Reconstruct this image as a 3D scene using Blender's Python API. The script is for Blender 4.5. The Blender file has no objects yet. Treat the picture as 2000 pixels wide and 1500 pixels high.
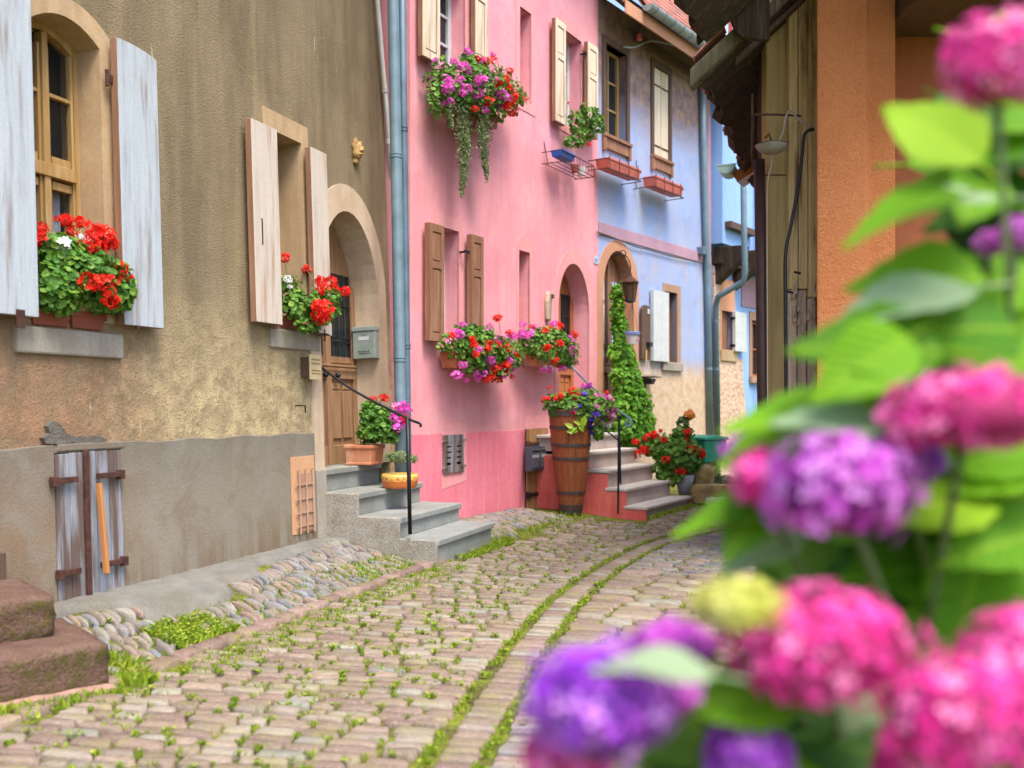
import bpy, math, random
import numpy as np
from mathutils import Vector, Matrix
from mathutils.geometry import tessellate_polygon
random.seed(7)
R = math.radians
scn = bpy.context.scene
COL = scn.collection
CAMZ = 1.3
FPX = 1900.0            # focal length in photo pixels (photo 2000 x 1500)
CX, CY = 1000.0, 790.0

# ------------------------------------------------------------------ camera, world, sun, exposure
cam_d = bpy.data.cameras.new('camera')
cam = bpy.data.objects.new('camera', cam_d); COL.objects.link(cam)
cam.location = (0, 0, CAMZ); cam.rotation_euler = (R(90), 0, 0)
cam_d.sensor_width = 36.0; cam_d.lens = 36.0 * FPX / 2000.0
cam_d.shift_y = (CY - 750.0) / 2000.0
cam_d.clip_start = 0.05; cam_d.clip_end = 1500
cam_d.dof.use_dof = True; cam_d.dof.focus_distance = 7.6; cam_d.dof.aperture_fstop = 1.7
scn.camera = cam
world = bpy.data.worlds.new('World'); scn.world = world; world.use_nodes = True
wn = world.node_tree
sky = wn.nodes.new('ShaderNodeTexSky'); sky.sky_type = 'NISHITA'; sky.sun_disc = False
SUN_EL, SUN_AZ = R(62), R(152)        # azimuth clockwise from +Y
sky.sun_elevation = SUN_EL; sky.sun_rotation = SUN_AZ
sky.air_density = 1.0; sky.dust_density = 3.5; sky.ozone_density = 0.8
wn.nodes['Background'].inputs['Strength'].default_value = 0.14
wn.links.new(sky.outputs['Color'], wn.nodes['Background'].inputs['Color'])
sun_d = bpy.data.lights.new('sun', 'SUN'); sun_d.energy = 1.6; sun_d.angle = R(24); sun_d.color = (1.0, 0.92, 0.78)
sun = bpy.data.objects.new('sun', sun_d); COL.objects.link(sun)
sdir = Vector((math.sin(SUN_AZ) * math.cos(SUN_EL), math.cos(SUN_AZ) * math.cos(SUN_EL), math.sin(SUN_EL)))
sun.rotation_euler = sdir.to_track_quat('Z', 'Y').to_euler()
scn.view_settings.view_transform = 'Standard'; scn.view_settings.look = 'None'
scn.view_settings.exposure = 1.52; scn.view_settings.gamma = 1.0
scn.view_settings.use_curve_mapping = False
scn.cycles.use_denoising = True
scn.cycles.max_bounces = 7; scn.cycles.transparent_max_bounces = 8
scn.render.engine = 'CYCLES'

# ------------------------------------------------------------------ mesh helpers
def px_point(px, py, d):
    return Vector(((px - CX) / FPX * d, d, CAMZ + (CY - py) / FPX * d))

class Frame:
    """local frame of a facade: x along the wall (away from camera), y into the wall, z up (leaning back by batter)"""
    def __init__(s, x, y, dx, dy, batter=0.0, z=0.0):
        a = math.atan2(dy, dx)
        s.M = Matrix.Translation((x, y, z)) @ Matrix.Rotation(a, 4, 'Z') @ Matrix.Rotation(-batter, 4, 'X')
        s.I = s.M.inverted()
    def uv(s, px, py, w=0.0):
        o = s.I @ Vector((0, 0, CAMZ)); d = (s.I.to_3x3() @ Vector(((px - CX) / FPX, 1, (CY - py) / FPX)))
        t = (-w - o.y) / d.y
        p = o + d * t
        return p.x, p.z
    def U(s, px, w=0.0, py=600): return s.uv(px, py, w)[0]
    def V(s, px, py, w=0.0): return s.uv(px, py, w)[1]
    def pt(s, u, y, v): return s.M @ Vector((u, y, v))
    def wpt(s, px, py, w=0.0):
        u, v = s.uv(px, py, w)
        return s.M @ Vector((u, -w, v))

def link(o, parent=None):
    COL.objects.link(o)
    if parent is not None: o.parent = parent
    return o

def tag(o, label=None, cat=None, group=None, kind=None):
    if label: o['label'] = label
    if cat: o['category'] = cat
    if group: o['group'] = group
    if kind: o['kind'] = kind
    return o

def thing(name, label, cat, M=None, group=None, kind=None):
    o = bpy.data.objects.new(name, None); COL.objects.link(o)
    o.empty_display_size = 0.1
    if M is not None: o.matrix_world = M
    return tag(o, label, cat, group, kind)

class MB:
    def __init__(s): s.v = []; s.f = []
    def add(s, vs, fs):
        b = len(s.v); s.v += [tuple(p) for p in vs]; s.f += [tuple(i + b for i in f) for f in fs]; return s
    def box(s, x0, x1, y0, y1, z0, z1):
        if x0 > x1: x0, x1 = x1, x0
        if y0 > y1: y0, y1 = y1, y0
        if z0 > z1: z0, z1 = z1, z0
        return s.add([(x0,y0,z0),(x1,y0,z0),(x1,y1,z0),(x0,y1,z0),(x0,y0,z1),(x1,y0,z1),(x1,y1,z1),(x0,y1,z1)],
                     [(0,3,2,1),(4,5,6,7),(0,1,5,4),(1,2,6,5),(2,3,7,6),(3,0,4,7)])
    def prism(s, pts, d0, d1, axis='y'):
        """extrude outline pts (a,b) along axis from d0 to d1"""
        n = len(pts)
        if axis == 'y': q = [(a, d0, b) for a, b in pts] + [(a, d1, b) for a, b in pts]
        elif axis == 'z': q = [(a, b, d0) for a, b in pts] + [(a, b, d1) for a, b in pts]
        else: q = [(d0, a, b) for a, b in pts] + [(d1, a, b) for a, b in pts]
        return s.add(q, [tuple(range(n)), tuple(range(2*n-1, n-1, -1))] + [(i, i+n, (i+1) % n + n, (i+1) % n) for i in range(n)])
    def tube(s, pts, r, seg=8, cap=True):
        pts = [Vector(p) for p in pts]; n = len(pts)
        rs = r if isinstance(r, (list, tuple)) else [r] * n
        vs = []; up = Vector((0, 0, 1))
        for i, p in enumerate(pts):
            t = (pts[min(i+1, n-1)] - pts[max(i-1, 0)]).normalized()
            if i == 0:
                a = t.cross(Vector((0, 0, 1)))
                if a.length < .1: a = t.cross(Vector((1, 0, 0)))
                a.normalize()
            else:
                a = (a - t * a.dot(t)).normalized()
            b = t.cross(a)
            for k in range(seg):
                q = 2 * math.pi * k / seg
                vs.append(p + (a * math.cos(q) + b * math.sin(q)) * rs[i])
        fs = [(i*seg+k, i*seg+(k+1) % seg, (i+1)*seg+(k+1) % seg, (i+1)*seg+k) for i in range(n-1) for k in range(seg)]
        if cap: fs += [tuple(range(seg-1, -1, -1)), tuple((n-1)*seg+k for k in range(seg))]
        return s.add(vs, fs)
    def lathe(s, prof, seg=16, c=(0, 0, 0), a0=0.0, a1=2*math.pi):
        full = abs(a1 - a0 - 2*math.pi) < 1e-4
        m = seg if full else seg + 1
        vs = [(c[0] + r*math.cos(a0+(a1-a0)*k/seg), c[1] + r*math.sin(a0+(a1-a0)*k/seg), c[2] + z) for r, z in prof for k in range(m)]
        n = len(prof)
        fs = []
        for i in range(n-1):
            for k in range(seg):
                k2 = (k+1) % m
                fs.append((i*m+k, i*m+k2, (i+1)*m+k2, (i+1)*m+k))
        return s.add(vs, fs)
    def xf(s, M):
        s.v = [tuple(M @ Vector(p)) for p in s.v]; return s
    def build(s, name, m, parent=None, smooth=False, bevel=0.0, autos=None):
        me = bpy.data.meshes.new(name); me.from_pydata(s.v, [], s.f); me.update()
        if m: me.materials.append(m)
        if smooth: me.polygons.foreach_set('use_smooth', [True]*len(me.polygons))
        o = bpy.data.objects.new(name, me); link(o, parent)
        if bevel > 0:
            b = o.modifiers.new('bevel', 'BEVEL'); b.width = bevel; b.segments = 2; b.limit_method = 'ANGLE'; b.angle_limit = R(40)
        return o

def np_mesh(name, verts, faces, m, parent=None, smooth=False, rnd=None):
    me = bpy.data.meshes.new(name)
    nv, nf = len(verts), len(faces); k = faces.shape[1]
    me.vertices.add(nv); me.vertices.foreach_set('co', np.asarray(verts, np.float32).ravel())
    me.loops.add(nf*k); me.loops.foreach_set('vertex_index', np.asarray(faces, np.int32).ravel())
    me.polygons.add(nf); me.polygons.foreach_set('loop_start', np.arange(0, nf*k, k, dtype=np.int32))
    me.polygons.foreach_set('loop_total', np.full(nf, k, np.int32))
    me.polygons.foreach_set('use_smooth', np.full(nf, smooth, bool))
    if rnd is not None:
        a = me.attributes.new('rnd', 'FLOAT', 'POINT'); a.data.foreach_set('value', np.asarray(rnd, np.float32))
    me.update(calc_edges=True); me.validate()
    if m: me.materials.append(m)
    o = bpy.data.objects.new(name, me); link(o, parent); return o

def dup(o, parent=None, loc=None, name=None):
    c = o.copy(); COL.objects.link(c); c.parent = parent
    if loc is not None: c.location = loc
    return c

def arch(u0, u1, v0, vs, vt, n=14, p=1.0):
    c = (u0+u1)/2; h = (u1-u0)/2
    pts = [(u0, v0), (u1, v0)]
    for i in range(n+1):
        a = math.pi * i / n
        pts.append((c + h*math.cos(a), vs + (vt-vs)*math.sin(a)**p))
    return pts
def rect(u0, u1, v0, v1): return [(u0, v0), (u1, v0), (u1, v1), (u0, v1)]

def tess(loops):
    """front triangles of polygon with holes; returns flat pts, tris"""
    tl = [[Vector((a, b, 0)) for a, b in L] for L in loops]
    tris = tessellate_polygon(tl)
    flat = [p for L in loops for p in L]
    out = []
    for t in tris:
        a, b, c = (flat[i] for i in t)
        ar = (b[0]-a[0])*(c[1]-a[1]) - (b[1]-a[1])*(c[0]-a[0])
        if abs(ar) < 1e-9: continue
        out.append(tuple(t) if ar > 0 else (t[0], t[2], t[1]))
    return flat, out

def wall_mb(outer, holes, thick=0.5, y0=0.0):
    """wall slab with front face at y0 with holes, reveals reach through, closed back at y0+thick (reveals stop 5 mm short)"""
    mb = MB(); flat, tris = tess([outer] + holes)
    mb.add([(a, y0, b) for a, b in flat], tris)
    n = len(outer)
    mb.add([(a, y0, b) for a, b in outer] + [(a, y0+thick, b) for a, b in outer],
           [(i, i+n, (i+1) % n + n, (i+1) % n) for i in range(n)] + [tuple(range(2*n-1, n-1, -1))])
    for h in holes:
        k = len(h)
        mb.add([(a, y0, b) for a, b in h] + [(a, y0+thick-.005, b) for a, b in h], [(i, (i+1) % k, (i+1) % k + k, i+k) for i in range(k)])
    return mb

def surround_mb(outer, inner, proud=0.006, depth=0.25):
    """stone ring round an opening: face proud of the wall, edge and reveal"""
    mb = MB(); flat, tris = tess([outer, inner])
    mb.add([(a, -proud, b) for a, b in flat], tris)
    n = len(outer)
    mb.add([(a, -proud, b) for a, b in outer] + [(a, 0.02, b) for a, b in outer], [(i, i+n, (i+1) % n + n, (i+1) % n) for i in range(n)])
    k = len(inner)
    mb.add([(a, -proud, b) for a, b in inner] + [(a, depth, b) for a, b in inner], [(i, (i+1) % k, (i+1) % k + k, i+k) for i in range(k)])
    return mb

# ------------------------------------------------------------------ materials
class G:
    def __init__(s, name, rough=0.8, spec=0.3):
        s.m = bpy.data.materials.new(name); s.m.use_nodes = True; s.t = s.m.node_tree
        s.b = s.t.nodes['Principled BSDF']; s.out = s.t.nodes['Material Output']
        s.b.inputs['Roughness'].default_value = rough; s.b.inputs['Specular IOR Level'].default_value = spec
        s._oc = None
    def put(s, inp, v):
        if hasattr(v, 'links'): s.t.links.new(v, inp)
        elif isinstance(v, (tuple, list)):
            v = tuple(v)
            inp.default_value = v + (1,) if len(v) == 3 and len(inp.default_value) == 4 else v
        else: inp.default_value = v
    def n(s, typ, props=None, **kw):
        nd = s.t.nodes.new('ShaderNode' + typ)
        for k, v in (props or {}).items(): setattr(nd, k, v)
        for k, v in kw.items():
            key = k.replace('_', ' ')
            s.put(nd.inputs[key] if key in nd.inputs else nd.inputs[int(k[1:])], v)
        return nd
    def co(s, sc=(1, 1, 1), kind='Object'):
        tc = s.n('TexCoord').outputs[kind]
        return s.n('Mapping', Vector=tc, Scale=sc).outputs[0]
    def pos(s, sc=(1, 1, 1)):
        return s.n('Mapping', Vector=s.n('NewGeometry').outputs['Position'], Scale=sc).outputs[0]
    def noise(s, vec, scale=5, detail=5, rough=0.6, dist=0.0):
        return s.n('TexNoise', Vector=vec, Scale=float(scale), Detail=float(detail), Roughness=rough, Distortion=float(dist)).outputs['Fac']
    def vor(s, vec, scale=5, out='Distance', feature='F1'):
        return s.n('TexVoronoi', {'feature': feature}, Vector=vec, Scale=float(scale)).outputs[out]
    def ramp(s, fac, stops, interp='LINEAR'):
        r = s.n('ValToRGB', Fac=fac); cr = r.color_ramp; cr.interpolation = interp
        while len(cr.elements) < len(stops): cr.elements.new(0.5)
        for e, (p, c) in zip(cr.elements, stops):
            e.position = p; e.color = (c, c, c, 1) if isinstance(c, (int, float)) else tuple(c) + (1,)
        return r.outputs['Color']
    def mix(s, fac, a, b, mode='MIX'):
        nd = s.n('Mix', {'data_type': 'RGBA', 'blend_type': mode})
        s.put(nd.inputs[0], fac); s.put(nd.inputs[6], a); s.put(nd.inputs[7], b)
        return nd.outputs[2]
    def ma(s, op, a, b=0.0, clamp=False):
        nd = s.n('Math', {'operation': op, 'use_clamp': clamp}); s.put(nd.inputs[0], a); s.put(nd.inputs[1], b)
        return nd.outputs[0]
    def sep(s, vec): return s.n('SeparateXYZ', Vector=vec).outputs
    def bump(s, h, strength=0.5, dist=0.01):
        nb = s.n('Bump', Height=h, Strength=strength, Distance=dist)
        s.t.links.new(nb.outputs[0], s.b.inputs['Normal']); return nb
    def col(s, c): s.put(s.b.inputs['Base Color'], c); return s
    def done(s): return s.m

def plaster(name, c1, c2, c3=None, scale=1.2, grain=70, bump=0.5, rough=0.9, vstreak=0.25, dist=0.006):
    g = G(name, rough, 0.15); v = g.co()
    n1 = g.noise(v, scale, 6, .62); n2 = g.noise(v, scale*5, 5, .65); n3 = g.noise(g.co((6, 6, .7)), 2.2, 4, .6)
    c = g.mix(g.ramp(n1, [(.35, 0), (.65, 1)]), c1, c2)
    c = g.mix(g.ma('MULTIPLY', g.ramp(n3, [(.45, 0), (.7, 1)]), vstreak), c, c3 or tuple(x*.6 for x in c1))
    c = g.mix(g.ramp(n2, [(.3, .22), (.7, 0)]), c, tuple(x*.72 for x in c1))
    gr = g.noise(v, grain, 4, .7)
    c = g.mix(g.ma('MULTIPLY', g.ramp(gr, [(.35, 1), (.55, 0)]), .3), c, tuple(x*.6 for x in c1))
    g.col(c); g.bump(g.ma('ADD', gr, g.ma('MULTIPLY', n2, .8)), bump, dist)
    return g.done()

def wood(name, c1, c2, wear=None, wearc=(.5, .48, .45), rough=0.7, grain=(28, 28, 1.3), bump=.4, wamt=(.5, .62)):
    g = G(name, rough, 0.25); v = g.co(grain); v1 = g.co()
    n1 = g.noise(v, 1.5, 6, .65, .4); n2 = g.noise(g.co((9, 9, .8)), 1.5, 4, .6)
    c = g.mix(g.ramp(n1, [(.35, 0), (.68, 1)]), c1, c2)
    if wear:
        w = g.ramp(g.ma('ADD', g.ma('MULTIPLY', n2, .7), g.ma('MULTIPLY', n1, .3)), [(wamt[0], 0), (wamt[1], 1)])
        c = g.mix(g.ma('MULTIPLY', w, wear), c, wearc)
    c = g.mix(g.ramp(g.noise(v1, 90, 3), [(.3, .2), (.6, 0)]), c, tuple(x*.5 for x in c1))
    g.col(c); g.bump(n1, bump, .004)
    return g.done()

def stone(name, c1, c2, c3, scale=6, speck=0.0, speckc=(.05, .05, .05), bump=.6, rough=.85, moss=0.0, dist=.01):
    g = G(name, rough, 0.25); v = g.pos()
    n1 = g.noise(v, scale, 7, .65); n2 = g.noise(v, scale*.35, 4, .6); n3 = g.noise(v, scale*14, 3, .7)
    c = g.mix(g.ramp(n1, [(.35, 0), (.65, 1)]), c1, c2)
    c = g.mix(g.ramp(n2, [(.45, 0), (.65, .8)]), c, c3)
    if speck: c = g.mix(g.ma('MULTIPLY', g.ramp(n3, [(.42, 1), (.5, 0)]), speck), c, speckc)
    if moss:
        mn = g.noise(v, 9, 6, .7)
        c = g.mix(g.ma('MULTIPLY', g.ramp(mn, [(.45, 0), (.55, 1)]), moss), c, (.085, .075, .022))
    g.col(c); g.bump(g.ma('ADD', n1, g.ma('MULTIPLY', n3, .4)), bump, dist)
    return g.done()

def flat(name, c, rough=.6, metal=0.0, spec=.4, var=.15, scale=8, bump=.1):
    g = G(name, rough, spec); g.b.inputs['Metallic'].default_value = metal
    v = g.co(); n = g.noise(v, scale, 5, .6)
    g.col(g.mix(g.ramp(n, [(.35, 0), (.7, 1)]), c, tuple(min(1, x*(1-var*2)) for x in c)))
    if bump: g.bump(g.noise(v, scale*8, 3), bump, .002)
    return g.done()

def foliage(name, dark, light, trans=.35, yellow=None, rough=.5):
    g = G(name, rough, .35)
    at = g.n('Attribute', {'attribute_name': 'rnd'}).outputs['Fac']
    oi = g.n('ObjectInfo').outputs['Random']
    r = g.ma('FRACT', g.ma('ADD', at, oi))
    c = g.ramp(r, [(0, dark), (.55, light), (1, yellow or light)])
    n = g.noise(g.pos(), 60, 3)
    c = g.mix(g.ramp(n, [(.4, .25), (.6, 0)]), c, dark)
    g.col(c)
    tr = g.n('BsdfTranslucent', Color=g.mix(.35, c, yellow or light)).outputs[0]
    ms = g.n('MixShader', Fac=trans); g.t.links.new(g.b.outputs[0], ms.inputs[1]); g.t.links.new(tr, ms.inputs[2])
    g.t.links.new(ms.outputs[0], g.out.inputs['Surface'])
    return g.done()
petal = foliage

def glass(name, tint=(.02, .025, .03), f=.75):
    g = G(name, .06, .6); g.col(tint)
    tr = g.n('BsdfTransparent').outputs[0]
    ms = g.n('MixShader', Fac=f); g.t.links.new(tr, ms.inputs[1]); g.t.links.new(g.b.outputs[0], ms.inputs[2])
    g.t.links.new(ms.outputs[0], g.out.inputs['Surface'])
    nb = g.bump(g.noise(g.co(), 4, 2), .15, .01)
    return g.done()

M = {}
def pinkwall(name, c1, c2, c3, scale=1.1, grain=65, bump=.45, vstreak=.3, dist=.005):
    g = G(name, .92, .12); v = g.co()
    n1 = g.noise(v, 1.1, 7, .65); n2 = g.noise(v, 7, 6, .7); st = g.noise(g.co((5, 5, .45)), 1.7, 5, .65); gr = g.noise(v, 65, 4, .7)
    c = g.mix(g.ramp(n1, [(.35, 0), (.65, 1)]), c1, c2)
    c = g.mix(g.ramp(st, [(.46, 0), (.70, .55)]), c, (.62, .25, .26))
    c = g.mix(g.ramp(g.noise(v, 2.3, 6, .7), [(.50, 0), (.70, .5)]), c, (.80, .46, .51))
    c = g.mix(g.ramp(g.noise(g.co((11, 11, .8)), 1.4, 4), [(.60, 0), (.72, .35)]), c, (.50, .22, .20))
    z = g.sep(v)[2]
    lo = g.n('MapRange', Value=g.ma('ADD', z, g.ma('MULTIPLY', n2, .5)), From_Min=1.2, From_Max=1.55, To_Min=.45, To_Max=0.0).outputs[0]
    c = g.mix(lo, c, (.60, .30, .31))
    c = g.mix(g.ramp(n2, [(.3, .2), (.6, 0)]), c, (.55, .24, .27))
    c = g.mix(g.ramp(gr, [(.38, .22), (.52, 0)]), c, (.48, .2, .22))
    g.col(c); g.bump(g.ma('ADD', gr, g.ma('MULTIPLY', n2, 1.4)), .55, .007); return g.done()
# tan house wall: olive brown render, streaked, with pale bare patches low down
def tan_wall():
    g = G('tan_render', .95, .1); v = g.co(); x, y, z = g.sep(v)[0:3]
    n1 = g.noise(v, .9, 7, .65); n2 = g.noise(v, 5, 6, .7); gr = g.noise(v, 75, 3, .65)
    vs = g.noise(g.co((2.2, 2.2, .4)), 1.5, 6, .66)
    c = g.mix(g.ramp(n1, [(.35, 0), (.65, 1)]), (.215, .170, .105), (.285, .230, .150))
    c = g.mix(g.ramp(vs, [(.45, 0), (.62, .55)]), c, (.12, .095, .06))
    c = g.mix(g.ramp(g.noise(g.co((3, 3, .22)), 1.1, 5, .6), [(.55, 0), (.66, .45)]), c, (.36, .285, .16))
    # low band below about 2 m: paler, blotchy
    zz = g.ma('ADD', z, g.ma('MULTIPLY', g.ma('SUBTRACT', n1, .5), 1.8))
    low = g.ramp(zz, [(.0, 1), (1, 1)])
    mr = g.n('MapRange', Value=zz, From_Min=1.35, From_Max=2.2, To_Min=1.0, To_Max=0.0).outputs[0]
    blot = g.ramp(g.noise(v, 7, 8, .75), [(.40, 0), (.56, 1)])
    pal = g.mix(g.ramp(x, [(.0, 0), (1, 1)]), (.42, .33, .19), (.50, .42, .26))
    lx = g.n('MapRange', Value=g.ma('ADD', x, g.ma('MULTIPLY', n2, 1.2)), From_Min=-2.2, From_Max=-1.2, To_Min=0.0, To_Max=1.0).outputs[0]
    pal = g.mix(lx, (.36, .21, .13), (.52, .42, .25))
    c = g.mix(g.ma('MULTIPLY', mr, g.ma('ADD', g.ma('MULTIPLY', blot, .65), .3)), c, pal)
    dk = g.ramp(g.noise(v, 3.2, 6, .7), [(.60, 0), (.68, .6)])
    c = g.mix(g.ma('MULTIPLY', dk, mr), c, (.17, .13, .08))
    # sparse white drips
    dr = g.ramp(g.noise(g.co((14, 14, 2.2)), 1.3, 4, .55), [(.70, 0), (.735, .55)])
    c = g.mix(dr, c, (.55, .52, .45))
    ck = g.vor(g.n('Mapping', Vector=g.mix(.12, v, g.n('TexNoise', Vector=v, Scale=2.5).outputs['Color'])).outputs[0], 1.1, 'Distance', 'DISTANCE_TO_EDGE')
    ckm = g.ma('MULTIPLY', g.ramp(ck, [(.003, .18), (.006, 0)]), g.ramp(n2, [(.5, 0), (.6, 1)]))
    c = g.mix(ckm, c, (.48, .40, .25))
    c = g.mix(g.ramp(gr, [(.38, .4), (.52, 0)]), c, (.12, .085, .045))
    g.col(c)
    h = g.ma('ADD', g.ma('MULTIPLY', gr, 1.2), g.ma('ADD', g.ma('MULTIPLY', n2, 1.1), g.ma('MULTIPLY', g.ma('MULTIPLY', blot, mr), .9)))
    g.bump(h, .8, .010); return g.done()
M['tan'] = tan_wall()
def tan_plinth():
    g = G('plinth_render', .95, .1); v = g.co(); x, y, z = g.sep(v)[0:3]
    n1 = g.noise(v, 1.3, 7, .65); gr = g.noise(v, 75, 4, .7); vs = g.noise(g.co((8, 8, .6)), 1.5, 5, .6)
    lx = g.n('MapRange', Value=g.ma('ADD', x, n1), From_Min=-2.4, From_Max=-1.4, To_Min=0.0, To_Max=1.0).outputs[0]
    c = g.mix(lx, (.22, .155, .105), (.225, .20, .155))
    c = g.mix(g.ramp(n1, [(.4, 0), (.65, .7)]), c, (.27, .245, .195))
    zz = g.ma('ADD', z, g.ma('MULTIPLY', n1, .5))
    top = g.n('MapRange', Value=zz, From_Min=.9, From_Max=1.35, To_Min=0.0, To_Max=.75).outputs[0]
    c = g.mix(top, c, (.155, .145, .125))
    c = g.mix(g.ramp(g.noise(v, 4, 7, .72, .5), [(.44, 0), (.68, .5)]), c, (.26, .25, .225))
    c = g.mix(g.ramp(g.noise(v, 3, 7, .72, .5), [(.50, 0), (.70, .55)]), c, (.16, .11, .075))
    low = g.n('MapRange', Value=zz, From_Min=.45, From_Max=.75, To_Min=.8, To_Max=0.0).outputs[0]
    c = g.mix(g.ma('MULTIPLY', low, g.ramp(vs, [(.4, 0), (.6, 1)])), c, (.17, .12, .08))
    c = g.mix(g.ramp(gr, [(.38, .35), (.52, 0)]), c, (.13, .10, .07))
    g.col(c); g.bump(g.ma('ADD', gr, n1), .6, .008); return g.done()
M['tan_plinth'] = tan_plinth()
M['sand'] = plaster('sandstone_surround', (.42, .29, .17), (.50, .37, .23), (.26, .18, .12), 3, 60, .35, vstreak=.5, dist=.004)
M['sand_pale'] = plaster('pale_arch_stone', (.50, .38, .27), (.60, .48, .36), (.38, .30, .22), 3, 60, .35, vstreak=.5, dist=.004)
M['sand_grey'] = plaster('grey_sill_stone', (.30, .27, .22), (.36, .34, .31), (.22, .19, .16), 3, 50, .4, vstreak=.5, dist=.004)
M['white_shutter'] = wood('pale_blue_white_paint', (.36, .41, .47), (.44, .49, .54), .85, (.20, .15, .13), .6, wamt=(.50, .66), bump=.25)
M['cream_shutter'] = wood('cream_paint_worn', (.50, .44, .39), (.58, .52, .46), .85, (.33, .19, .12), .6, wamt=(.50, .66), bump=.25)
M['wood_edge'] = wood('bare_brown_edge', (.20, .10, .06), (.33, .19, .12), bump=.5)
M['ochre_frame'] = wood('ochre_window_paint', (.30, .175, .06), (.40, .26, .11), .6, (.50, .40, .22), .5)
M['brown_shutter'] = wood('brown_shutter_wood', (.21, .095, .055), (.30, .15, .09), .5, (.38, .26, .18), .6)
M['ivory_shutter'] = wood('sun_bleached_shutter', (.62, .53, .40), (.72, .64, .50), .6, (.38, .24, .14), .6)
M['door_tan'] = wood('brown_door_wood', (.23, .125, .065), (.34, .20, .11), .4, (.42, .29, .18), .55, bump=.3)
M['door_orange'] = wood('orange_door_wood', (.34, .12, .04), (.45, .18, .07), rough=.45)
M['grey_wood'] = wood('weathered_grey_planks', (.20, .22, .26), (.34, .36, .41), .9, (.10, .055, .035), .85, wamt=(.42, .54), bump=.7)
M['cellar_wood'] = wood('brown_cellar_planks', (.28, .14, .055), (.42, .23, .10), .7, (.11, .055, .03), .8, wamt=(.5, .62), bump=.6)
M['orange_wood'] = wood('new_orange_batten', (.40, .17, .06), (.48, .22, .08))
M['timber'] = wood('dark_old_timber', (.085, .05, .038), (.14, .09, .065), bump=.6)
M['black_timber'] = wood('blackish_timber', (.030, .020, .015), (.06, .042, .03), .5, (.12, .09, .06), .95, bump=.9)  # near-black brown timber
M['rust'] = flat('rusty_iron', (.10, .045, .035), .8, .2, .3, .3, 20)
M['iron'] = flat('black_wrought_iron', (.02, .022, .03), .45, .5, .5, .2, 20)
M['zinc'] = flat('blue_grey_pipe_paint', (.17, .26, .32), .5, .15, .4, .16, 5)
M['zinc_dark'] = flat('dark_blue_grey_pipe', (.12, .19, .26), .5, .15, .4, .16, 5)
M['zinc_light'] = flat('pale_zinc_pipe', (.36, .42, .44), .5, .3, .4, .2, 5)
M['white_pipe'] = flat('cream_pipe', (.62, .64, .62), .5, 0, .4, .1, 5)
M['terracotta'] = stone('terracotta', (.42, .13, .055), (.50, .19, .09), (.55, .33, .22), 12, bump=.2, rough=.75)
M['coral'] = flat('coral_plastic', (.60, .15, .11), .55, 0, .4, .12)
M['brick_red'] = flat('brown_red_trough', (.28, .075, .05), .6, 0, .4, .15)
M['glass'] = glass('window_glass')
M['glass_clear'] = glass('window_glass_clear', f=.22)
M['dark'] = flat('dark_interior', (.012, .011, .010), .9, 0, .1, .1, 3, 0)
M['curtain'] = flat('blueish_net_curtain', (.60, .66, .80), .9, 0, .1, .15, 12)
M['white'] = flat('white_paint', (.54, .57, .60), .5, 0, .4, .08)
M['pink'] = pinkwall('pink_render', (.72, .29, .35), (.78, .37, .43), (.68, .26, .29), 1.1, 65, .45, vstreak=.3, dist=.005)
M['pink_surr'] = plaster('pink_surround', (.74, .32, .34), (.79, .38, .40), (.66, .27, .27), 2, 60, .25, vstreak=.3, dist=.004)
M['pink_deep'] = plaster('deep_pink_plinth', (.72, .18, .25), (.78, .24, .32), (.80, .34, .38), 1.6, 65, .4, vstreak=.5, dist=.005)
M['red_plinth'] = plaster('red_step_wall', (.62, .10, .09), (.70, .16, .13), (.78, .28, .22), 3, 65, .4, vstreak=.4, dist=.005)
def blue_wall():
    g = G('blue_limewash', .95, .1); v = g.co(); x, y, z = g.sep(v)[0:3]
    n1 = g.noise(v, 1.1, 7, .65); n2 = g.noise(v, 6, 6, .7); gr = g.noise(v, 80, 4, .7); vs = g.noise(g.co((7, 7, .4)), 1.6, 5, .6)
    c = g.mix(g.ramp(n1, [(.35, 0), (.65, 1)]), (.24, .36, .66), (.34, .46, .74))
    c = g.mix(g.ramp(vs, [(.45, 0), (.66, .6)]), c, (.40, .33, .46))
    c = g.mix(g.ramp(g.noise(v, 2.1, 6, .7), [(.44, 0), (.66, .5)]), c, (.36, .38, .44))
    c = g.mix(g.ramp(g.noise(v, 1.6, 6, .7, .5), [(.50, 0), (.70, .5)]), c, (.46, .40, .38))
    c = g.mix(g.ramp(g.noise(v, 2.9, 6, .7, 1.0), [(.50, 0), (.72, .4)]), c, (.18, .26, .54))
    zz = g.ma('ADD', z, g.ma('ADD', g.ma('MULTIPLY', vs, .9), g.ma('MULTIPLY', n2, .5)))
    bare = g.n('MapRange', Value=zz, From_Min=2.45, From_Max=2.75, To_Min=1.0, To_Max=0.0).outputs[0]
    bc = g.mix(g.ramp(n2, [(.4, 0), (.6, 1)]), (.50, .36, .24), (.60, .47, .34))
    bc = g.mix(g.ramp(g.vor(v, 26), [(.16, .75), (.26, 0)]), bc, (.22, .12, .08))
    c = g.mix(bare, c, bc)
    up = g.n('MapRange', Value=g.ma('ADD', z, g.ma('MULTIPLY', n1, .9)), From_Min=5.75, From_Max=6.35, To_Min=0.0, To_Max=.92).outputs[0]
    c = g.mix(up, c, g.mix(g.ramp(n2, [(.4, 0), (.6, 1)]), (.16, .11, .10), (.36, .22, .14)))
    c = g.mix(g.ramp(gr, [(.38, .25), (.52, 0)]), c, (.25, .22, .30))
    g.col(c); g.bump(g.ma('ADD', gr, g.ma('MULTIPLY', n2, 1.0)), .5, .006); return g.done()
M['blue'] = blue_wall()
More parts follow.
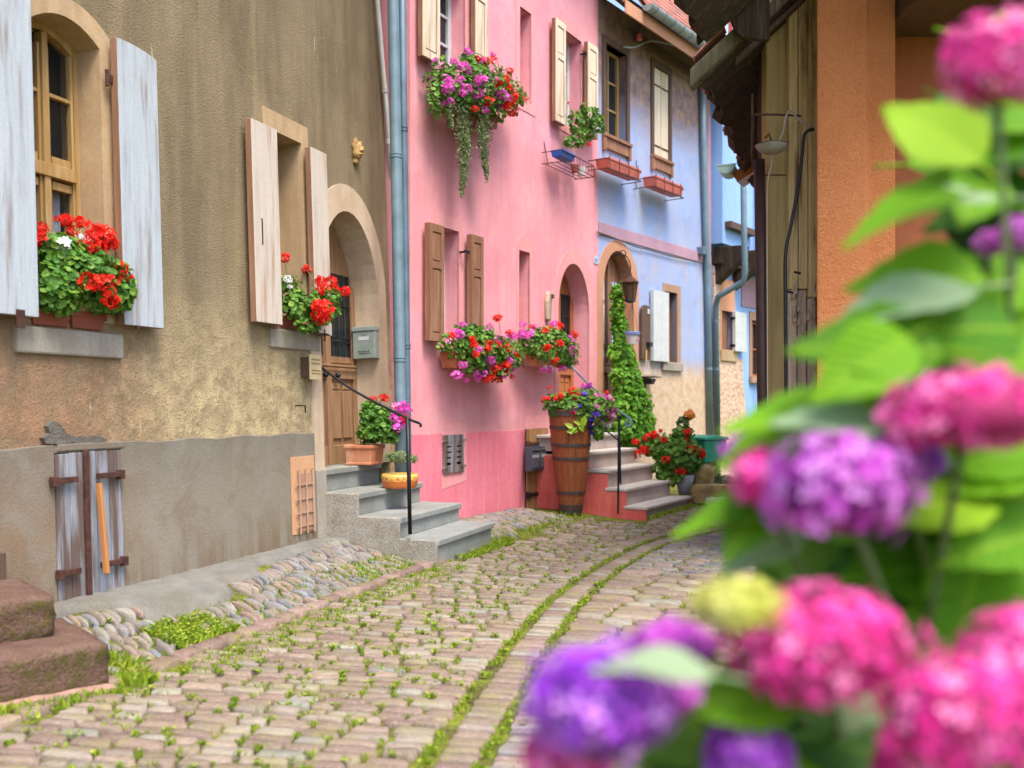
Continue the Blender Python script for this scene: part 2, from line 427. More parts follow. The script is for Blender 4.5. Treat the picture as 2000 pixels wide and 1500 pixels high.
M['mauve'] = plaster('mauve_band', (.40, .25, .34), (.50, .32, .40), (.30, .20, .26), 2, 60, .3)
M['rose_stone'] = plaster('rose_sandstone', (.50, .25, .16), (.58, .31, .20), (.35, .17, .11), 3, 60, .3)
M['brown_stone'] = plaster('brown_sandstone', (.36, .22, .15), (.44, .28, .20), (.24, .15, .10), 3, 60, .3)
M['lblue'] = plaster('light_blue_render', (.26, .44, .80), (.32, .51, .86), (.34, .46, .74), 1.1, 60, .25, vstreak=.2)
M['rubble'] = None
def rubble():
    g = G('rubble_render', .95, .1); v = g.co()
    n = g.noise(v, 3, 6, .65); vo = g.vor(v, 13)
    c = g.mix(g.ramp(n, [(.35, 0), (.65, 1)]), (.52, .35, .26), (.62, .46, .36))
    c = g.mix(g.ramp(vo, [(.18, .8), (.3, 0)]), c, (.27, .15, .11))
    g.col(c); g.bump(g.ma('ADD', vo, n), .7, .02); return g.done()
M['rubble'] = rubble()
def orange_wall():
    g = G('orange_roughcast', .95, .1); v = g.co()
    n1 = g.noise(v, 1.2, 5, .6); n2 = g.noise(v, 38, 5, .7, .6); n3 = g.noise(v, 110, 3)
    c = g.mix(g.ramp(n1, [(.35, 0), (.65, 1)]), (.60, .215, .085), (.67, .27, .12))
    c = g.mix(g.ramp(n2, [(.38, .22), (.55, 0)]), c, (.34, .10, .045))
    g.col(c); g.bump(g.ma('ADD', g.ma('MULTIPLY', n2, 2.2), n3), .9, .016); return g.done()
M['orange'] = orange_wall()
M['orange_shade'] = plaster('shaded_orange_render', (.34, .11, .055), (.40, .145, .07), (.22, .07, .035), 1, 60, .4)  # darker copy of the orange render, shade of the recess painted in
M['olive'] = wood('olive_painted_post', (.34, .25, .11), (.44, .34, .16), .5, (.16, .10, .05), .8)
M['ochre_wood'] = wood('ochre_flaking_boards', (.50, .37, .17), (.68, .56, .33), .9, (.13, .085, .05), .85, bump=1.0)
M['bare_grey'] = wood('bare_weathered_board', (.44, .34, .26), (.58, .48, .38), .8, (.15, .10, .07), .9, bump=1.0)
M['concrete'] = stone('step_concrete', (.23, .25, .245), (.30, .32, .31), (.21, .215, .195), 5, .35, (.12, .12, .11), bump=.3)
M['terrazzo'] = stone('pebbledash_step_side', (.32, .30, .26), (.40, .38, .34), (.28, .22, .16), 10, .75, (.06, .055, .05), bump=.9)
M['pink_step'] = stone('pinkish_step_stone', (.44, .36, .33), (.54, .46, .43), (.38, .30, .28), 5, .3, (.2, .14, .12), bump=.3)
M['grey_step'] = stone('grey_tread_stone', (.50, .48, .44), (.58, .56, .53), (.50, .42, .38), 5, .3, (.2, .18, .15), bump=.3)
M['red_sand'] = stone('mossy_red_sandstone', (.11, .075, .055), (.18, .115, .09), (.085, .06, .04), 9, moss=.55, bump=1.0, dist=.02)
M['red_sand2'] = stone('red_sandstone_top', (.34, .19, .16), (.44, .27, .24), (.26, .16, .12), 6, moss=.25, bump=.8, dist=.015)
M['yellow_rock'] = stone('yellow_lichen_stone', (.34, .25, .10), (.48, .36, .13), (.26, .20, .14), 8, moss=.4, bump=.9)
M['apron'] = stone('pale_concrete_apron', (.13, .132, .125), (.20, .20, .188), (.12, .11, .085), 6, .6, (.2, .18, .15), bump=.8, dist=.015)
def paver(name, stops, mossamt=.12):
    g = G(name, .7, .3); v = g.pos()
    at = g.n('Attribute', {'attribute_name': 'rnd'}).outputs['Fac']; oi = g.n('ObjectInfo').outputs['Random']
    r = g.ma('FRACT', g.ma('ADD', at, oi))
    c = g.mix(g.ramp(g.ma('FRACT', g.ma('MULTIPLY', r, 7.3)), [(0, .0), (1, .5)]), g.ramp(r, stops), (.11, .078, .062))
    n1 = g.noise(v, 14, 6, .7); n2 = g.noise(v, 60, 4, .7)
    c = g.mix(g.ramp(n1, [(.35, .45), (.6, 0)]), c, (.13, .09, .08))
    c = g.mix(g.ramp(n2, [(.5, 0), (.7, .35)]), c, (.46, .39, .34))
    c = g.mix(g.ramp(g.noise(v, 5, 6, .7), [(.50, 0), (.66, mossamt*4)]), c, (.21, .22, .05))
    g.col(c); g.bump(g.ma('ADD', n1, g.ma('MULTIPLY', n2, .5)), .8, .008)
    return g.done()
M['sett'] = paver('rose_setts', [(0, (.17, .12, .10)), (.2, (.25, .18, .145)), (.4, (.22, .18, .13)), (.6, (.30, .225, .18)), (.8, (.27, .245, .19)), (.93, (.35, .31, .26)), (1, (.20, .22, .19))])
M['sett_red'] = paver('red_kerb_stones', [(0, (.19, .12, .105)), (.5, (.25, .165, .145)), (1, (.31, .22, .19))])
M['pebble'] = paver('river_cobbles', [(0, (.12, .15, .21)), (.25, (.27, .24, .20)), (.45, (.20, .22, .25)), (.6, (.30, .21, .17)), (.8, (.32, .31, .28)), (1, (.16, .19, .25))], .06)
def soil():
    g = G('joint_soil_and_moss', .95, .1); v = g.pos()
    n = g.noise(v, 4, 7, .7); n2 = g.noise(v, 45, 5, .7)
    c = g.mix(g.ramp(n, [(.38, 0), (.58, 1)]), (.10, .085, .045), (.22, .26, .035))
    c = g.mix(g.ramp(n2, [(.4, .6), (.6, 0)]), c, (.05, .05, .02))
    g.col(c); g.bump(n2, .9, .02); return g.done()
M['soil'] = soil()
M['grass'] = foliage('joint_grass', (.11, .20, .012), (.25, .38, .025), .4, (.44, .48, .05))
M['leaf'] = foliage('geranium_leaves', (.035, .12, .012), (.10, .26, .03), .3, (.22, .36, .05))
M['leaf_dark'] = foliage('dark_leaves', (.02, .07, .015), (.06, .16, .03), .3, (.12, .22, .05))
M['leaf_trail'] = foliage('grey_green_trailing_leaves', (.08, .13, .045), (.20, .27, .11), .3, (.30, .34, .16))
M['vine'] = foliage('vine_leaves', (.06, .20, .012), (.15, .40, .03), .4, (.30, .52, .05))
M['lime_leaf'] = foliage('lime_leaf', (.22, .40, .02), (.34, .52, .04), .35, (.42, .56, .06))
M['p_red'] = petal('red_petals', (.62, .008, .006), (.85, .018, .010), .25, (.90, .05, .02))
M['p_white'] = petal('white_petals', (.75, .76, .80), (.85, .86, .88), .25)
M['p_mag'] = petal('magenta_pink_petals', (.66, .02, .42), (.80, .09, .60), .3, (.86, .30, .74))
M['p_pink'] = petal('light_pink_petals', (.80, .20, .48), (.86, .34, .58), .3, (.88, .55, .70))
M['p_blue'] = petal('deep_blue_petals', (.05, .02, .42), (.12, .05, .62), .25, (.2, .1, .7))
M['p_orange'] = petal('apricot_rose', (.85, .32, .07), (.88, .42, .12), .25)
M['h_pink'] = petal('hydrangea_pink', (.66, .012, .24), (.84, .06, .42), .3, (.90, .34, .62))
M['h_purple'] = petal('hydrangea_purple', (.42, .03, .42), (.55, .09, .60), .3, (.72, .34, .78))
M['h_violet'] = petal('hydrangea_violet', (.28, .03, .62), (.46, .09, .66), .3, (.70, .34, .82))
M['h_yellow'] = petal('hydrangea_green_yellow', (.40, .44, .05), (.56, .57, .12), .3, (.72, .70, .26))
def hyd_leaf(name, a, b, y):
    g = G(name, .6, .2); v = g.co(); x, yy, z = g.sep(v)[0:3]
    oi = g.n('ObjectInfo').outputs['Random']
    c = g.ramp(oi, [(0, a), (.6, b), (.9, b), (1, y)])
    w = g.ma('SUBTRACT', g.ma('MULTIPLY', x, 9.0), g.ma('MULTIPLY', g.ma('ABSOLUTE', yy), 9.0))
    st = g.ma('ABSOLUTE', g.ma('SUBTRACT', g.ma('FRACT', w), .5))
    c = g.mix(g.ramp(st, [(0, .22), (.07, 0)]), c, y)
    mid = g.ramp(g.ma('ABSOLUTE', yy), [(0, .6), (.02, 0)])
    c = g.mix(mid, c, y); g.col(c); g.bump(st, .3, .01)
    tr = g.n('BsdfTranslucent', Color=g.mix(.5, c, y)).outputs[0]
    ms = g.n('MixShader', Fac=.36); g.t.links.new(g.b.outputs[0], ms.inputs[1]); g.t.links.new(tr, ms.inputs[2])
    g.t.links.new(ms.outputs[0], g.out.inputs['Surface']); return g.done()
M['h_leaf'] = hyd_leaf('hydrangea_leaf', (.045, .17, .005), (.14, .35, .008), (.38, .54, .03))
M['h_leaf_dark'] = hyd_leaf('hydrangea_leaf_dark', (.015, .06, .010), (.045, .14, .012), (.14, .27, .03))
M['h_leaf_pale'] = hyd_leaf('hydrangea_leaf_pale', (.24, .36, .20), (.32, .44, .26), (.42, .52, .32))
M['stem'] = flat('green_stem', (.12, .18, .06), .6)
M['stem_brown'] = flat('brown_stem', (.14, .09, .05), .8)
M['tile'] = paver('clay_roof_tiles', [(0, (.36, .10, .07)), (.5, (.46, .15, .10)), (1, (.54, .22, .16))], 0)
M['mail'] = flat('pale_green_grey_enamel', (.30, .36, .33), .4, .1, .4, .12)
M['mail_dark'] = flat('anthracite_enamel', (.07, .085, .12), .4, .2, .4, .12)
M['green_box'] = flat('green_plastic', (.01, .24, .15), .45, 0, .4, .1)
M['blue_box'] = flat('blue_trough', (.02, .12, .50), .5, 0, .4, .1)
M['yellow_glaze'] = flat('yellow_glaze', (.66, .42, .10), .35, 0, .5, .1)
M['grey_pot'] = flat('grey_pot_paint', (.25, .27, .30), .6, 0, .4, .15)
M['ochre_orn'] = stone('ochre_carving', (.42, .27, .10), (.52, .36, .16), (.36, .22, .10), 14, bump=.6)
M['panel_orange'] = plaster('orange_vent_surround', (.52, .29, .16), (.58, .35, .21), (.40, .21, .12), 4, 60, .4)
M['lantern_glass'] = glass('amber_lantern_glass', (.09, .05, .03), .8)
M['barrel_wood'] = wood('orange_brown_staves', (.19, .055, .02), (.31, .105, .04), .6, (.13, .045, .03), .45, wamt=(.5, .65))
M['iron_hoop'] = flat('dull_iron_hoop', (.09, .075, .075), .55, .4, .4, .25, 20)
M['lichen_board'] = wood('lichened_verge_board', (.10, .085, .055), (.17, .15, .10), .8, (.05, .035, .025), .95, bump=1.0)
M['shade_pink'] = flat('shade_pink', (.30, .01, .10), .8)  # deep core colours, painted shade in the gaps between florets
M['shade_purple'] = flat('shade_purple', (.18, .015, .20), .8)
M['shade_violet'] = flat('shade_violet', (.10, .015, .26), .8)

def red_block():
    g = G('mossy_red_sandstone', .95, .1); v = g.pos()
    n1 = g.noise(v, 8, 7, .7); n2 = g.noise(v, 30, 5, .75); n3 = g.noise(v, 90, 3)
    c = g.mix(g.ramp(n1, [(.35, 0), (.65, 1)]), (.17, .095, .08), (.29, .18, .15))
    nz = g.sep(g.n('NewGeometry').outputs['Normal'])[2]
    side = g.n('MapRange', Value=nz, From_Min=.3, From_Max=.8, To_Min=1.0, To_Max=.25).outputs[0]
    mo = g.ma('MULTIPLY', g.ramp(g.ma('ADD', g.ma('MULTIPLY', n1, .5), g.ma('MULTIPLY', n2, .5)), [(.42, 0), (.56, 1)]), side)
    c = g.mix(mo, c, g.mix(g.ramp(n2, [(.4, 0), (.6, 1)]), (.055, .045, .02), (.13, .115, .035)))
    c = g.mix(g.ramp(n3, [(.35, .5), (.5, 0)]), c, (.05, .035, .025))
    g.col(c); g.bump(g.ma('ADD', g.ma('MULTIPLY', n1, 1.5), g.ma('ADD', n2, g.ma('MULTIPLY', n3, .3))), 1.0, .03); return g.done()
M['red_sand'] = red_block()
M['crack_patch'] = plaster('crumbled_dark_render', (.12, .11, .10), (.20, .18, .15), None, 8, 50, 1.0, dist=.015)
# ------------------------------------------------------------------ layout of the lane
FA = Frame(-1.60, 8.32, .355, 1.0, 0.034)
FB = Frame(-1.0, 9.53, .56, 1.0, 0.0)
FC = Frame(1.188, 13.44, .717, 1.0, 0.0)
FD = Frame(3.41, 16.55, .717, 1.0, 0.0)
NA = Vector((.942, -.334)); NB = Vector((.8725, -.4886))
def dA(x, y): return (x + 1.60) * NA.x + (y - 8.32) * NA.y
def dB(x, y): return (x + .97) * NB.x + (y - 9.23) * NB.y
def aA(x, y): return (x + 1.60) * .334 + (y - 8.32) * .942
def aB(x, y): return (x + .97) * .4886 + (y - 9.23) * .8725
def sstep(a, b, t):
    t = max(0.0, min(1.0, (t - a) / (b - a))); return t*t*(3-2*t)
def gz(x, y):
    h = 0.0
    if y < 9.6: h = max(h, .155 * (1 - sstep(.05, 1.0, dA(x, y))) * (1 - sstep(9.2, 9.6, y)))
    if y > 8.4: h = max(h, .08 * (1 - sstep(.1, 1.1, dB(x, y))) * sstep(8.4, 9.0, y))
    return h + .008 * math.sin(x*1.9 + .4) * math.cos(y*1.3)

# ground sheet: fine near, reaching to the horizon
def ground():
    xs = [-400, -120, -40, -14] + list(np.arange(-6, 7.01, .16)) + [10, 20, 50, 140, 400]
    ys = [-400, -120, -40, -10, -3] + list(np.arange(0, 18.01, .16)) + [22, 30, 60, 150, 500]
    vs = [(x, y, (gz(x, y) if -6 <= x <= 7 and 0 <= y <= 18 else 0) - .026) for y in ys for x in xs]
    nx = len(xs)
    fs = [(j*nx+i, j*nx+i+1, (j+1)*nx+i+1, (j+1)*nx+i) for j in range(len(ys)-1) for i in range(nx-1)]
    mb = MB(); mb.v = vs; mb.f = fs
    o = mb.build('ground', M['soil'], smooth=True); tag(o, 'mossy soil showing in the joints of the cobbled lane', kind='structure'); return o
ground()

# ---- stones
def stone_variant(k, sharp=.95):
    """unit sett, about 1 x 1 x 1 with origin at top centre, worn rounded top"""
    rr = random.Random(100 + k)
    n = 9; ring = []
    for i in range(n):
        a = 2*math.pi*(i+.5)/n
        c, s = math.cos(a), math.sin(a)
        e = sharp
        px = abs(c)**(1-e*.62) * (1 if c > 0 else -1); py = abs(s)**(1-e*.62) * (1 if s > 0 else -1)
        q = .485 + rr.uniform(-.04, .02)
        ring.append((px*q, py*q))
    vs = []
    for sc, z in ((1.0, -.9), (.98, -.12), (.86, -.01)):
        vs += [(x*sc*rr.uniform(.985, 1.0), y*sc*rr.uniform(.97, 1.0), z + rr.uniform(-.06, .05)) for x, y in ring]
    vs.append((rr.uniform(-.1, .1), rr.uniform(-.1, .1), rr.uniform(-.03, .07)))
    fs = []
    for l in range(2):
        for i in range(n):
            j = (i+1) % n
            a, b, c, d = l*n+i, l*n+j, (l+1)*n+j, (l+1)*n+i
            fs += [(a, b, c), (a, c, d)]
    for i in range(n): fs.append((2*n+i, 2*n+(i+1) % n, 3*n))
    return np.array(vs), np.array(fs)
SETTS = [stone_variant(k) for k in range(14)]
PEBS = [stone_variant(k+50, .1) for k in range(8)]
for _v in PEBS: _v[0][18:27] = _v[0][9:18]*np.array([.62, .62, 1]) + np.array([0, 0, .16]); _v[0][9:18, 2] -= .10; _v[0][27, 2] = .20
def var_mesh(name, var, m):
    me = bpy.data.meshes.new(name); me.from_pydata([tuple(p) for p in var[0]], [], [tuple(int(i) for i in f) for f in var[1]])
    me.polygons.foreach_set('use_smooth', [True]*len(me.polygons)); me.materials.append(m); me.update(); return me

def lay(owner, name, variants, m, stones, limit=300, screen=lambda px, py: True):
    """stones: (x,y,z,angle,len,wid,hgt,tilt). The largest in view are objects of their own, the rest one joined part."""
    info = []
    for i, s in enumerate(stones):
        x, y, z = s[0:3]
        if y < .3: info.append((0, i)); continue
        px = CX + FPX*x/y; py = CY - FPX*(z-CAMZ)/y
        vis = -20 < px < 2020 and 0 < py < 1540 and screen(px, py)
        info.append(((s[4]*s[5]/y**3 if vis else 0), i))
    info.sort(reverse=True)
    single = {i for a, i in info[:limit] if a > 0}
    meshes = [var_mesh(name, v, m) for v in variants]
    V, F, Q = [], [], []; b = 0
    for i, (x, y, z, ang, l, w, h, tx, ty) in enumerate(stones):
        k = (i * 7 + int(x*31)) % len(variants)
        if i in single:
            o = bpy.data.objects.new(name, meshes[k]); link(o, owner)
            o.location = (x, y, z); o.rotation_euler = (tx, ty, ang); o.scale = (l, w, h)
        else:
            vv, ff = variants[k]
            Mx = np.array((Matrix.Translation((x, y, z)) @ Matrix.Rotation(ang, 4, 'Z') @ Matrix.Rotation(ty, 4, 'Y') @ Matrix.Rotation(tx, 4, 'X') @ Matrix.Diagonal((l, w, h, 1))))
            V.append(vv @ Mx[:3, :3].T + Mx[:3, 3]); F.append(ff + b); Q.append(np.full(len(vv), random.random())); b += len(vv)
    if V:
        o = np_mesh(name + '_rest', np.vstack(V), np.vstack(F), m, owner, True, np.concatenate(Q)); tag(o, kind='stuff')

# the curved drainage band in the middle of the lane guides the rows
ctrl = [(-.62, 1.9), (-.46, 2.75), (-.313, 3.56), (-.123, 4.67), (.062, 5.6), (.307, 6.69), (.72, 7.95), (1.405, 9.45), (2.30, 10.55), (3.5, 11.5), (5.0, 12.2)]
def catmull(P, n=20):
    out = []
    P = [P[0]] + P + [P[-1]]
    for i in range(1, len(P)-2):
        p0, p1, p2, p3 = (np.array(P[i+k]) for k in (-1, 0, 1, 2))
        for t in np.linspace(0, 1, n, endpoint=False):
            out.append(.5*((2*p1)+(-p0+p2)*t+(2*p0-5*p1+4*p2-p3)*t*t+(-p0+3*p1-3*p2+p3)*t**3))
    out.append(np.array(P[-2])); return np.array(out)
CURVE = catmull(ctrl); seg = np.linalg.norm(np.diff(CURVE, axis=0), axis=1); SL = np.concatenate([[0], np.cumsum(seg)])
def at_s(s):
    x = np.interp(s, SL, CURVE[:, 0]); y = np.interp(s, SL, CURVE[:, 1])
    e = .35
    x2 = np.interp(s+e, SL, CURVE[:, 0]); y2 = np.interp(s+e, SL, CURVE[:, 1]); x1 = np.interp(s-e, SL, CURVE[:, 0]); y1 = np.interp(s-e, SL, CURVE[:, 1])
    t = np.array([x2-x1, y2-y1]); t /= np.linalg.norm(t)
    return np.array([x, y]), t
def sv(s, v):
    p, t = at_s(s); q = p + np.array([-t[1], t[0]])*v
    return q[0], q[1], math.atan2(t[1], t[0])
KERB = .98
def in_left(x, y):
    if dA(x, y) < KERB + .10 and y < 8.3: return False
    if y >= 7.6 and dA(x, y) < 1.12 and aA(x, y) < 1.6: return False         # tan steps
    if dB(x, y) < .62 + .35*sstep(10.6, 9.2, y) and y > 8.6: return False
    c = (x-1.54)*.4886 + (y-11.1)*.8725; d = -((x-1.54)*.8725 - (y-11.1)*.4886)
    if d > -.06 and c > -.4: return False                        # pink steps and beyond
    if x < -1.84 and y < 4.55 + (x + 1.84)*.85: return True if y < 4.28 + (x+1.84)*.85 else False
    return True
setts, strip, grass_pts = [], [], []
rr = random.Random(3)
s = .15
row = 0
while s < SL[-1] - .4:
    dep = rr.uniform(.072, .100)
    row += 1
    p, t = at_s(s)
    # left field
    v = .02 + rr.uniform(0, .03)
    ph = rr.uniform(0, 6)
    while v < 4.6:
        L = rr.uniform(.11, .235)
        wob = .014*math.sin(v*3.1+ph)
        x, y, a = sv(s + wob, v + L/2)
        nx_, ny_, _ = sv(s + wob + dep, v + L/2)
        sp = math.hypot(nx_-x, ny_-y)
        if in_left(x, y) and y < 13.5:
            setts.append((x, y, gz(x, y) + rr.uniform(-.005, .005), a + math.pi/2 + rr.uniform(-.05, .05), L*.955, min(sp, .2)*.94, .06, rr.uniform(-.085, .085), rr.uniform(-.04, .04)))
            gx, gy, _ = sv(s + wob, v + L)
            if rr.random() < .62: grass_pts.append((gx, gy + rr.uniform(0, .04), .018, rr.choice((1, 1, 1, 2, 3))))
            if rr.random() < .16: grass_pts.append((x, y - sp*.5, .030, 1))
            if rr.random() < .10: grass_pts.append((x + rr.uniform(-.09, .09), y - sp/2, .03, 1))
        v += L
    # band between the two green lines
    x, y, a = sv(s, -.105)
    if y < 12.5:
        setts.append((x, y, gz(x, y) - .004, a + math.pi/2 + rr.uniform(-.04, .04), .165 + rr.uniform(-.01, .012), dep*.93, .06, rr.uniform(-.04, .04), rr.uniform(-.03, .03)))
        if y < 11:
            for q in (0.008, -.212):
                for _ in range(rr.choice((0, 1, 1, 1, 2))):
                    gx, gy, _a = sv(s + rr.uniform(0, dep), q + rr.uniform(-.014, .014)); grass_pts.append((gx, gy, .020, 2))
    s += dep
# right of the band: a strip of thin stones, then larger slabs
s = .15
while s < SL[-1] - .4:
    x, y, a = sv(s, -.36)
    dep = rr.uniform(.045, .075)
    near = y < 4.9; far = y > 7.6
    if near or far:
        v = -.225
        lim = -.62 if near else -1.05
        while v > lim:
            L = rr.uniform(.12, .24); x, y, a = sv(s, v - L/2)
            strip.append((x, y, gz(x, y) + rr.uniform(-.004, .006), a + math.pi/2 + rr.uniform(-.12, .12), L*.93, dep*.9, .05, rr.uniform(-.1, .1), rr.uniform(-.05, .05)))
            if rr.random() < .3: grass_pts.append((x, y, .03, 1))
            v -= L
    s += dep
s = .15
while s < SL[-1] - .4:
    dep = rr.uniform(.12, .19)
    x, y, a = sv(s, -.4)
    near = y < 4.9; far = y > 7.6
    v = -.225 if not (near or far) else (-.64 if near else -1.07)
    ph = rr.uniform(0, 6)
    while v > -3.4:
        L = rr.uniform(.17, .36); x, y, a = sv(s + .02*math.sin(v*4+ph), v - L/2)
        x2, y2, _ = sv(s + dep, v - L/2); sp = math.hypot(x2-x, y2-y)
        adv = (x2-x)*math.cos(a) + (y2-y)*math.sin(a)
        if adv > .06 and 1.4 < y < 12.5 and not (x > 1.9 and y > 6.6 and (x - 2.1) > .36*(y-8.2)):
            setts.append((x, y, gz(x, y) + rr.uniform(-.006, .012), a + math.pi/2 + rr.uniform(-.07, .07), L*.95, sp*.93, .06, rr.uniform(-.07, .07), rr.uniform(-.04, .04)))
            if rr.random() < .3: grass_pts.append((x - L/2, y, .026, 1))
        v -= L
    s += dep
street = thing('cobbled_street', None, None, kind='structure')
street['label'] = 'rose coloured cobbled lane with grass in its joints'
def clear_of_bush(px, py): return px < np.interp(py, [790, 1000, 1250, 1300, 1500], [1500, 1460, 1330, 1130, 1010])
lay(street, 'sett', SETTS, M['sett'], setts, 300, clear_of_bush)
lay(street, 'narrow_stone', SETTS, M['pebble'], strip, 120, clear_of_bush)

# kerb course along the apron
kerbs = []
a_ = -4.6
while a_ < 0.25:
    L = rr.uniform(.14, .24)
    p = FA.M @ Vector((a_ + L/2, -KERB, 0))
    kerbs.append((p.x, p.y, gz(p.x, p.y) + .012 + rr.uniform(-.003, .003), math.atan2(.942, .334), L*.97, .125, .06, 0, .02))
    a_ += L
lay(street, 'kerb_stone', SETTS, M['sett_red'], kerbs, 60)
# a second, lower gutter course beside it
g2 = []
a_ = -4.5
while a_ < -.1:
    L = rr.uniform(.2, .34)
    p = FA.M @ Vector((a_ + L/2, -KERB - .10, 0)); g2.append((p.x, p.y, -.002, math.atan2(.942, .334), L*.98, .07, .05, 0, 0)); a_ += L

# concrete apron against the tan house
def apron():
    mb = MB(); us = np.linspace(-4.6, -.02, 70); n = 9
    rg = random.Random(5); vs = []
    for u in us:
        wmax = .30 + .05*math.sin(u*11) + .08*math.sin(u*2.3) + .05*math.sin(u*7) + (.18 if -2.75 < u < -1.9 else 0)
        for j in range(n):
            w = -.01 + (wmax)*j/(n-1)
            p = FA.M @ Vector((u, -w, 0))
            edge = .022 if j < n-1 else -.03
            vs.append((p.x, p.y, gz(p.x, p.y) + edge + rg.uniform(-.004, .004)))
    mb.v = vs; mb.f = [(i*n+j, i*n+j+1, (i+1)*n+j+1, (i+1)*n+j) for i in range(len(us)-1) for j in range(n-1)]
    mb.f = [tuple(reversed(f)) for f in mb.f]
    o = mb.build('pavement_apron', M['apron'], smooth=True); tag(o, 'pale concrete apron along the foot of the tan wall', kind='structure')
apron()
# pebble gutter strips
peb = []
def pebfield(fr, u0, u1, wfun, ang, step=.08):
    u = u0
    while u < u1:
        w0, w1 = wfun(u); w = w0
        while w < w1:
            L = rr.uniform(.15, .25); wd = rr.uniform(.038, .056)
            uu = u + rr.uniform(-.015, .015) - (w-w0)*.37
            p = fr.M @ Vector((uu, -(w + L*.38), 0))
            a0 = math.atan2(fr.M[1][0], fr.M[0][0])
            if not (x_excl(p.x, p.y)):
                peb.append((p.x, p.y, gz(p.x, p.y) + rr.uniform(.0, .02), a0 + ang + rr.uniform(-.2, .2), L*1.0, wd*1.05, .05, rr.uniform(-.15, .15), .13 + rr.uniform(-.07, .07)))
                if rr.random() < .28: grass_pts.append((p.x + .04, p.y, .035, 2))
            w += L*.88
        u += step
def x_excl(x, y): return (dA(x, y) < 1.14 and aA(x, y) > -.06 and y < 9.3) or (dA(x, y) > KERB-.06 and y < 8.6)
pebfield(FA, -3.4, -.35, lambda u: (.31 + .08*math.sin(u*2.3) + (.2 if -2.75 < u < -1.9 else 0), KERB-.08), -1.92, .049)
pebfield(FA, -.35, .75, lambda u: (.12, KERB-.08), -1.92, .049)
pebfield(FB, .05, 2.15, lambda u: (.04, .66 + .3*sstep(1.2, .2, u)), -1.67, .049)
gutter = thing('pebble_gutter', None, None, kind='structure'); gutter['label'] = 'strip of grey and blue river cobbles beside the walls'
lay(gutter, 'cobble', PEBS, M['pebble'], peb, 300, clear_of_bush)

# ------------------------------------------------------------------ the tan house
HA = thing('tan_house', 'olive tan rendered house with arched door and pale blue shutters', 'house', FA.M)
PL = 1.065
bw_in = arch(FA.U(64, 0, 300), FA.U(197, 0, 300), 1.81, 3.49, 3.59, 14, 2.0)
bw_out = arch(FA.U(44, 0, 300), FA.U(222, 0, 300), 1.80, 3.56, 3.71, 14, 1.8)
su0, _ = FA.uv(522, 400); su1, _ = FA.uv(590, 400)
sv0 = FA.V(570, 637); sv1 = FA.V(560, 268)
sw_in = rect(su0, su1, sv0, sv1)
so0 = FA.U(514, 0, 300); so1 = FA.U(600, 0, 300); so_v1 = FA.V(556, 229)
sw_out = rect(so0, so1, sv0, so_v1)
du0 = 0.02; du1 = FA.U(741, 0, 700)
dtop = FA.V(690, 418); dpk = FA.V(686, 366)
d_in = arch(du0, du1, .745, dtop - .85, dtop, 18)
d_out = arch(du0-.17, du1 + .15, .745, dpk - .95, dpk, 18)
AEND = FA.U(764, 0, 700)
# wall above plinth (door surround goes through both)
TOPA = 6.6
low = .96
def clip_loop(outer): return outer
wall = wall_mb([(-5.2, -.1), (du0-.17, -.1), (du0-.17, dpk-.95)] + [p for p in reversed(d_out[2:])][1:-1] + [(du1+.15, dpk-.95), (du1+.15, -.1), (AEND, -.1), (AEND, TOPA), (-5.2, TOPA)],
               [bw_out, sw_out], .55)
wall.build('wall', M['tan'], HA)
# plinth slabs: 25 mm proud with openings kept free
cel0, cel1 = FA.U(107, .02, 1000), FA.U(237, .02, 1000); celt = FA.V(170, 882, .02)
pl = MB()
def wavy_top(u0, u1, v, n=14, amp=.008):
    return [(u1 + (u0-u1)*i/n, v + amp*math.sin(i*1.7+u0)) for i in range(n+1)]
pl.prism([(-5.2, -.1), (cel0, -.1)] + wavy_top(-5.2, cel0, PL), -.028, .0)
pl.prism([(cel1, -.1), (du0-.175, -.1)] + wavy_top(cel1, du0-.175, PL), -.028, .0)
pl.prism([(cel0, celt), (cel1, celt)] + wavy_top(cel0, cel1, PL, 6), -.024, .0)
pl.build('plinth', M['tan_plinth'], HA, bevel=.006)
# door pilaster strip at left of the steps
MB().prism([(du0-.165, -.08), (du0-.01, -.08), (du0-.01, .744), (du0-.165, .744)], -.036, .05).build('jamb_foot', M['sand_grey'], HA, bevel=.006)
surround_mb(bw_out, bw_in, .012, .30).build('window_surround', M['sand'], HA)
surround_mb(sw_out, sw_in, .010, .30).build('window_surround', M['sand'], HA)
surround_mb(d_out, d_in, .014, .36).build('door_surround', M['sand_pale'], HA)
# sills
def fbox(fr, px0, px1, py0, py1, w0, w1, name, m, parent, bevel=.006, ref=None):
    """box on a facade from photo measures of its outer face"""
    u0, v0 = fr.uv(px0, py1, w1); u1, _ = fr.uv(px1, py1, w1); _, v1 = fr.uv(px0, py0, w1)
    return MB().box(u0, u1, -w1, -w0, v0, v1).build(name, m, parent, bevel=bevel)
b = fbox(FA, 36, 243, 634, 688, -.10, .035, 'sill', M['sand_grey'], HA, .012)
b = fbox(FA, 531, 626, 640, 678, -.10, .022, 'sill', M['sand_grey'], HA, .012)
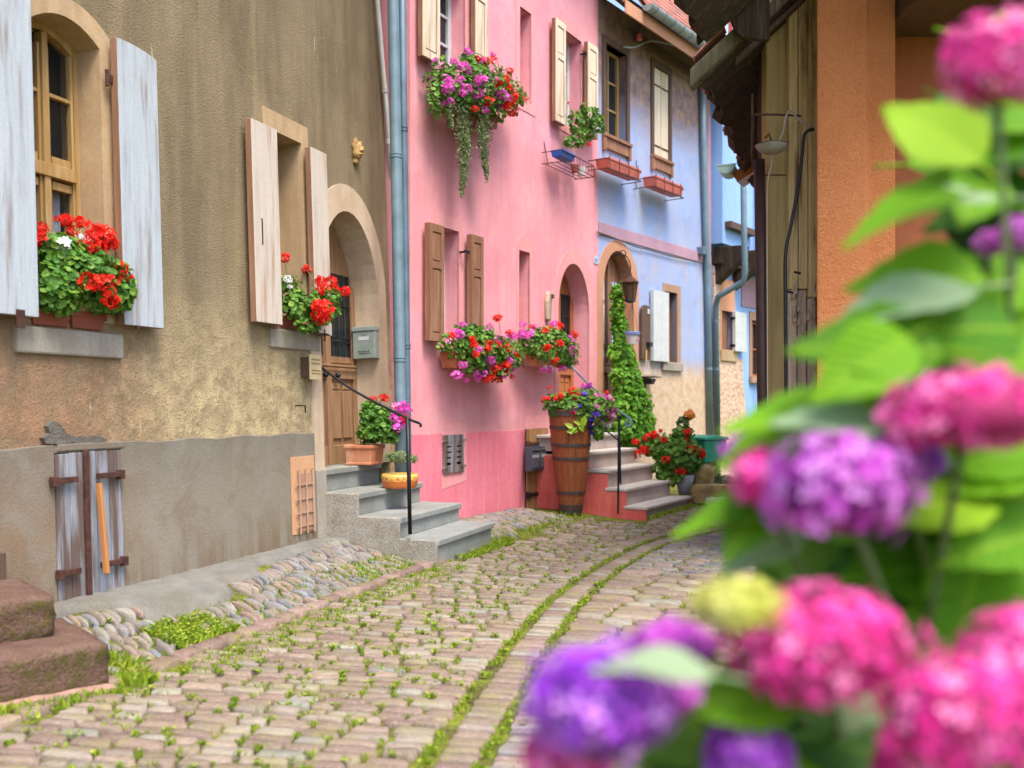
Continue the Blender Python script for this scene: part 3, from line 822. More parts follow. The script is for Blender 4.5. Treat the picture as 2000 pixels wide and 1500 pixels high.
# shutters
def strap(fr, px, py, w, parent, m, L=.10, H=.035, side=1):
    u, v = fr.uv(px, py, w); mb = MB()
    mb.box(u, u+side*L, -w-.012, -w, v-H/2, v+H/2); mb.tube([(u, -w-.005, v-H), (u, -w-.005, v+H)], .012, 8)
    return mb.build('hinge', m, parent)
def board_shutter(house, fr, pxl, pxr, pyt, pyb, w, m, arched=False, th=.055, planks=2, tilt=0.0, edge=None):
    pm = (pyt+pyb)/2
    u0 = fr.U(pxl, w, pm); u1 = fr.U(pxr, w, pm)
    v0 = fr.V(pxr if pyb > 0 else pxl, pyb, w); v1 = fr.V(pxl, pyt, w)
    W = u1-u0
    mb = MB()
    if arched:
        pts = [(0, 0), (W, 0)] + [(W - W*i/6, (v1-v0) - .03*(1-i/6)**1.0 + .035*math.sin(math.pi*(.25+.6*i/6))-.02) for i in range(7)]
    else: pts = [(0, 0), (W, 0), (W, v1-v0), (0, v1-v0)]
    mb.prism(pts, 0, th-.003)
    o = mb.build('shutter', edge or M['wood_edge'], house, bevel=.004)
    o.location = (u0, -w, v0); o.rotation_euler = (tilt, 0, 0)
    # planks form the face
    k = planks; sc = random.Random(int(pxl))
    for i in range(k):
        a, b_ = W*i/k + (.0015 if i else 0), W*(i+1)/k - (.0015 if i < k-1 else 0)
        if arched:
            top = [(b_ - (b_-a)*j/4, (v1-v0) - .03*(1-(1-(b_-(b_-a)*j/4)/W)) + .035*math.sin(math.pi*(.25+.6*(1-(b_-(b_-a)*j/4)/W)))-.02) for j in range(5)]
        else: top = [(b_, v1-v0), (a, v1-v0)]
        MB().prism([(a, 0), (b_, 0)] + top, -.006 - .001*i, 0).build('plank', m, o, bevel=.003)
    return o, u0, u1, v0, v1
o, a, b, c, d = board_shutter(HA, FA, -62, 66, -60, 619, .11, M['white_shutter'], planks=1)
fbox(FA, 36, 50, 604, 640, .115, .13, 'shutter_catch', M['rust'], HA, 0)
o, a, b, c, d = board_shutter(HA, FA, 235, 311, 76, 641, .095, M['white_shutter'], arched=True, planks=1)
strap(FA, 208, 152, .05, HA, M['rust'], .12, .05)
fbox(FA, 268, 274, 618, 642, .085, .10, 'shutter_catch', M['rust'], HA, 0)
board_shutter(HA, FA, 495, 545, 233, 634, .10, M['cream_shutter'], planks=1)
board_shutter(HA, FA, 611, 642, 289, 655, .095, M['cream_shutter'], planks=1)
strap(FA, 600, 355, .05, HA, M['rust'], .07, .05)
fbox(FA, 537, 542, 622, 642, .085, .10, 'shutter_catch', M['rust'], HA, 0)
u, v = FA.uv(505, 440, .09)
MB().tube([(u-.01, -.085, v+.06), (u+.02, -.11, v+.05), (u+.02, -.11, v-.14), (u-.01, -.085, v-.16)], .005, 6).build('shutter_handle', M['iron'], HA)
u, v = FA.uv(628, 652, .1)
mb = MB(); mb.tube([(u-.13, -.10, v), (u+.12, -.10, v)], .008, 6); mb.tube([(u+.05, -.10, v-.06), (u+.05, -.10, v+.04)], .009, 6); mb.tube([(u+.05, -.02, v), (u+.05, -.12, v)], .009, 6)
mb.build('shutter_catch', M['rust'], HA)

# windows with bars and panes
def window(house, u0, u1, v0, v1, y, nx, ny, m, bar=.028, fr_w=.05, mid=None, transom=None, glassm=None, top=None, label=None):
    mb = MB()
    if top is None:
        mb.box(u0, u0+fr_w, y-.03, y+.03, v0, v1); mb.box(u1-fr_w, u1, y-.03, y+.03, v0, v1)
        mb.box(u0+fr_w, u1-fr_w, y-.028, y+.028, v0, v0+fr_w); mb.box(u0+fr_w, u1-fr_w, y-.028, y+.028, v1-fr_w, v1)
    xs = [u0+fr_w + (u1-u0-2*fr_w)*i/nx for i in range(nx+1)]
    ys = [v0+fr_w + (v1-v0-2*fr_w)*i/ny for i in range(ny+1)]
    for i, x in enumerate(xs[1:-1]):
        b = mid if (mid and i == nx//2-1) else bar
        mb.box(x-b/2, x+b/2, y-.024, y+.022, v0+fr_w, v1-fr_w)
    for i, z in enumerate(ys[1:-1]):
        b = transom[1] if (transom and transom[0] == i+1) else bar
        mb.box(u0+fr_w, u1-fr_w, y-.020 - (.02 if transom and transom[0] == i+1 else 0), y+.020, z-b/2, z+b/2)
    f = mb.build('window', m, house, bevel=.004)
    for i in range(nx):
        for j in range(ny):
            MB().box(xs[i]+.004, xs[i+1]-.004, y+.004, y+.008, ys[j]+.004, ys[j+1]-.004).build('pane', glassm or M['glass'], f)
    return f
bu0, bu1 = FA.U(64, 0, 300), FA.U(197, 0, 300)
# big window: two lights with transom; frame head curved
def big_window():
    y = .20; mb = MB(); n = 12
    c = (bu0+bu1)/2; h = (bu1-bu0)/2
    outer = arch(bu0, bu1, 1.81, 3.49, 3.59, n, 2.0)
    inner = arch(bu0+.03, bu1-.03, 1.86, 3.45, 3.54, n, 2.0)
    flat_, tris = tess([outer, inner])
    mb.add([(a, y-.03, b) for a, b in flat_], tris)
    k = len(inner); mb.add([(a, y-.03, b) for a, b in inner] + [(a, y+.03, b) for a, b in inner], [(i, (i+1) % k, (i+1) % k + k, i+k) for i in range(k)])
    mb.box(c-.022, c+.022, y-.045, y+.02, 1.86, 3.53)                      # meeting stile
    mb.box(bu0+.045, bu1-.045, y-.055, y+.02, 2.665, 2.745)                # transom
    for z in (2.28, 3.17): mb.box(bu0+.03, bu1-.03, y-.024, y+.02, z-.012, z+.012)
    for x0, x1 in ((bu0+.032, c-.024), (c+.024, bu1-.032)):
        mb.box(x0, x0+.02, y-.028, y+.021, 1.862, 3.46); mb.box(x1-.02, x1, y-.028, y+.021, 1.862, 3.46)
        for z in (1.865, 2.60, 2.75): mb.box(x0+.03, x1-.03, y-.026, y+.022, z, z+.05)
    f = mb.build('window', M['ochre_frame'], HA, bevel=.004)
    for x0, x1 in ((bu0+.052, c-.044), (c+.044, bu1-.052)):
        for z0, z1 in ((1.915, 2.266), (2.294, 2.60), (2.80, 3.156), (3.184, 3.51)):
            if z1 > 3.505: MB().prism([(x0, z0), (x1, z0)] + ([(x1, 3.46), (x0, 3.515)] if x0 > c else [(x1, 3.515), (x0, 3.46)]), y+.004, y+.008).build('pane', M['glass_clear'], f)
            else: MB().box(x0, x1, y+.004, y+.008, z0, z1).build('pane', M['glass_clear'], f)
    # curtain behind the lower lights
    vs = []; nn = 40
    for i in range(nn+1):
        x = bu0+.05 + (bu1-bu0-.1)*i/nn; yy = y + .07 + .012*math.sin(i*1.3)
        vs += [(x, yy, 1.85), (x, yy, 2.66)]
    mb = MB(); mb.v = vs; mb.f = [(2*i, 2*i+2, 2*i+3, 2*i+1) for i in range(nn)]
    mb.build('curtain', M['curtain'], HA, smooth=True)
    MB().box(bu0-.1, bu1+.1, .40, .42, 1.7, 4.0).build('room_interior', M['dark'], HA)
big_window()
window(HA, su0, su1, sv0, sv1, .26, 2, 3, M['ochre_frame'])
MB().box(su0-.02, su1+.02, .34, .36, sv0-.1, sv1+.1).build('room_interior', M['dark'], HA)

# arched door
def arch_door(house, u0, u1, v0, vs_, vt, y, m, name='door', stile=.07, rail_v=None, glazed=True, gm=None, flip=False):
    mb = MB(); mb.prism(arch(u0, u1, v0, vs_, vt, 16), y+.012, y+.06)
    d = mb.build(name, m, house)
    c = (u0+u1)/2
    def top(x): return vs_ + (vt-vs_)*math.sqrt(max(0, 1-((x-c)/((u1-u0)/2))**2))
    r1 = v0 + (vt-v0)*.37
    mb = MB()
    for x in (u0, c-.04, u1-stile): mb.box(x, x+(.08 if x == c-.04 else stile), y-.012 - (.015 if x == c-.04 else 0), y+.012, v0, top(x+.04) - .03)
    mb.box(u0+stile, u1-stile, y-.010, y+.012, v0, v0+.18)
    mb.box(u0+stile, u1-stile, y-.026, y+.012, r1-.05, r1+.06)
    mb.box(u0+stile-.03, u1-stile+.03, y-.04, y+.012, r1+.06, r1+.085)
    mb.build('door_frame', m, d, bevel=.006)
    for x0, x1 in ((u0+stile+.02, c-.06), (c+.06, u1-stile-.02)):
        k = 2; w = (x1-x0)/k
        for i in range(k):      # raised panels of the lower half
            pn = MB(); pn.box(x0+i*w+.015, x0+(i+1)*w-.015, y-.006, y+.012, v0+.24, r1-.16)
            pn.prism([(x0+i*w+.02, r1-.15), (x0+(i+1)*w-.02, r1-.15), (x0+(i+.85)*w, r1-.09), (x0+(i+.15)*w, r1-.09)], y-.004, y+.012)
            pn.build('panel', m, d, bevel=.006)
        t = min(top(x0), top(x1)) - .12
        if glazed:
            MB().prism([(x0+.02, r1+.16), (x1-.02, r1+.16), (x1-.02, min(t+.0, top(x1)-.12)), (x0+.02, min(t, top(x0)-.12))], y+.002, y+.008).build('pane', gm or M['glass'], d)
            g_ = MB()
            for i in range(4):
                x = x0+.03 + (x1-x0-.06)*i/3; g_.tube([(x, y-.012, r1+.16), (x, y-.012, t)], .006, 6)
            for z in (r1+.3, r1+.34, t-.3): g_.box(x0+.02, x1-.02, y-.018, y-.008, z-.006, z+.006)
            g_.build('grille', M['iron'], d)
            fr_ = MB(); fr_.box(x0, x0+.022, y-.004, y+.012, r1+.10, t); fr_.box(x1-.022, x1, y-.004, y+.012, r1+.10, t); fr_.box(x0+.022, x1-.022, y-.003, y+.012, r1+.10, r1+.16)
            fr_.build('moulding', m, d, bevel=.003)
    return d, c, r1
dA_, dc, dr = arch_door(HA, du0+.002, du1-.002, .75, dtop-.87, dtop-.02, .26, M['door_tan'])
mb = MB()
n = 26
for i in range(n): mb.box(du0+.08+(du1-du0-.16)*(i+.2)/n, du0+.08+(du1-du0-.16)*(i+.8)/n, .212, .222, dr+.028, dr+.052)
mb.build('dentil_moulding', M['door_tan'], dA_)
for s_ in (-1, 1):
    x = dc + s_*.11; MB().lathe([(.0, 0), (.02, .01), (.028, .03), (.016, .05), (0, .055)], 10).xf(Matrix.Translation((x, .235, dr-.02)) @ Matrix.Rotation(R(90), 4, 'X')).build('door_knob', M['iron'], dA_, smooth=True)

# cellar doors in the plinth
def cellar_door(house, fr, pxs, pyt, pyb, y, m, planks, straps, name='cellar_door'):
    """pxs: left, right; straps: list of (px0,px1,py)"""
    u0, v1 = fr.uv(pxs[0], pyt, -y); u1, _ = fr.uv(pxs[1], pyt, -y); v0 = fr.V(pxs[0], pyb, -y)
    d = MB().box(u0, u1, y+.02, y+.035, v0, v1).build(name, M['dark'], house)
    W = (u1-u0)/planks; q = random.Random(int(pxs[0]))
    for i in range(planks):
        e = q.uniform(-.006, .006)
        o = MB().box(u0+W*i+.0025, u0+W*(i+1)-.0025, y + e*.3, y+.02, v0+.01+abs(e), v1-.005+e).build('plank', m, d, bevel=.004)
    return d, u0, u1, v0, v1
cd, c0, c1, cv0, cv1 = cellar_door(HA, FA, (107, 237), 885, 1192, -.03, M['grey_wood'], 5, [])
cm = FA.U(173, .05, 1000)
MB().box(cm-.018, cm+.018, -.050, -.030, cv0, cv1+.01).build('iron_strip', M['rust'], cd, bevel=.003)
def ibar(px0, px1, py, w=.055, H=.034):
    u0, v = FA.uv(px0, py, w); u1, _ = FA.uv(px1, py, w)
    mb = MB(); mb.box(u0, u1, -w-.012, -w+.01, v-H/2, v+H/2)
    e = u0 if px0 < 160 else u1
    mb.box(e-.018, e+.018, -w-.02, -w+.02, v-H*.9, v+H*.75)
    for k in range(3): mb.lathe([(.008, 0), (.006, .006), (0, .008)], 6).xf(Matrix.Identity(4)) if False else None
    mb.build('strap_hinge', M['rust'], cd, bevel=.003)
ibar(106, 151, 940); ibar(190, 236, 930); ibar(118, 157, 1122); ibar(198, 243, 1104)
u0, v0 = FA.uv(207, 1120, .11); u1, v1 = FA.uv(193, 944, .075)
bt = MB().box(-.017, .017, -.012, .012, 0, 1).build('wooden_batten', M['orange_wood'], None, bevel=.003)
pa = FA.pt(u0, -.115, v0); pb = FA.pt(u1, -.075, v1)
dz = (pb-pa); L = dz.length
bt.data.transform(Matrix.Diagonal((1, 1, L, 1))); bt.matrix_world = Matrix.Translation(pa) @ dz.to_track_quat('Z', 'X').to_matrix().to_4x4()
tag(bt, 'orange brown wooden batten wedged upright against the grey cellar doors', 'batten')
# lintel with broken render over it
lm = MB(); lm.box(c0+.02, c1+.03, -.034, -.0, cv1+.005, cv1+.05); lm.build('lintel', M['tan_plinth'], HA, bevel=.008)
rg = random.Random(11); chip = MB()
u, v = c0, cv1+.055
chip.prism([(u-.06, v), (u+.12, v-.01), (u+.30, v-.01), (u+.42, v+.0), (u+.36, v+.03), (u+.16, v+.035), (u+.09, v+.05), (u+.06, v+.10), (u+.0, v+.13), (u-.045, v+.10), (u-.03, v+.06), (u-.08, v+.035)], -.031, -.0)
tag(chip.build('cracked_render', M['crack_patch'], HA), kind='stuff')
# vent panel near the steps
u0, v0 = FA.uv(571, 1046, .03); u1, _ = FA.uv(617, 1046, .03); v1 = FA.V(571, 893, .03)
vp = MB().box(u0, u1, -.034, -.029, v0, v1).build('vent_panel', M['panel_orange'], HA, bevel=.004)
mb = MB()
mb.box(u0+.08, u1-.04, -.046, -.034, v0+.02, v1-.14)
for t_ in (.0, .5, 1.0):
    x = u0+.09 + (u1-u0-.15)*t_; mb.tube([(x, -.055, v0+.0), (x, -.055, v1-.1)], .010, 6)
for t_ in (.12, .33, .55, .78): z = v0 + (v1-v0-.12)*t_; mb.box(u0+.04, u1-.03, -.058, -.048, z-.004, z+.004)
mb.build('vent_grille', M['brown_stone'], vp)
mb = MB(); u, v = FA.uv(592, 792, .05); mb.tube([(u-.04, 0, v), (u-.04, -.05, v), (u+.03, -.05, v), (u+.035, -.05, v-.06)], .006, 6); mb.build('iron_hook', M['iron'], HA)
fbox(FA, -30, 14, 1086, 1156, .028, .05, 'wall_box', M['timber'], HA, .004)
# carved head on the wall
def ornament():
    u, v = FA.uv(699, 294, .04); t = thing('carved_stone_head', 'small ochre carved stone head set high on the tan wall', 'ornament', FA.M @ Matrix.Translation((u, 0, v)))
    mb = MB(); mb.lathe([(0, -.075), (.045, -.07), (.06, -.03), (.05, .01), (.065, .04), (.04, .075), (0, .085)], 12)
    mb.xf(Matrix.Translation((0, -.03, 0)) @ Matrix.Diagonal((1, .8, 1, 1)))
    mb.build('head', M['ochre_orn'], t, smooth=True)
    e = MB(); e.prism([(-.055, .05), (-.02, .06), (-.045, .11)], -.06, -.02); e.prism([(.055, .05), (.02, .06), (.045, .10)], -.06, -.02); e.prism([(-.025, -.01), (.025, -.01), (.0, .035)], -.10, -.06)
    e.prism([(-.03, -.045), (.03, -.045), (.02, -.03), (-.02, -.03)], -.088, -.06)
    e.build('face', M['ochre_orn'], t, bevel=.006)
    MB().box(-.035, .035, -.04, 0, -.12, -.075).build('bracket', M['ochre_orn'], t, bevel=.008)
ornament()
# eaves of the tan house (above the picture)
mb = MB(); mb.box(-5.4, AEND+.1, -.5, -.38, TOPA, TOPA+.12); mb.box(-5.4, AEND+.1, -.38, .7, TOPA+.0, TOPA+.10); mb.build('eaves', M['timber'], HA)
MB().prism([(-.6, TOPA+.13), (3.2, TOPA+2.6), (3.2, TOPA+2.72), (-.6, TOPA+.25)], -5.4, AEND+.1, 'x').build('roof', M['tile'], HA)
MB().box(-5.2, AEND, .55, 3.2, -.1, TOPA).build('side_wall', M['tan'], HA)
# drain pipes at the junction
def pipe(name, house, pts, r, m, clips=(), seg=12, cm=None):
    mb = MB(); mb.tube(pts, r, seg); o = mb.build(name, m, house, smooth=True)
    for z in clips:
        # ring
        p0 = None
        for a, b in zip(pts, pts[1:]):
            if min(a[2], b[2]) <= z <= max(a[2], b[2]) and abs(a[2]-b[2]) > .01:
                f = (z-a[2])/(b[2]-a[2]); p0 = [a[i]+(b[i]-a[i])*f for i in range(3)]
        if p0: 
            q = MB(); q.lathe([(r, -.022), (r+.007, -.022), (r+.007, -.008), (r+.002, -.006), (r+.002, .006), (r+.007, .008), (r+.007, .022), (r, .022)], seg, p0)
            q.build('pipe_clip', cm or m, o, smooth=False)
    return o
def zpx(fr, px, py, w=0): return fr.V(px, py, w)
dp = Frame(0, 0, .56, 1)
# tan house thin pipe, lying on the wall near its end
u, _ = FA.uv(765, 250, .04); z1 = FA.V(768, 395, .04)
p_top = FA.uv(737, 0, .05); p_bot = FA.uv(768, 398, .05)
pl_ = [(FA.uv(726, -200, .05)[0], -.05, FA.uv(726, -200, .05)[1]), (p_top[0], -.05, p_top[1]), (FA.uv(754, 200, .05)[0], -.05, FA.uv(754, 200, .05)[1]), (p_bot[0], -.05, p_bot[1])]
pipe('thin_pipe', HA, pl_, .022, M['white_pipe'], [3.4, 3.9, 4.4])
q = FA.uv(771, 425, .05); q2 = FA.uv(764, 437, .03)
pipe('pipe_elbow', HA, [(p_bot[0], -.05, p_bot[1]+.02), (q[0], -.055, q[1]+.04), (q[0]-.005, -.05, q[1]), (q2[0]+.02, -.03, q2[1]+.005), (q2[0], .0, q2[1])], .026, M['zinc_light'])

# ------------------------------------------------------------------ the pink house
HB = thing('pink_house', 'pink rendered house with brown shutters and arched orange door', 'house', FB.M)
BEND = FB.U(1168, 0, 500); TOPB = 7.6
def op(fr, px0, px1, pyt, pyb, refx=None, w=0):
    """opening from photo: left/right px, top py at left px, bottom py at left px"""
    pm = (pyt+pyb)/2
    u0 = fr.U(px0, w, pm); u1 = fr.U(px1, w, pm); v1 = fr.V(px0, pyt, w); v0 = fr.V(px0, pyb, w)
    return u0, u1, v0, v1
w1 = op(FB, 856, 908, -70, 128); n1 = op(FB, 1015, 1037, 12, 192); w2 = op(FB, 1103, 1135, 58, 243)
w3 = op(FB, 862, 896, 443, 668); n2 = op(FB, 1013, 1034, 488, 665)
d0, d1 = FB.U(1090, 0, 650), FB.U(1150, 0, 650); dv1 = FB.V(1114, 513); LAND = FB.V(1110, 846, 0)
LAND = .93
pd_in = arch(d0, d1, LAND, dv1-.62, dv1, 16)
holes = [rect(*w1), rect(*n1), rect(*w2), rect(*w3), rect(*n2), pd_in]
cg = op(FB, 1030, 1071, 838, 1000)
PLB = .998
wall_mb(rect(0, BEND, -.1, TOPB), holes, .32).build('wall', M['pink'], HB)
# incised surround borders: raised thin bands
def border(fr, house, ol, il, m, proud=.007): return surround_mb(ol, il, proud, .02).build('window_surround', m, house)
def grow(o, l, r_, b_, t): return (o[0]-l, o[1]+r_, o[2]-b_, o[3]+t)
border(FB, HB, rect(*grow(w1, .14, .16, .10, .2)), rect(*w1), M['pink_surr'])
border(FB, HB, rect(*grow(n1, .10, .10, .12, .22)), rect(*n1), M['pink_surr'])
border(FB, HB, rect(*grow(w2, .14, .14, .10, .20)), rect(*w2), M['pink_surr'])
border(FB, HB, rect(*grow(w3, .12, .08, .06, .14)), rect(*w3), M['pink_surr'])
border(FB, HB, arch(n2[0]-.05, n2[1]+.06, n2[2]-.06, n2[3]+.02, n2[3]+.19, 12), rect(*n2), M['pink_surr'])
ov = arch(d0-.10, d1+.17, LAND, dv1-.50, dv1+.19, 18)
border(FB, HB, ov, pd_in, M['pink_surr'])
# deep pink base, 6 mm proud, leaving vent panel and cellar door free
vent = op(FB, 862, 910, 822, 928); 
vb = (vent[0], vent[1], .42, 1.14)
def cellar_rect(): return (cg[0]-.06, cg[1]+.05)
ce0, ce1 = cellar_rect()
pb = MB()
for a, b_ in ((0.0, vent[0]), (vent[1], ce0), (ce1, 2.20)):
    pb.prism([(a, -.09), (b_, -.09)] + wavy_top(a, b_, PLB, 6, .004), -.007, 0)
pb.prism([(vent[0], -.09), (vent[1], -.09), (vent[1], vb[2]+.06), (vent[0], vb[2])], -.007, 0)
pb.build('plinth', M['pink_deep'], HB)
MB().prism([(ce0+.003, -.09), (ce1-.003, -.09), (ce1-.003, cg[3]+.17), (ce0+.003, cg[3]+.15)], -.010, 0).build('cellar_surround', M['pink_surr'], HB)
MB().prism([(vb[0]+.003, vb[2]+.004), (vb[1]-.003, vb[2]+.064), (vb[1]-.003, vb[3]), (vb[0]+.003, vb[3])], -.009, 0).build('vent_surround', M['pink_surr'], HB)
MB().box(-.0, .5, .32, 4.5, -.1, TOPB).build('side_wall', M['pink'], HB)
MB().box(.5, BEND, .33, 4.5, -.1, TOPB).build('rear_body', M['pink'], HB)
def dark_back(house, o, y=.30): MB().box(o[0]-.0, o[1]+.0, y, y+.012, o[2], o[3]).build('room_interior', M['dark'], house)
for o_ in (w1, w2, w3): window(HB, o_[0], o_[1], o_[2], o_[3], .20, 2, 3, M['white'], bar=.03, fr_w=.06); dark_back(HB, o_, .29)
for o_ in (n1, n2):
    MB().box(o_[0], o_[1]-.06, .15, .20, o_[2], o_[3]).build('blind_panel', M['pink_surr'], HB)
    MB().box(o_[1]-.06, o_[1], .15, .20, o_[2], o_[3]).build('dark_strip', M['brown_shutter'], HB)  # dark brown strip beside the blind panel
def panel_shutter(house, fr, pxl, pxr, pyt, pyb, w, m, me_, groups=((.04, .36), (.42, .95)), th=.055):
    pm = (pyt+pyb)/2
    u0 = fr.U(pxl, w, pm); u1 = fr.U(pxr, w, pm); v0 = fr.V(pxl, pyb, w); v1 = fr.V(pxl, pyt, w)
    W, H = u1-u0, v1-v0
    o = MB().box(0, W, .004, th, 0, H).build('shutter', me_, house, bevel=.003); o.location = (u0, -w, v0)
    st = .05; mb = MB()
    mb.box(0, st, -.012, .004, 0, H); mb.box(W-st, W, -.012, .004, 0, H)
    zs = [0, .06, H-.07, H]; rails = [(0, .08), (H-.08, H), (H*.62, H*.62+.07)]
    for a, b_ in rails: mb.box(st, W-st, -.0115, .004, a, b_)
    mb.build('shutter_frame', m, o, bevel=.003)
    for a, b_ in ((.08, H*.62), (H*.62+.07, H-.08)):
        MB().box(st+.014, W-st-.014, -.005, .004, a+.014, b_-.014).build('panel', m, o, bevel=.004)
    return o
panel_shutter(HB, FB, 825, 858, -110, 108, .10, M['ivory_shutter'], M['brown_shutter'])
panel_shutter(HB, FB, 928, 951, -80, 118, .10, M['ivory_shutter'], M['brown_shutter'])
panel_shutter(HB, FB, 1085, 1104, 34, 235, .10, M['ivory_shutter'], M['brown_shutter'])
panel_shutter(HB, FB, 1148, 1167, 80, 262, .10, M['ivory_shutter'], M['brown_shutter'])
panel_shutter(HB, FB, 838, 866, 434, 665, .10, M['brown_shutter'], M['brown_shutter'])
panel_shutter(HB, FB, 920, 943, 457, 672, .10, M['brown_shutter'], M['brown_shutter'])
for px, py in ((905, 492), (1140, 105), (845, 115), (1092, 238)):
    u, v = FB.uv(px, py, .05); mb = MB(); mb.tube([(u, 0, v), (u, -.08, v)], .012, 6); mb.box(u-.03, u+.06, -.09, -.075, v-.015, v+.015); mb.build('hinge', M['iron'], HB)
# door: orange wood, grille glass
dB_, c_, r_ = arch_door(HB, d0+.002, d1-.002, LAND, dv1-.63, dv1-.02, .24, M['door_orange'], stile=.08)
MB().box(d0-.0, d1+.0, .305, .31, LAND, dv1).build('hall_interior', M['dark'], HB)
# small grey cellar shutters with slots
u0, v0 = FB.uv(866, 925, .02); u1, _ = FB.uv(905, 925, .02); v1 = FB.V(866, 850, .02)
vs_ = MB().box(u0, u1, -.013, -.0095, v0, v1).build('vent_shutter', M['dark'], HB)
W = (u1-u0)/2
for k in range(2):
    a, b_ = u0+W*k+.003, u0+W*(k+1)-.003
    mb = MB(); mb.box(a, a+W*.25, -.030, -.013, v0, v1); mb.box(b_-W*.25, b_, -.030, -.013, v0, v1)
    ns = 6; zz0, zz1 = v0+(v1-v0)*.2, v0+(v1-v0)*.78
    mb.box(a+W*.25, b_-W*.25, -.0295, -.013, v0, zz0); mb.box(a+W*.25, b_-W*.25, -.0295, -.013, zz1, v1)
    for i in range(4): z = zz0 + (zz1-zz0)*(i+.5)/4; mb.box(a+W*.25, b_-W*.25, -.0295, -.013, z-.0, z+(zz1-zz0)/8+.012)
    mb.build('slotted_leaf', M['grey_wood'], vs_, bevel=.002)
for zf in (.15, .85):
    for a, b_ in ((u0-.03, u0+.06), (u1-.06, u1+.03)): MB().box(a, b_, -.037, -.030, v0+(v1-v0)*zf-.012, v0+(v1-v0)*zf+.012).build('strap_hinge', M['grey_wood'], vs_)
# wooden cellar door
cd, c0, c1, cv0, cv1 = cellar_door(HB, FB, (1030, 1071), 838, 1003, -.035, M['cellar_wood'], 4, [])
for py in (868, 968):
    v = FB.V(1030, py, .05); mb = MB(); mb.box(c0-.02, c0+(c1-c0)*.48, -.060, -.040, v-.022, v+.022); mb.box(c0+(c1-c0)*.52, c1+.03, -.060, -.040, v-.022, v+.022)
    mb.box(c0-.03, c0+.01, -.07, -.03, v-.04, v+.04); mb.box(c1, c1+.04, -.07, -.03, v-.04, v+.04)
    mb.build('strap_hinge', M['rust'] if py < 900 else M['iron'], cd, bevel=.004)
# eaves
mb = MB()
mb.box(-.3, BEND+.0, -.55, .4, TOPB, TOPB+.14)
mb.build('eaves', M['brick_red'], HB)
MB().prism([(-.6, TOPB+.14), (4.5, TOPB+3.2), (4.5, TOPB+3.34), (-.6, TOPB+.28)], -.3, BEND, 'x').build('roof', M['tile'], HB)
# big drain pipes standing in the corner
rA = .054
def pz(px, d): return (px-CX)/FPX*d
# frame-local points of pink house
def loc(fr, P): return tuple(fr.I @ Vector(P))
mp = [(pz(779, 9.05)-.0, 9.05, z) for z in (6.9, 2.0, .35)]
base_px = [(767, 6.2), (778, 2.8), (783.5, .4)]
pts = [loc(FB, (pz(760, 9.12), 9.12, 7.2)), loc(FB, (pz(768, 9.1), 9.1, 5.0)), loc(FB, (pz(776, 9.06), 9.06, 3.0)), loc(FB, (pz(782, 9.02), 9.02, 1.3)), loc(FB, (pz(783, 9.0), 9.0, .50))]
pipe('drain_pipe', HB, pts, rA, M['zinc'], [1.72, 3.62], 16)
pts2 = [loc(FB, (pz(781, 9.2), 9.2, 7.2)), loc(FB, (pz(788, 9.18), 9.18, 4.0)), loc(FB, (pz(795, 9.16), 9.16, 1.3)), loc(FB, (pz(796, 9.16), 9.16, .50))]
pipe('drain_pipe', HB, pts2, .036, M['zinc_dark'], [1.85, 3.9, 1.0], 12)
# ------------------------------------------------------------------ the blue house
HC = thing('blue_house', 'blue limewashed house with rose stone arch and worn beige foot', 'house', FC.M)
CEND = FC.U(1388, 0, 600); TOPC = FC.V(1172, 5, 0) + .1
cw1 = op(FC, 1181, 1222, 84, 262); cw2 = op(FC, 1275, 1305, 128, 303)
cw3 = op(FC, 1297, 1322, 568, 706)
q0, q1 = FC.U(1177, 0, 650), FC.U(1236, 0, 650); qt = FC.V(1206, 490); qp = FC.V(1207, 470)
c_in = arch(q0, q1, LAND-.1, qt-.60, qt, 16)
c_out = arch(q0-.16, q1+.16, LAND-.1, qp-.66, qp, 16)
wall_mb(rect(.0, CEND, -.1, TOPC), [rect(*cw1), rect(*cw2), rect(*cw3), c_out], .30).build('wall', M['blue'], HC)
surround_mb(c_out, c_in, .012, .28).build('door_surround', M['rose_stone'], HC)
MB().box(0.0, CEND, .31, 4.0, -.1, TOPC).build('rear_body', M['blue'], HC)
def timber_border(o_, l=.08, r_=.08, b_=.0, t=.10, m='timber', proud=.03):
    return surround_mb(rect(*grow(o_, l, r_, b_+.001, t)), rect(*o_), proud, .16).build('window_surround', M[m], HC)
timber_border(cw1); timber_border(cw2); timber_border(cw3, .05, .12, .01, .12, 'brown_stone', .01)
window(HC, *cw1[:4], .14, 2, 3, M['ochre_frame'], bar=.03, fr_w=.05); dark_back(HC, cw1, .27)
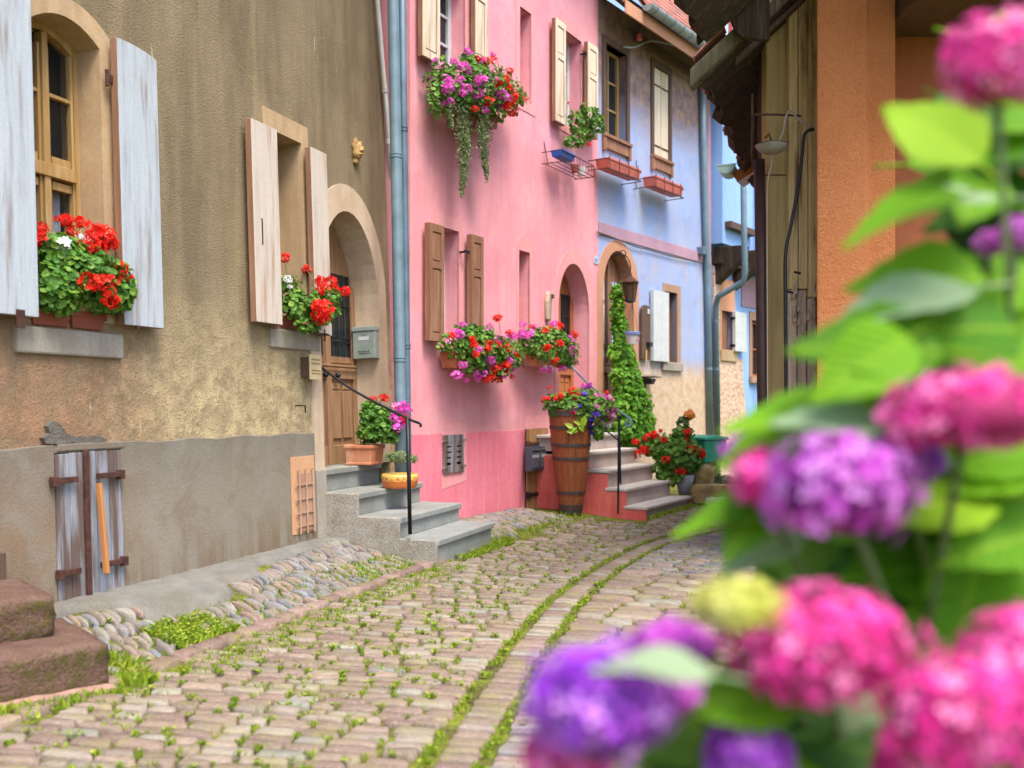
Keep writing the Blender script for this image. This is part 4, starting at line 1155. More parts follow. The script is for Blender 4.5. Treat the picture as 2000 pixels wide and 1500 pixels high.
# closed cream shutters of the right upper window
W = (cw2[1]-cw2[0])/2
for k in range(2):
    sh = MB().box(cw2[0]+W*k+.004, cw2[0]+W*(k+1)-.004, .01, .03, cw2[2]+.01, cw2[3]-.01).build('shutter', M['ivory_shutter'], HC)
    for i in range(2):
        a = cw2[0]+W*k+.006 + (W-.012)*i/2; MB().box(a, a+(W-.012)/2-.004, -.004, .01, cw2[2]+.012, cw2[3]-.012).build('plank', M['ivory_shutter'], sh, bevel=.003)
    for z in (.12, .80): MB().box(cw2[0]+W*k+.01, cw2[0]+W*(k+1)-.02, -.012, -.004, cw2[2]+(cw2[3]-cw2[2])*z-.012, cw2[2]+(cw2[3]-cw2[2])*z+.012).build('strap_hinge', M['rust'], sh)
for o_ in (cw1, cw2):
    mb = MB(); mb.box(o_[0]-.09, o_[1]+.09, -.07, 0, o_[2]-.05, o_[2]-.003); mb.box(o_[0]-.07, o_[1]+.07, -.04, 0, o_[2]-.20, o_[2]-.053)
    mb.box(o_[0]-.085, o_[0]-.03, -.055, 0, o_[2]-.24, o_[2]-.053); mb.box(o_[1]+.03, o_[1]+.085, -.055, 0, o_[2]-.24, o_[2]-.053)
    mb.build('sill', M['brown_shutter'], HC, bevel=.006)
MB().box(cw3[0]-.10, cw3[1]+.14, -.05, 0, cw3[2]-.14, cw3[2]-.013).build('sill', M['sand_grey'], HC, bevel=.008)
board_shutter(HC, FC, 1276, 1306, 566, 707, .07, M['white'], planks=2, edge=M['white'])
MB().box(cw3[0], cw3[1], .12, .15, cw3[2], cw3[3]).build('blind_panel', M['brown_shutter'], HC)
u, v = FC.uv(1277, 590, .05); mb = MB()
for zz in (v, FC.V(1277, 690, .05)): mb.box(u-.05, u+.02, -.075, -.0, zz-.02, zz+.02)
mb.build('hinge', M['iron'], HC)
# mauve band and right quoin
v0, v1 = FC.V(1172, 458), FC.V(1172, 434)
MB().box(0.01, CEND-.0, -.014, 0, v0, v1).build('string_band', M['mauve'], HC, bevel=.004)
MB().prism([(CEND-.20, 1.95), (CEND-.006, 1.8), (CEND-.006, v0-.004), (CEND-.14, v0-.004)], -.010, 0).build('corner_strip', M['mauve'], HC)
MB().prism([(CEND-.13, v1+.004), (CEND-.006, v1+.004), (CEND-.006, TOPC-.8), (CEND-.13, TOPC-.8)], -.010, 0).build('corner_strip', M['mauve'], HC)
# timber head beam, brackets and eave
ev = .50
gu0, gv0 = FC.uv(1262, 22, ev); gu1, gv1 = FC.uv(1399, 107, ev)
GV = (gv0+gv1)/2
hv = FC.V(1300, 118); MB().box(FC.U(1236, 0, 90), CEND, -.045, 0, hv-.02, hv+.12).build('head_beam', M['timber'], HC, bevel=.01)
for i, u in enumerate(np.arange(.15, CEND+.2, .55)):
    MB().prism([(-ev+.02, GV-.13), (.0, GV+.36), (.0, GV+.26), (-ev+.02, GV-.20)], u-.04, u+.04, 'x').build('rafter', M['timber'], HC)
MB().box(gu0-.55, gu1+.05, -ev+.015, -ev+.035, GV-.24, GV-.06).build('fascia', M['rose_stone'], HC, bevel=.004)
MB().prism([(-ev+.04, GV-.10), (.0, GV+.39), (.0, GV+.41), (-ev+.04, GV-.08)], gu0-.6, CEND+.1, 'x').build('soffit_board', M['timber'], HC)
# half round gutter
rg_ = .085; mb = MB(); n = 10; y0 = -ev-.075
prof = [(y0 - rg_*math.cos(math.pi*i/n), GV - rg_*math.sin(math.pi*i/n)) for i in range(n+1)]
prof2 = [(y0 - (rg_-.006)*math.cos(math.pi*i/n), GV - (rg_-.006)*math.sin(math.pi*i/n)) for i in range(n, -1, -1)]
mb.prism(prof+prof2, gu0-.1, gu1+.1, 'x'); mb.prism(prof, gu0-.104, gu0-.098, 'x')
mb.build('gutter', M['zinc_light'], HC, smooth=False)
mb = MB()
for u in np.arange(gu0+.05, gu1, .28):
    pr = [(y0 - (rg_+.006)*math.cos(math.pi*i/n), GV - (rg_+.006)*math.sin(math.pi*i/n)) for i in range(n+1)]
    pr2 = [(y0 - (rg_-.001)*math.cos(math.pi*i/n), GV - (rg_-.001)*math.sin(math.pi*i/n)) for i in range(n, -1, -1)]
    mb.prism(pr+pr2, u-.012, u+.012, 'x')
mb.build('gutter_bracket', M['zinc'], HC)
# tiles of the lower roof
tm = MB(); tw, tl_ = .165, .30
tm.prism([(-tw/2+.003, 0), (-tw/2+.003, -.02), (0, -.045), (tw/2-.003, -.02), (tw/2-.003, 0), (tw/2-.003, tl_), (-tw/2+.003, tl_)], 0, .016, 'z')
me = bpy.data.meshes.new('roof_tile'); me.from_pydata(tm.v, [], tm.f); me.materials.append(M['tile']); me.update()
rr2 = random.Random(8)
sl = math.atan(1.5)
for r_ in range(9):
    for k in range(22):
        u = gu0 - .02 + (k + (r_ % 2)*.5)*tw
        if u > gu1 + .1: continue
        o = bpy.data.objects.new('roof_tile', me); link(o, HC)
        yy = -ev-.04 + r_*.155*math.cos(sl); zz = GV + .015 + r_*.155*math.sin(sl)
        o.location = (u, yy, zz); o.rotation_euler = (sl - .045 + rr2.uniform(-.01, .01), 0, rr2.uniform(-.02, .02))
MB().prism([(-ev-.03, GV-.03), (3.0, GV-.03+3.5*1.5), (3.0, GV-.08+3.5*1.5), (-ev-.03, GV-.06)], gu0-.1, gu1+.1, 'x').build('roof', M['tile'], HC)
# higher part of the roof on the left, ends at a verge
MB().prism([(-ev-.12, GV-.10+.45), (3.0, GV+5.7), (3.0, GV+5.8), (-ev-.12, GV+.02+.45)], -.0, gu0-.12, 'x').build('upper_roof', M['brick_red'], HC)
# insulator and cables under the eave
t = thing('insulator', 'terracotta coloured insulator hanging under the blue house eave', 'insulator', FC.M @ Matrix.Translation((FC.uv(1249, 72, .2)[0], -.2, FC.uv(1249, 72, .2)[1])))
MB().lathe([(0, -.05), (.035, -.05), (.045, -.02), (.03, 0), (.045, .02), (.02, .05), (0, .05)], 12).build('bell', M['coral'], t, smooth=True)
MB().tube([(0, 0, .05), (0, 0, .14), (0, .2, .16)], .006, 6).build('pin', M['iron'], t)
def cable(name, label, pts, r, m, sag=0, cat='cable'):
    mb = MB(); mb.tube(pts, r, 6); o = mb.build(name, m, None, smooth=True); return tag(o, label, cat)
def catn(pts, n=8):
    """smooth a poly line"""
    P = [np.array(p) for p in pts]; P = [P[0]] + P + [P[-1]]; out = []
    for i in range(1, len(P)-2):
        p0, p1, p2, p3 = P[i-1], P[i], P[i+1], P[i+2]
        for t in np.linspace(0, 1, n, endpoint=False): out.append(tuple(.5*((2*p1)+(-p0+p2)*t+(2*p0-5*p1+4*p2-p3)*t*t+(-p0+3*p1-3*p2+p3)*t**3)))
    out.append(tuple(P[-2])); return out
cable('cable', 'thin pale cable slung under the eave gutter of the blue house', catn([FC.wpt(1218, 92, .1), FC.wpt(1240, 92, .15), FC.wpt(1275, 80, .2), FC.wpt(1330, 92, .3), FC.wpt(1397, 107, .42)]), .012, M['zinc_light'])
cable('cable', 'dark wire running along the mauve band of the blue house', catn([FC.wpt(1166, 453, .03), FC.wpt(1195, 463, .03), FC.wpt(1240, 481, .035), FC.wpt(1268, 488, .03), FC.wpt(1310, 500, .03), FC.wpt(1364, 511, .03)]), .009, M['timber'])
# downpipes at the end of the blue house
pC = [(FC.uv(1371, 200, .07)[0], -.07, FC.uv(1371, 200, .07)[1]+.6), (FC.uv(1374, 300, .07)[0], -.07, FC.uv(1374, 300, .07)[1]), (FC.uv(1382, 560, .07)[0], -.07, FC.uv(1382, 560, .07)[1]), (FC.uv(1388, 880, .07)[0], -.07, FC.uv(1388, 880, .07)[1])]
pipe('drain_pipe', HC, pC, .052, M['zinc'], [1.9, 3.6], 12)
mb = MB(); u, v = FC.uv(1372, 490, .06); mb.box(u-.09, u+.05, -.12, 0, v-.07, v+.06); mb.build('junction_box', M['zinc_dark'], HC, bevel=.01)
arch_door(HC, q0+.002, q1-.002, LAND-.1, qt-.62, qt-.02, .17, M['brown_shutter'], stile=.05, gm=M['curtain'])
# lantern on a scrolled bracket
u, v = FC.uv(1231, 565, .35)
t = thing('wall_lantern', 'old iron wall lantern with amber glass beside the vine', 'lantern', FC.M @ Matrix.Translation((u, -.35, v)))
MB().lathe([(.0, .23), (.02, .22), (.03, .18), (.12, .10), (.12, .085), (.10, .085)], 6).build('cap', M['rust'], t)
MB().lathe([(.098, .083), (.065, -.14)], 6).build('lantern_pane', M['lantern_glass'], t)
mb = MB(); mb.lathe([(.07, -.14), (.075, -.17), (.03, -.19), (0, -.19)], 6)
for k in range(6): a = math.pi/3*k; mb.tube([(.10*math.cos(a), .10*math.sin(a), .085), (.068*math.cos(a), .068*math.sin(a), -.14)], .006, 4)
mb.build('lantern_frame', M['iron'], t)
sc_ = [(0, 0, .23), (0, 0, .34), (0, .06, .46), (0, .2, .50), (0, .35, .44)]
mb = MB(); mb.tube(catn(sc_), .009, 6); mb.tube([(0, .12+.05*math.cos(a), .50+.05*math.sin(a)) for a in np.linspace(0, 5.5, 14)], .007, 6); mb.build('bracket', M['iron'], t)
# white and blue pot hanging from the lantern side
u, v = FC.uv(1235, 655, .45)
t = thing('hanging_pot', 'white ceramic hanging pot with blue rim and painted flowers', 'flower pot', FC.M @ Matrix.Translation((u, -.45, v)))
MB().lathe([(0, -.12), (.07, -.12), (.095, .03), (.085, .03), (.06, -.10), (0, -.10)], 16).build('bowl', M['white'], t, smooth=False)
MB().lathe([(.093, .0), (.104, .01), (.112, .045), (.10, .05), (.09, .035)], 16).build('rim', flat('blue_white_glaze', (.25, .35, .75), .3, 0, .5), t)
mb = MB()
for k in range(3): a = 2.1*k+.3; mb.tube([(.1*math.cos(a), .1*math.sin(a), .04), (0, 0, .45)], .003, 4)
mb.build('chain', M['iron'], t)
mb = MB()
for k in range(5): a = -1.9+.35*k; mb.add([(.092*math.cos(a)+dx, .092*math.sin(a)-.004, -.05+dz) for dx, dz in ((-.015, -.01), (.015, -.012), (.012, .018), (-.012, .015))], [(0, 1, 2, 3)])
mb.build('painted_flower', M['coral'], t)
# old wooden ski/plank hung beside the window
u0, v0 = FC.uv(1254, 702, .06); u1, _ = FC.uv(1271, 702, .06); v1 = FC.V(1254, 594, .06)
o = thing('wooden_paddle', 'dark wooden round topped board hung on the wall beside the white shutter', 'wall board', FC.M @ Matrix.Translation((u0, -.06, v0)))
MB().prism(arch(0, u1-u0, 0, (v1-v0)-.08, v1-v0, 10), 0, .035).build('board', M['timber'], o, bevel=.006)
MB().box((u1-u0)*.6, (u1-u0)*.8, -.012, 0, (v1-v0)*.84, (v1-v0)*.93).build('white_plate', M['white'], o)
MB().box((u1-u0)*.5, (u1-u0)*.9, -.05, 0, .2, .26).build('cup_hook', M['iron'], o)
MB().tube([((u1-u0)*.3, -.02, .0-.1), ((u1-u0)*.36, -.02, .14)], .012, 8).build('candle_stick', M['yellow_glaze'], o)
# weathered shelf with a bird figure
u, v = FC.uv(1275, 735, .15)
t = thing('stone_shelf', 'small weathered wall shelf with iron bracket below the paddle board', 'shelf', FC.M @ Matrix.Translation((u, -.0, v)))
MB().prism([(-.15, -.005), (.15, -.02), (.17, .01), (-.13, .03)], -.22, 0).build('slab', M['sand_grey'], t, bevel=.008)
MB().tube([(0, -.02, -.02), (0, -.04, -.45)], .014, 6).build('bracket', M['rust'], t)
MB().prism([(-.10, -.03), (.10, -.04), (.02, -.12), (-.04, -.11)], -.16, -.02).build('iron_figure', M['iron'], t, bevel=.005)
# house number plate on the pink corner
u, v = FB.uv(1165, 508, .01)
t = thing('number_plate', 'small pale blue enamel house number plate at the pink wall end', 'sign', FB.M @ Matrix.Translation((u, -.0, v)))
MB().box(-.07, .07, -.010, -.001, -.055, .055).build('plate', flat('pale_enamel', (.50, .58, .72), .3), t, bevel=.003)
mb = MB(); 
for x in (-.03, .02): mb.box(x-.012, x+.012, -.012, -.0102, -.025, .025)
mb.build('digit_mark', flat('blue_enamel', (.08, .15, .45), .3), t)

# ------------------------------------------------------------------ the light blue house beyond
HD = thing('light_blue_house', 'light blue house with jettied upper floor on old timber corbels', 'house', FD.M)
JV = FD.V(1400, 520, .0); DEND = 6.0
dw1 = op(FD, 1407, 1428, 606, 682); dw2 = op(FD, 1467, 1492, 625, 735)
wall_mb(rect(0, DEND, -.1, JV), [rect(*dw1), rect(*dw2)], .30).build('wall', M['lblue'], HD)
# rubble patch standing proud: irregular outline
ux = FD.U(1452, 0, 650)
MB().prism([(0.0, -.09), (ux+.45, -.09), (ux+.12, FD.V(1450, 830)), (ux-.10, FD.V(1450, 760)), (ux-.12, dw1[2]+.3), (ux-.12, JV-.30), (dw1[1]+.25, JV-.30), (dw1[1]+.12, JV-.02), (dw1[0]-.10, JV-.02), (dw1[0]-.10, dw1[2]-.14), (.0, dw1[2]-.14)], -.03, -.001)
f = MB()
f.prism([(0.0, -.09), (ux+.45, -.09), (ux+.10, FD.V(1450, 820)), (ux-.10, FD.V(1450, 740)), (ux-.12, dw1[2]-.14), (0.0, dw1[2]-.14)], -.03, -.001)
f.build('rubble_render', M['rubble'], HD)
f = MB(); f.box(0, dw1[0]-.08, -.028, -.001, dw1[2]-.135, JV-.02); f.build('rubble_render', M['rubble'], HD)
surround_mb(rect(dw1[0]-.075, dw1[1]+.10, dw1[2]-.13, dw1[3]+.55), rect(*dw1), .03, .12).build('window_surround', M['rose_stone'], HD)
MB().box(dw1[0]-.075, dw1[1]+.14, -.06, -.031, dw1[2]-.20, dw1[2]-.005).build('sill', M['sand'], HD, bevel=.006)
MB().box(dw1[0], dw1[1], .06, .09, dw1[2], dw1[3]).build('inner_shutter', M['brown_shutter'], HD)
board_shutter(HD, FD, 1436, 1458, 608, 688, .10, M['white'], planks=1, edge=M['white'])
mb = MB()
for py in (622, 675): u, v = FD.uv(1434, py, .06); mb.box(u-.06, u+.03, -.10, 0, v-.02, v+.02)
mb.build('hinge', M['iron'], HD)
surround_mb(rect(*grow(dw2, .10, .1, .08, .16)), rect(*dw2), .02, .2).build('window_surround', M['brown_stone'], HD)
window(HD, *dw2[:4], .12, 2, 2, M['door_orange']); dark_back(HD, dw2, .26)
MB().box(dw2[0]-.12, dw2[1]+.12, -.07, -.021, dw2[2]-.12, dw2[2]-.0).build('sill', M['brown_stone'], HD)
MB().box(dw1[1]+.45, DEND, -.02, -.001, dw2[3]+.22, JV-.05).build('timber_band', M['mauve'], HD)
# jettied upper storey
jw = .55; JL = FD.U(1441, 0, 450)
MB().box(.0, DEND, -.18, 3.6, JV+.36, 7.3).build('upper_wall', M['lblue'], HD)
MB().box(JL+.25, DEND, -jw, -.181, JV+.36, 7.3).build('upper_wall', M['lblue'], HD)
MB().box(0.1, JL+.1, -.30, -.182, JV+.62, JV+.74).build('jetty_beam', M['timber'], HD, bevel=.01)
MB().box(JL-.1, DEND, -jw-.02, .0, JV+.10, JV+.355).build('jetty_beam', M['black_timber'], HD, bevel=.015)
for u in (.05, JL-.25, JL+1.2, JL+2.5):
    MB().prism([(-jw, JV+.30), (-jw+.02, JV+.10), (-jw*.7, JV-.02), (-.25, JV-.14), (.0, JV-.34), (.0, JV+.31), ], u, u+.22, 'x').build('corbel', M['black_timber'], HD, bevel=.01)
MB().box(.0, DEND, -.17, 0, JV+.02, JV+.09).build('floor_board', M['black_timber'], HD)
# half timber bits further on
MB().box(JL+.9, JL+1.5, -jw-.03, -jw-.001, FD.V(1475, 425, jw), FD.V(1475, 408, jw)).build('sill', M['timber'], HD)
# its downpipe: down the jetty, elbow under it and down the wall
P = []
for px, py, w in ((1449, 120, .66), (1453, 440, .66), (1455, 530, .66), (1453, 548, .62), (1425, 566, .38), (1402, 580, .16), (1398, 600, .10), (1402, 880, .10)):
    u, v = FD.uv(px, py, w); P.append((u, -w, v))
pipe('drain_pipe', HD, P, .050, M['zinc'], [2.7, 1.9], 12)

# far house seen between the roofs
t = thing('far_house', 'distant white house front with red striped shutters between the roofs', 'house', Matrix.Translation((4.4, 20.5, 0)))
MB().box(-.6, 2.5, 0, 3, 0, 11.5).build('wall', flat('pale_far_wall', (.52, .58, .62)), t)
for k in range(5): MB().box(-.15+k*.16, -.08+k*.16, -.03, 0, 7.5, 10.5).build('red_slat', flat('dark_red_paint', (.35, .02, .03)), t)
MB().box(-.15, .65, -.04, -.031, 8.7, 8.8).build('rail', M['cream_shutter'], t)
MB().box(.75, 1.5, -.04, 0, 7.5, 10.5).build('shutter', M['cream_shutter'], t)

# ------------------------------------------------------------------ right side: old timber barn
def rwall(x, y): return Matrix.Translation((x, y, 0))
BARN = thing('timber_barn', 'old timber framed barn with sagging dark eaves and ochre boards', 'barn', Matrix.Translation((2.145, 8.2, 0)))
def bl(px, py, d): p = px_point(px, py, d); return (p.x-2.145, p.y-8.2, p.z)
x0 = 0; x1 = bl(1539, 0, 8.2)[0]
MB().box(x0, x1, 0, .18, 0, 5.6).build('corner_post', M['olive'], BARN, bevel=.015)
MB().box(x0-.004, x1+.004, -.004, .19, bl(0, 343, 8.2)[2], bl(0, 341, 8.2)[2]).build('post_joint', M['black_timber'], BARN)
# ochre boards
bx = bl(1541, 0, 8.1)[0]; bx1 = bl(1596, 0, 8.1)[0]
q = random.Random(2)
W = (bx1-bx)/3
zb = bl(0, 575, 8.1)[2]
for i in range(3):
    e = q.uniform(-.03, .05)
    MB().box(bx+W*i+.002, bx+W*(i+1)-.002, -.10-.012*i, .0, zb+e, 5.6).build('board', M['ochre_wood'], BARN, bevel=.008)
    MB().box(bx+W*i+.004, bx+W*(i+1)-.004, -.075-.006*i, .0, 0, zb+e-.004).build('board', M['bare_grey'], BARN, bevel=.01)
mb = MB()   # splintered ends and holes with crumbling infill
for i in range(16):
    x = q.uniform(bx, bx1-.03); z = q.uniform(zb-.45, zb+.05); mb.prism([(x, z), (x+q.uniform(.015, .03), z+.01), (x+.012, z+q.uniform(.05, .13))], -.125, -.07)
tag(mb.build('splinter', M['bare_grey'], BARN), kind='stuff')
mb = MB()
for i in range(26):
    x = bx + .05 + q.uniform(-.02, .03); z = q.uniform(.9, 1.45); r_ = q.uniform(.012, .028)
    mb.lathe([(0, -r_), (r_, 0), (0, r_)], 5, (x, -.09, z))
tag(mb.build('crumbling_infill', M['sand'], BARN), kind='stuff')
MB().box(-.0, 3.2, .19, .30, 0, 5.6).build('gable_wall', M['black_timber'], BARN)
MB().add([(.02, .3, 0), (1.45, 4.2, 0), (1.45, 4.2, 4.6), (.02, .3, 4.6), (.22, .3, 0), (1.65, 4.2, 0), (1.65, 4.2, 4.6), (.22, .3, 4.6)], [(0, 3, 2, 1), (4, 5, 6, 7), (0, 4, 7, 3), (1, 2, 6, 5), (3, 7, 6, 2)]).build('side_wall', M['bare_grey'], BARN)
mb = MB()
for px, py in ((1556, 531), (1541, 569)): a = bl(px-5, py, 8.0); b_ = bl(px+8, py+3, 8.0); mb.tube([a, b_], .010, 6)
mb.build('nail', M['iron'], BARN)
# roof overhang: eave line goes away and to the right
E0 = np.array([1.52, 7.9]); E1 = np.array([2.98, 12.0]); EZ = 4.0; ed = (E1-E0)/np.linalg.norm(E1-E0); en = np.array([ed[1], -ed[0]]); SLP = .94
def rp(s_, t_, dz=0):
    p = E0 + ed*s_ + np.array([1.0, -.0])*t_; return (p[0]-2.145, p[1]-8.2, EZ + SLP*t_ + dz)
LEN = np.linalg.norm(E1-E0)
mb = MB(); q = random.Random(9)
ns = 26; nt = 5
vs = []
for i in range(ns+1):
    for j in range(nt+1):
        s_ = LEN*i/ns; t_ = -.03 + 2.2*j/nt + (q.uniform(-.035, .03) if j == 0 else 0)
        vs.append(rp(s_, t_, .03 + q.uniform(-.012, .012)))
mb.add(vs, [(i*(nt+1)+j, (i+1)*(nt+1)+j, (i+1)*(nt+1)+j+1, i*(nt+1)+j+1) for i in range(ns) for j in range(nt)])
rs = MB().add(vs, mb.f); 
roofo = mb.build('roof_boarding', M['black_timber'], BARN); so = roofo.modifiers.new('solid', 'SOLIDIFY'); so.thickness = .10; so.offset = 1
for i, s_ in enumerate(np.arange(.45, LEN, .48)):
    a0 = rp(s_-.05, .02, -.07); a1 = rp(s_+.05, .02, -.07); b0 = rp(s_-.05, 1.9, -.07); b1 = rp(s_+.05, 1.9, -.07)
    up = .085
    MB().add([a0, a1, b1, b0, (a0[0], a0[1], a0[2]+up), (a1[0], a1[1], a1[2]+up), (b1[0], b1[1], b1[2]+up), (b0[0], b0[1], b0[2]+up)],
             [(0, 3, 2, 1), (4, 5, 6, 7), (0, 1, 5, 4), (1, 2, 6, 5), (2, 3, 7, 6), (3, 0, 4, 7)]).build('rafter', M['black_timber'], BARN)
# verge board at the near end, thick and lichened
a = [rp(-.10, -.06, -.10), rp(.04, -.06, -.10), rp(.04, .55, -.10), rp(-.10, .55, -.10)]
MB().add(a + [(p[0], p[1], p[2]+.15) for p in a], [(0, 3, 2, 1), (4, 5, 6, 7), (0, 1, 5, 4), (1, 2, 6, 5), (2, 3, 7, 6), (3, 0, 4, 7)]).build('verge_board', M['lichen_board'], BARN, bevel=.012)
a = [rp(.12, .28, -.16), rp(.18, .28, -.16), rp(.18, 1.5, -.16), rp(.12, 1.5, -.16)]
MB().add(a + [(p[0], p[1], p[2]+.09) for p in a], [(0, 3, 2, 1), (4, 5, 6, 7), (0, 1, 5, 4), (1, 2, 6, 5), (2, 3, 7, 6), (3, 0, 4, 7)]).build('verge_batten', M['timber'], BARN, bevel=.008)
# tile tails hanging over the eave
for i in range(34):
    s_ = .02 + i*LEN/34; o = bpy.data.objects.new('roof_tile', me); link(o, BARN)
    p = rp(s_, -.02 + q.uniform(-.03, .02), .13); o.location = p; o.rotation_euler = (0, 0, 0)
    a_ = math.atan2(ed[1], ed[0])
    o.matrix_local = Matrix.Translation(p) @ Matrix.Rotation(a_ , 4, 'Z') @ Matrix.Rotation(0, 4, 'X') @ Matrix.Rotation(math.pi, 4, 'Z') @ Matrix.Rotation(math.atan(SLP)+q.uniform(-.08, .04), 4, 'X')
# cobwebby battens below
mb = MB()
for t_ in (.35, .75, 1.15): mb.tube([rp(.1, t_, -.09), rp(LEN-.1, t_, -.09)], .018, 5)
mb.build('batten', M['timber'], BARN)
# red-brown board and zinc gutter end at the far foot of the eave
a = bl(1432, 345, 10.9); b_ = bl(1474, 300, 10.9); c_2 = bl(1480, 366, 11.2)
MB().add([bl(1430, 340, 10.9), bl(1474, 304, 10.9), bl(1480, 330, 10.9), bl(1440, 356, 10.9), bl(1444, 346, 12.2), bl(1490, 306, 12.2), bl(1494, 340, 12.2), bl(1452, 366, 12.2)],
         [(0, 3, 2, 1), (4, 5, 6, 7), (0, 1, 5, 4), (1, 2, 6, 5), (2, 3, 7, 6), (3, 0, 4, 7)]).build('eave_board', M['door_orange'], BARN)
g0 = px_point(1418, 322, 10.8); 
mb = MB(); rg_ = .095; n = 10
pr = [(-rg_*math.cos(math.pi*i/n), -rg_*math.sin(math.pi*i/n)) for i in range(n+1)]
mb.prism(pr, 0, .006, 'y'); 
pr2 = [((rg_-.006)*math.cos(math.pi*i/n)*-1, -(rg_-.006)*math.sin(math.pi*i/n)) for i in range(n, -1, -1)]
mb.prism(pr+pr2, .006, .3, 'y'); mb.box(-rg_-.02, rg_+.02, -.004, .01, -.006, .01)
o = mb.build('gutter', flat('turquoise_zinc', (.30, .48, .45), .5, .1), BARN)
o.matrix_local = Matrix.Translation((g0.x-2.145, g0.y-8.2, g0.z)) @ Matrix.Rotation(-math.atan2(ed[0], ed[1]), 4, 'Z')
# dark downpipe in front of the post, rusty rod above it
p0 = bl(1483, 300, 8.12); p1 = bl(1489, 800, 8.12)
mb = MB(); mb.tube([bl(1483, 312, 8.12), bl(1490, 800, 8.12), bl(1493, 1095, 8.12)], .047, 12); mb.build('downpipe', flat('dark_brown_paint', (.045, .018, .016), .5), BARN, smooth=True)
mb = MB(); mb.tube([bl(1469, 183, 8.0), bl(1470, 240, 8.0), bl(1468, 300, 8.0), bl(1472, 330, 8.05)], [.008, .013, .010, .012], 6); mb.build('rusty_rod', M['rust'], BARN)
# lamp and wires
lp = px_point(1507, 283, 7.85)
t = thing('street_lamp', 'white enamel dish street lamp under the old barn eaves', 'street lamp', Matrix.Translation(lp))
MB().lathe([(0, -.075), (.05, -.07), (.10, -.048), (.128, -.01), (.132, .0), (.125, .0), (.09, -.035), (0, -.055)], 18).build('shade', flat('old_white_enamel', (.26, .26, .24), .5), t, smooth=True)
MB().lathe([(.133, -.004), (.137, 0), (.02, .03), (0, .035)], 18).build('lid', M['rust'], t, smooth=True)
mb = MB(); mb.tube([(-.13, .0, .245), (.05, .05, .26), (.27, .12, .27)], .009, 6); mb.tube([(0, 0, .03), (-.02, 0, .09), (-.05, .02, .06)], .008, 6); mb.build('bracket', M['rust'], t)
W_ = lambda px, py, d=7.85: tuple(px_point(px, py, d))
cable('cable', 'pale looping lamp flex hanging beside the white dish lamp', catn([W_(1508, 274), W_(1516, 280), W_(1528, 262), W_(1535, 228), W_(1545, 216), W_(1556, 230), W_(1575, 245), W_(1588, 250)]), .009, M['sand_grey'])
cable('cable', 'thick dark power cable hanging down the ochre barn boards', catn([W_(1590, 252), W_(1572, 262), W_(1566, 310), W_(1558, 370), W_(1545, 440), W_(1534, 500), W_(1534, 600), W_(1535, 780), W_(1535, 1060)]), .014, M['iron'])
cable('cable', 'thin wire dropping from the dish lamp down the olive post', catn([W_(1507, 285), W_(1507, 320), W_(1500, 350), W_(1498, 420), W_(1499, 760), W_(1500, 1060)]), .005, M['sand_grey'])

# ------------------------------------------------------------------ orange house on the right
HO = thing('orange_house', 'orange roughcast house with deep set gateway on the right', 'house', Matrix.Translation((2.38, 7.6, 0)))
def ol(px, d): return (px-CX)/FPX*d - 2.38
a0, a1, a2 = 0, ol(1694, 7.6), ol(1757, 7.6)
MB().prism([(a0, 0), (a1, 0), (a1+.03, .07), (a2, .07), (a2, .65), (a0+.24, .65)], 0, 6.2, 'z').build('pillar', M['orange'], HO, bevel=.018)
r1_ = ol(1932, 8.1)
MB().box(a2+.002, r1_+.02, .48, .85, 0, 6.2).build('recess_wall', M['orange_shade'], HO)
MB().box(r1_, r1_+.14, .40, .60, 0, 6.2).build('gate_frame', M['brown_shutter'], HO, bevel=.01)
for i in range(6): MB().box(r1_+.145+i*.16, r1_+.30+i*.16, .50, .55, 0, 5.2).build('gate_plank', M['door_orange'], HO, bevel=.006)
MB().box(a2, 3.2, -.9, .8, 5.1, 5.3).build('soffit', M['black_timber'], HO)
MB().box(a2+.01, 3.2, -.55, .479, 4.35, 4.6).build('shade_slab', M['timber'], HO, bevel=.01)  # projecting slab added to darken the recess below it
MB().box(a2+.01, 3.2, -.6, .479, 4.6, 5.1).build('shade_slab_upper', M['black_timber'], HO)  # upper half of the slab added for shading
MB().box(a2+.3, 6.0, .86, 1.5, 0, 6.2).build('rear_body', M['orange'], HO)
pA, pB = ol(1437, 7.72), ol(1502, 7.72); zA = px_point(0, 74, 7.72).z
MB().prism([(pA, zA+.05), (pA+.05, zA-.0), (pB, zA-.02), (pB, 6.2), (pA-.04, 6.2), (pA-.06, zA+.22)], .10, .16).build('gable_boarding', M['black_timber'], HO)
# upper roof overhang, dark against the sky
def up_pt(px, py, d): p = px_point(px, py, d); return (p.x-2.38, p.y-7.6, p.z)
U0 = np.array([.55, 5.1]); U1 = np.array([1.43, 7.66]); UZ = 4.2
def rp2(s_, t_, dz=0):
    p = U0 + (U1-U0)*s_ + np.array([1., 0])*t_; return (p[0]-2.38, p[1]-7.6, UZ + .94*t_ + dz)
vs = []; mb = MB(); ns = 18
for i in range(ns+1):
    for j in range(6): vs.append(rp2(i/ns, -.0 + 3.4*j/5 + (q.uniform(-.04, .03) if j == 0 else 0), q.uniform(-.01, .01)))
mb.add(vs, [(i*6+j, (i+1)*6+j, (i+1)*6+j+1, i*6+j+1) for i in range(ns) for j in range(5)])
o = mb.build('roof_boarding', M['black_timber'], HO); so = o.modifiers.new('solid', 'SOLIDIFY'); so.thickness = .12; so.offset = 1
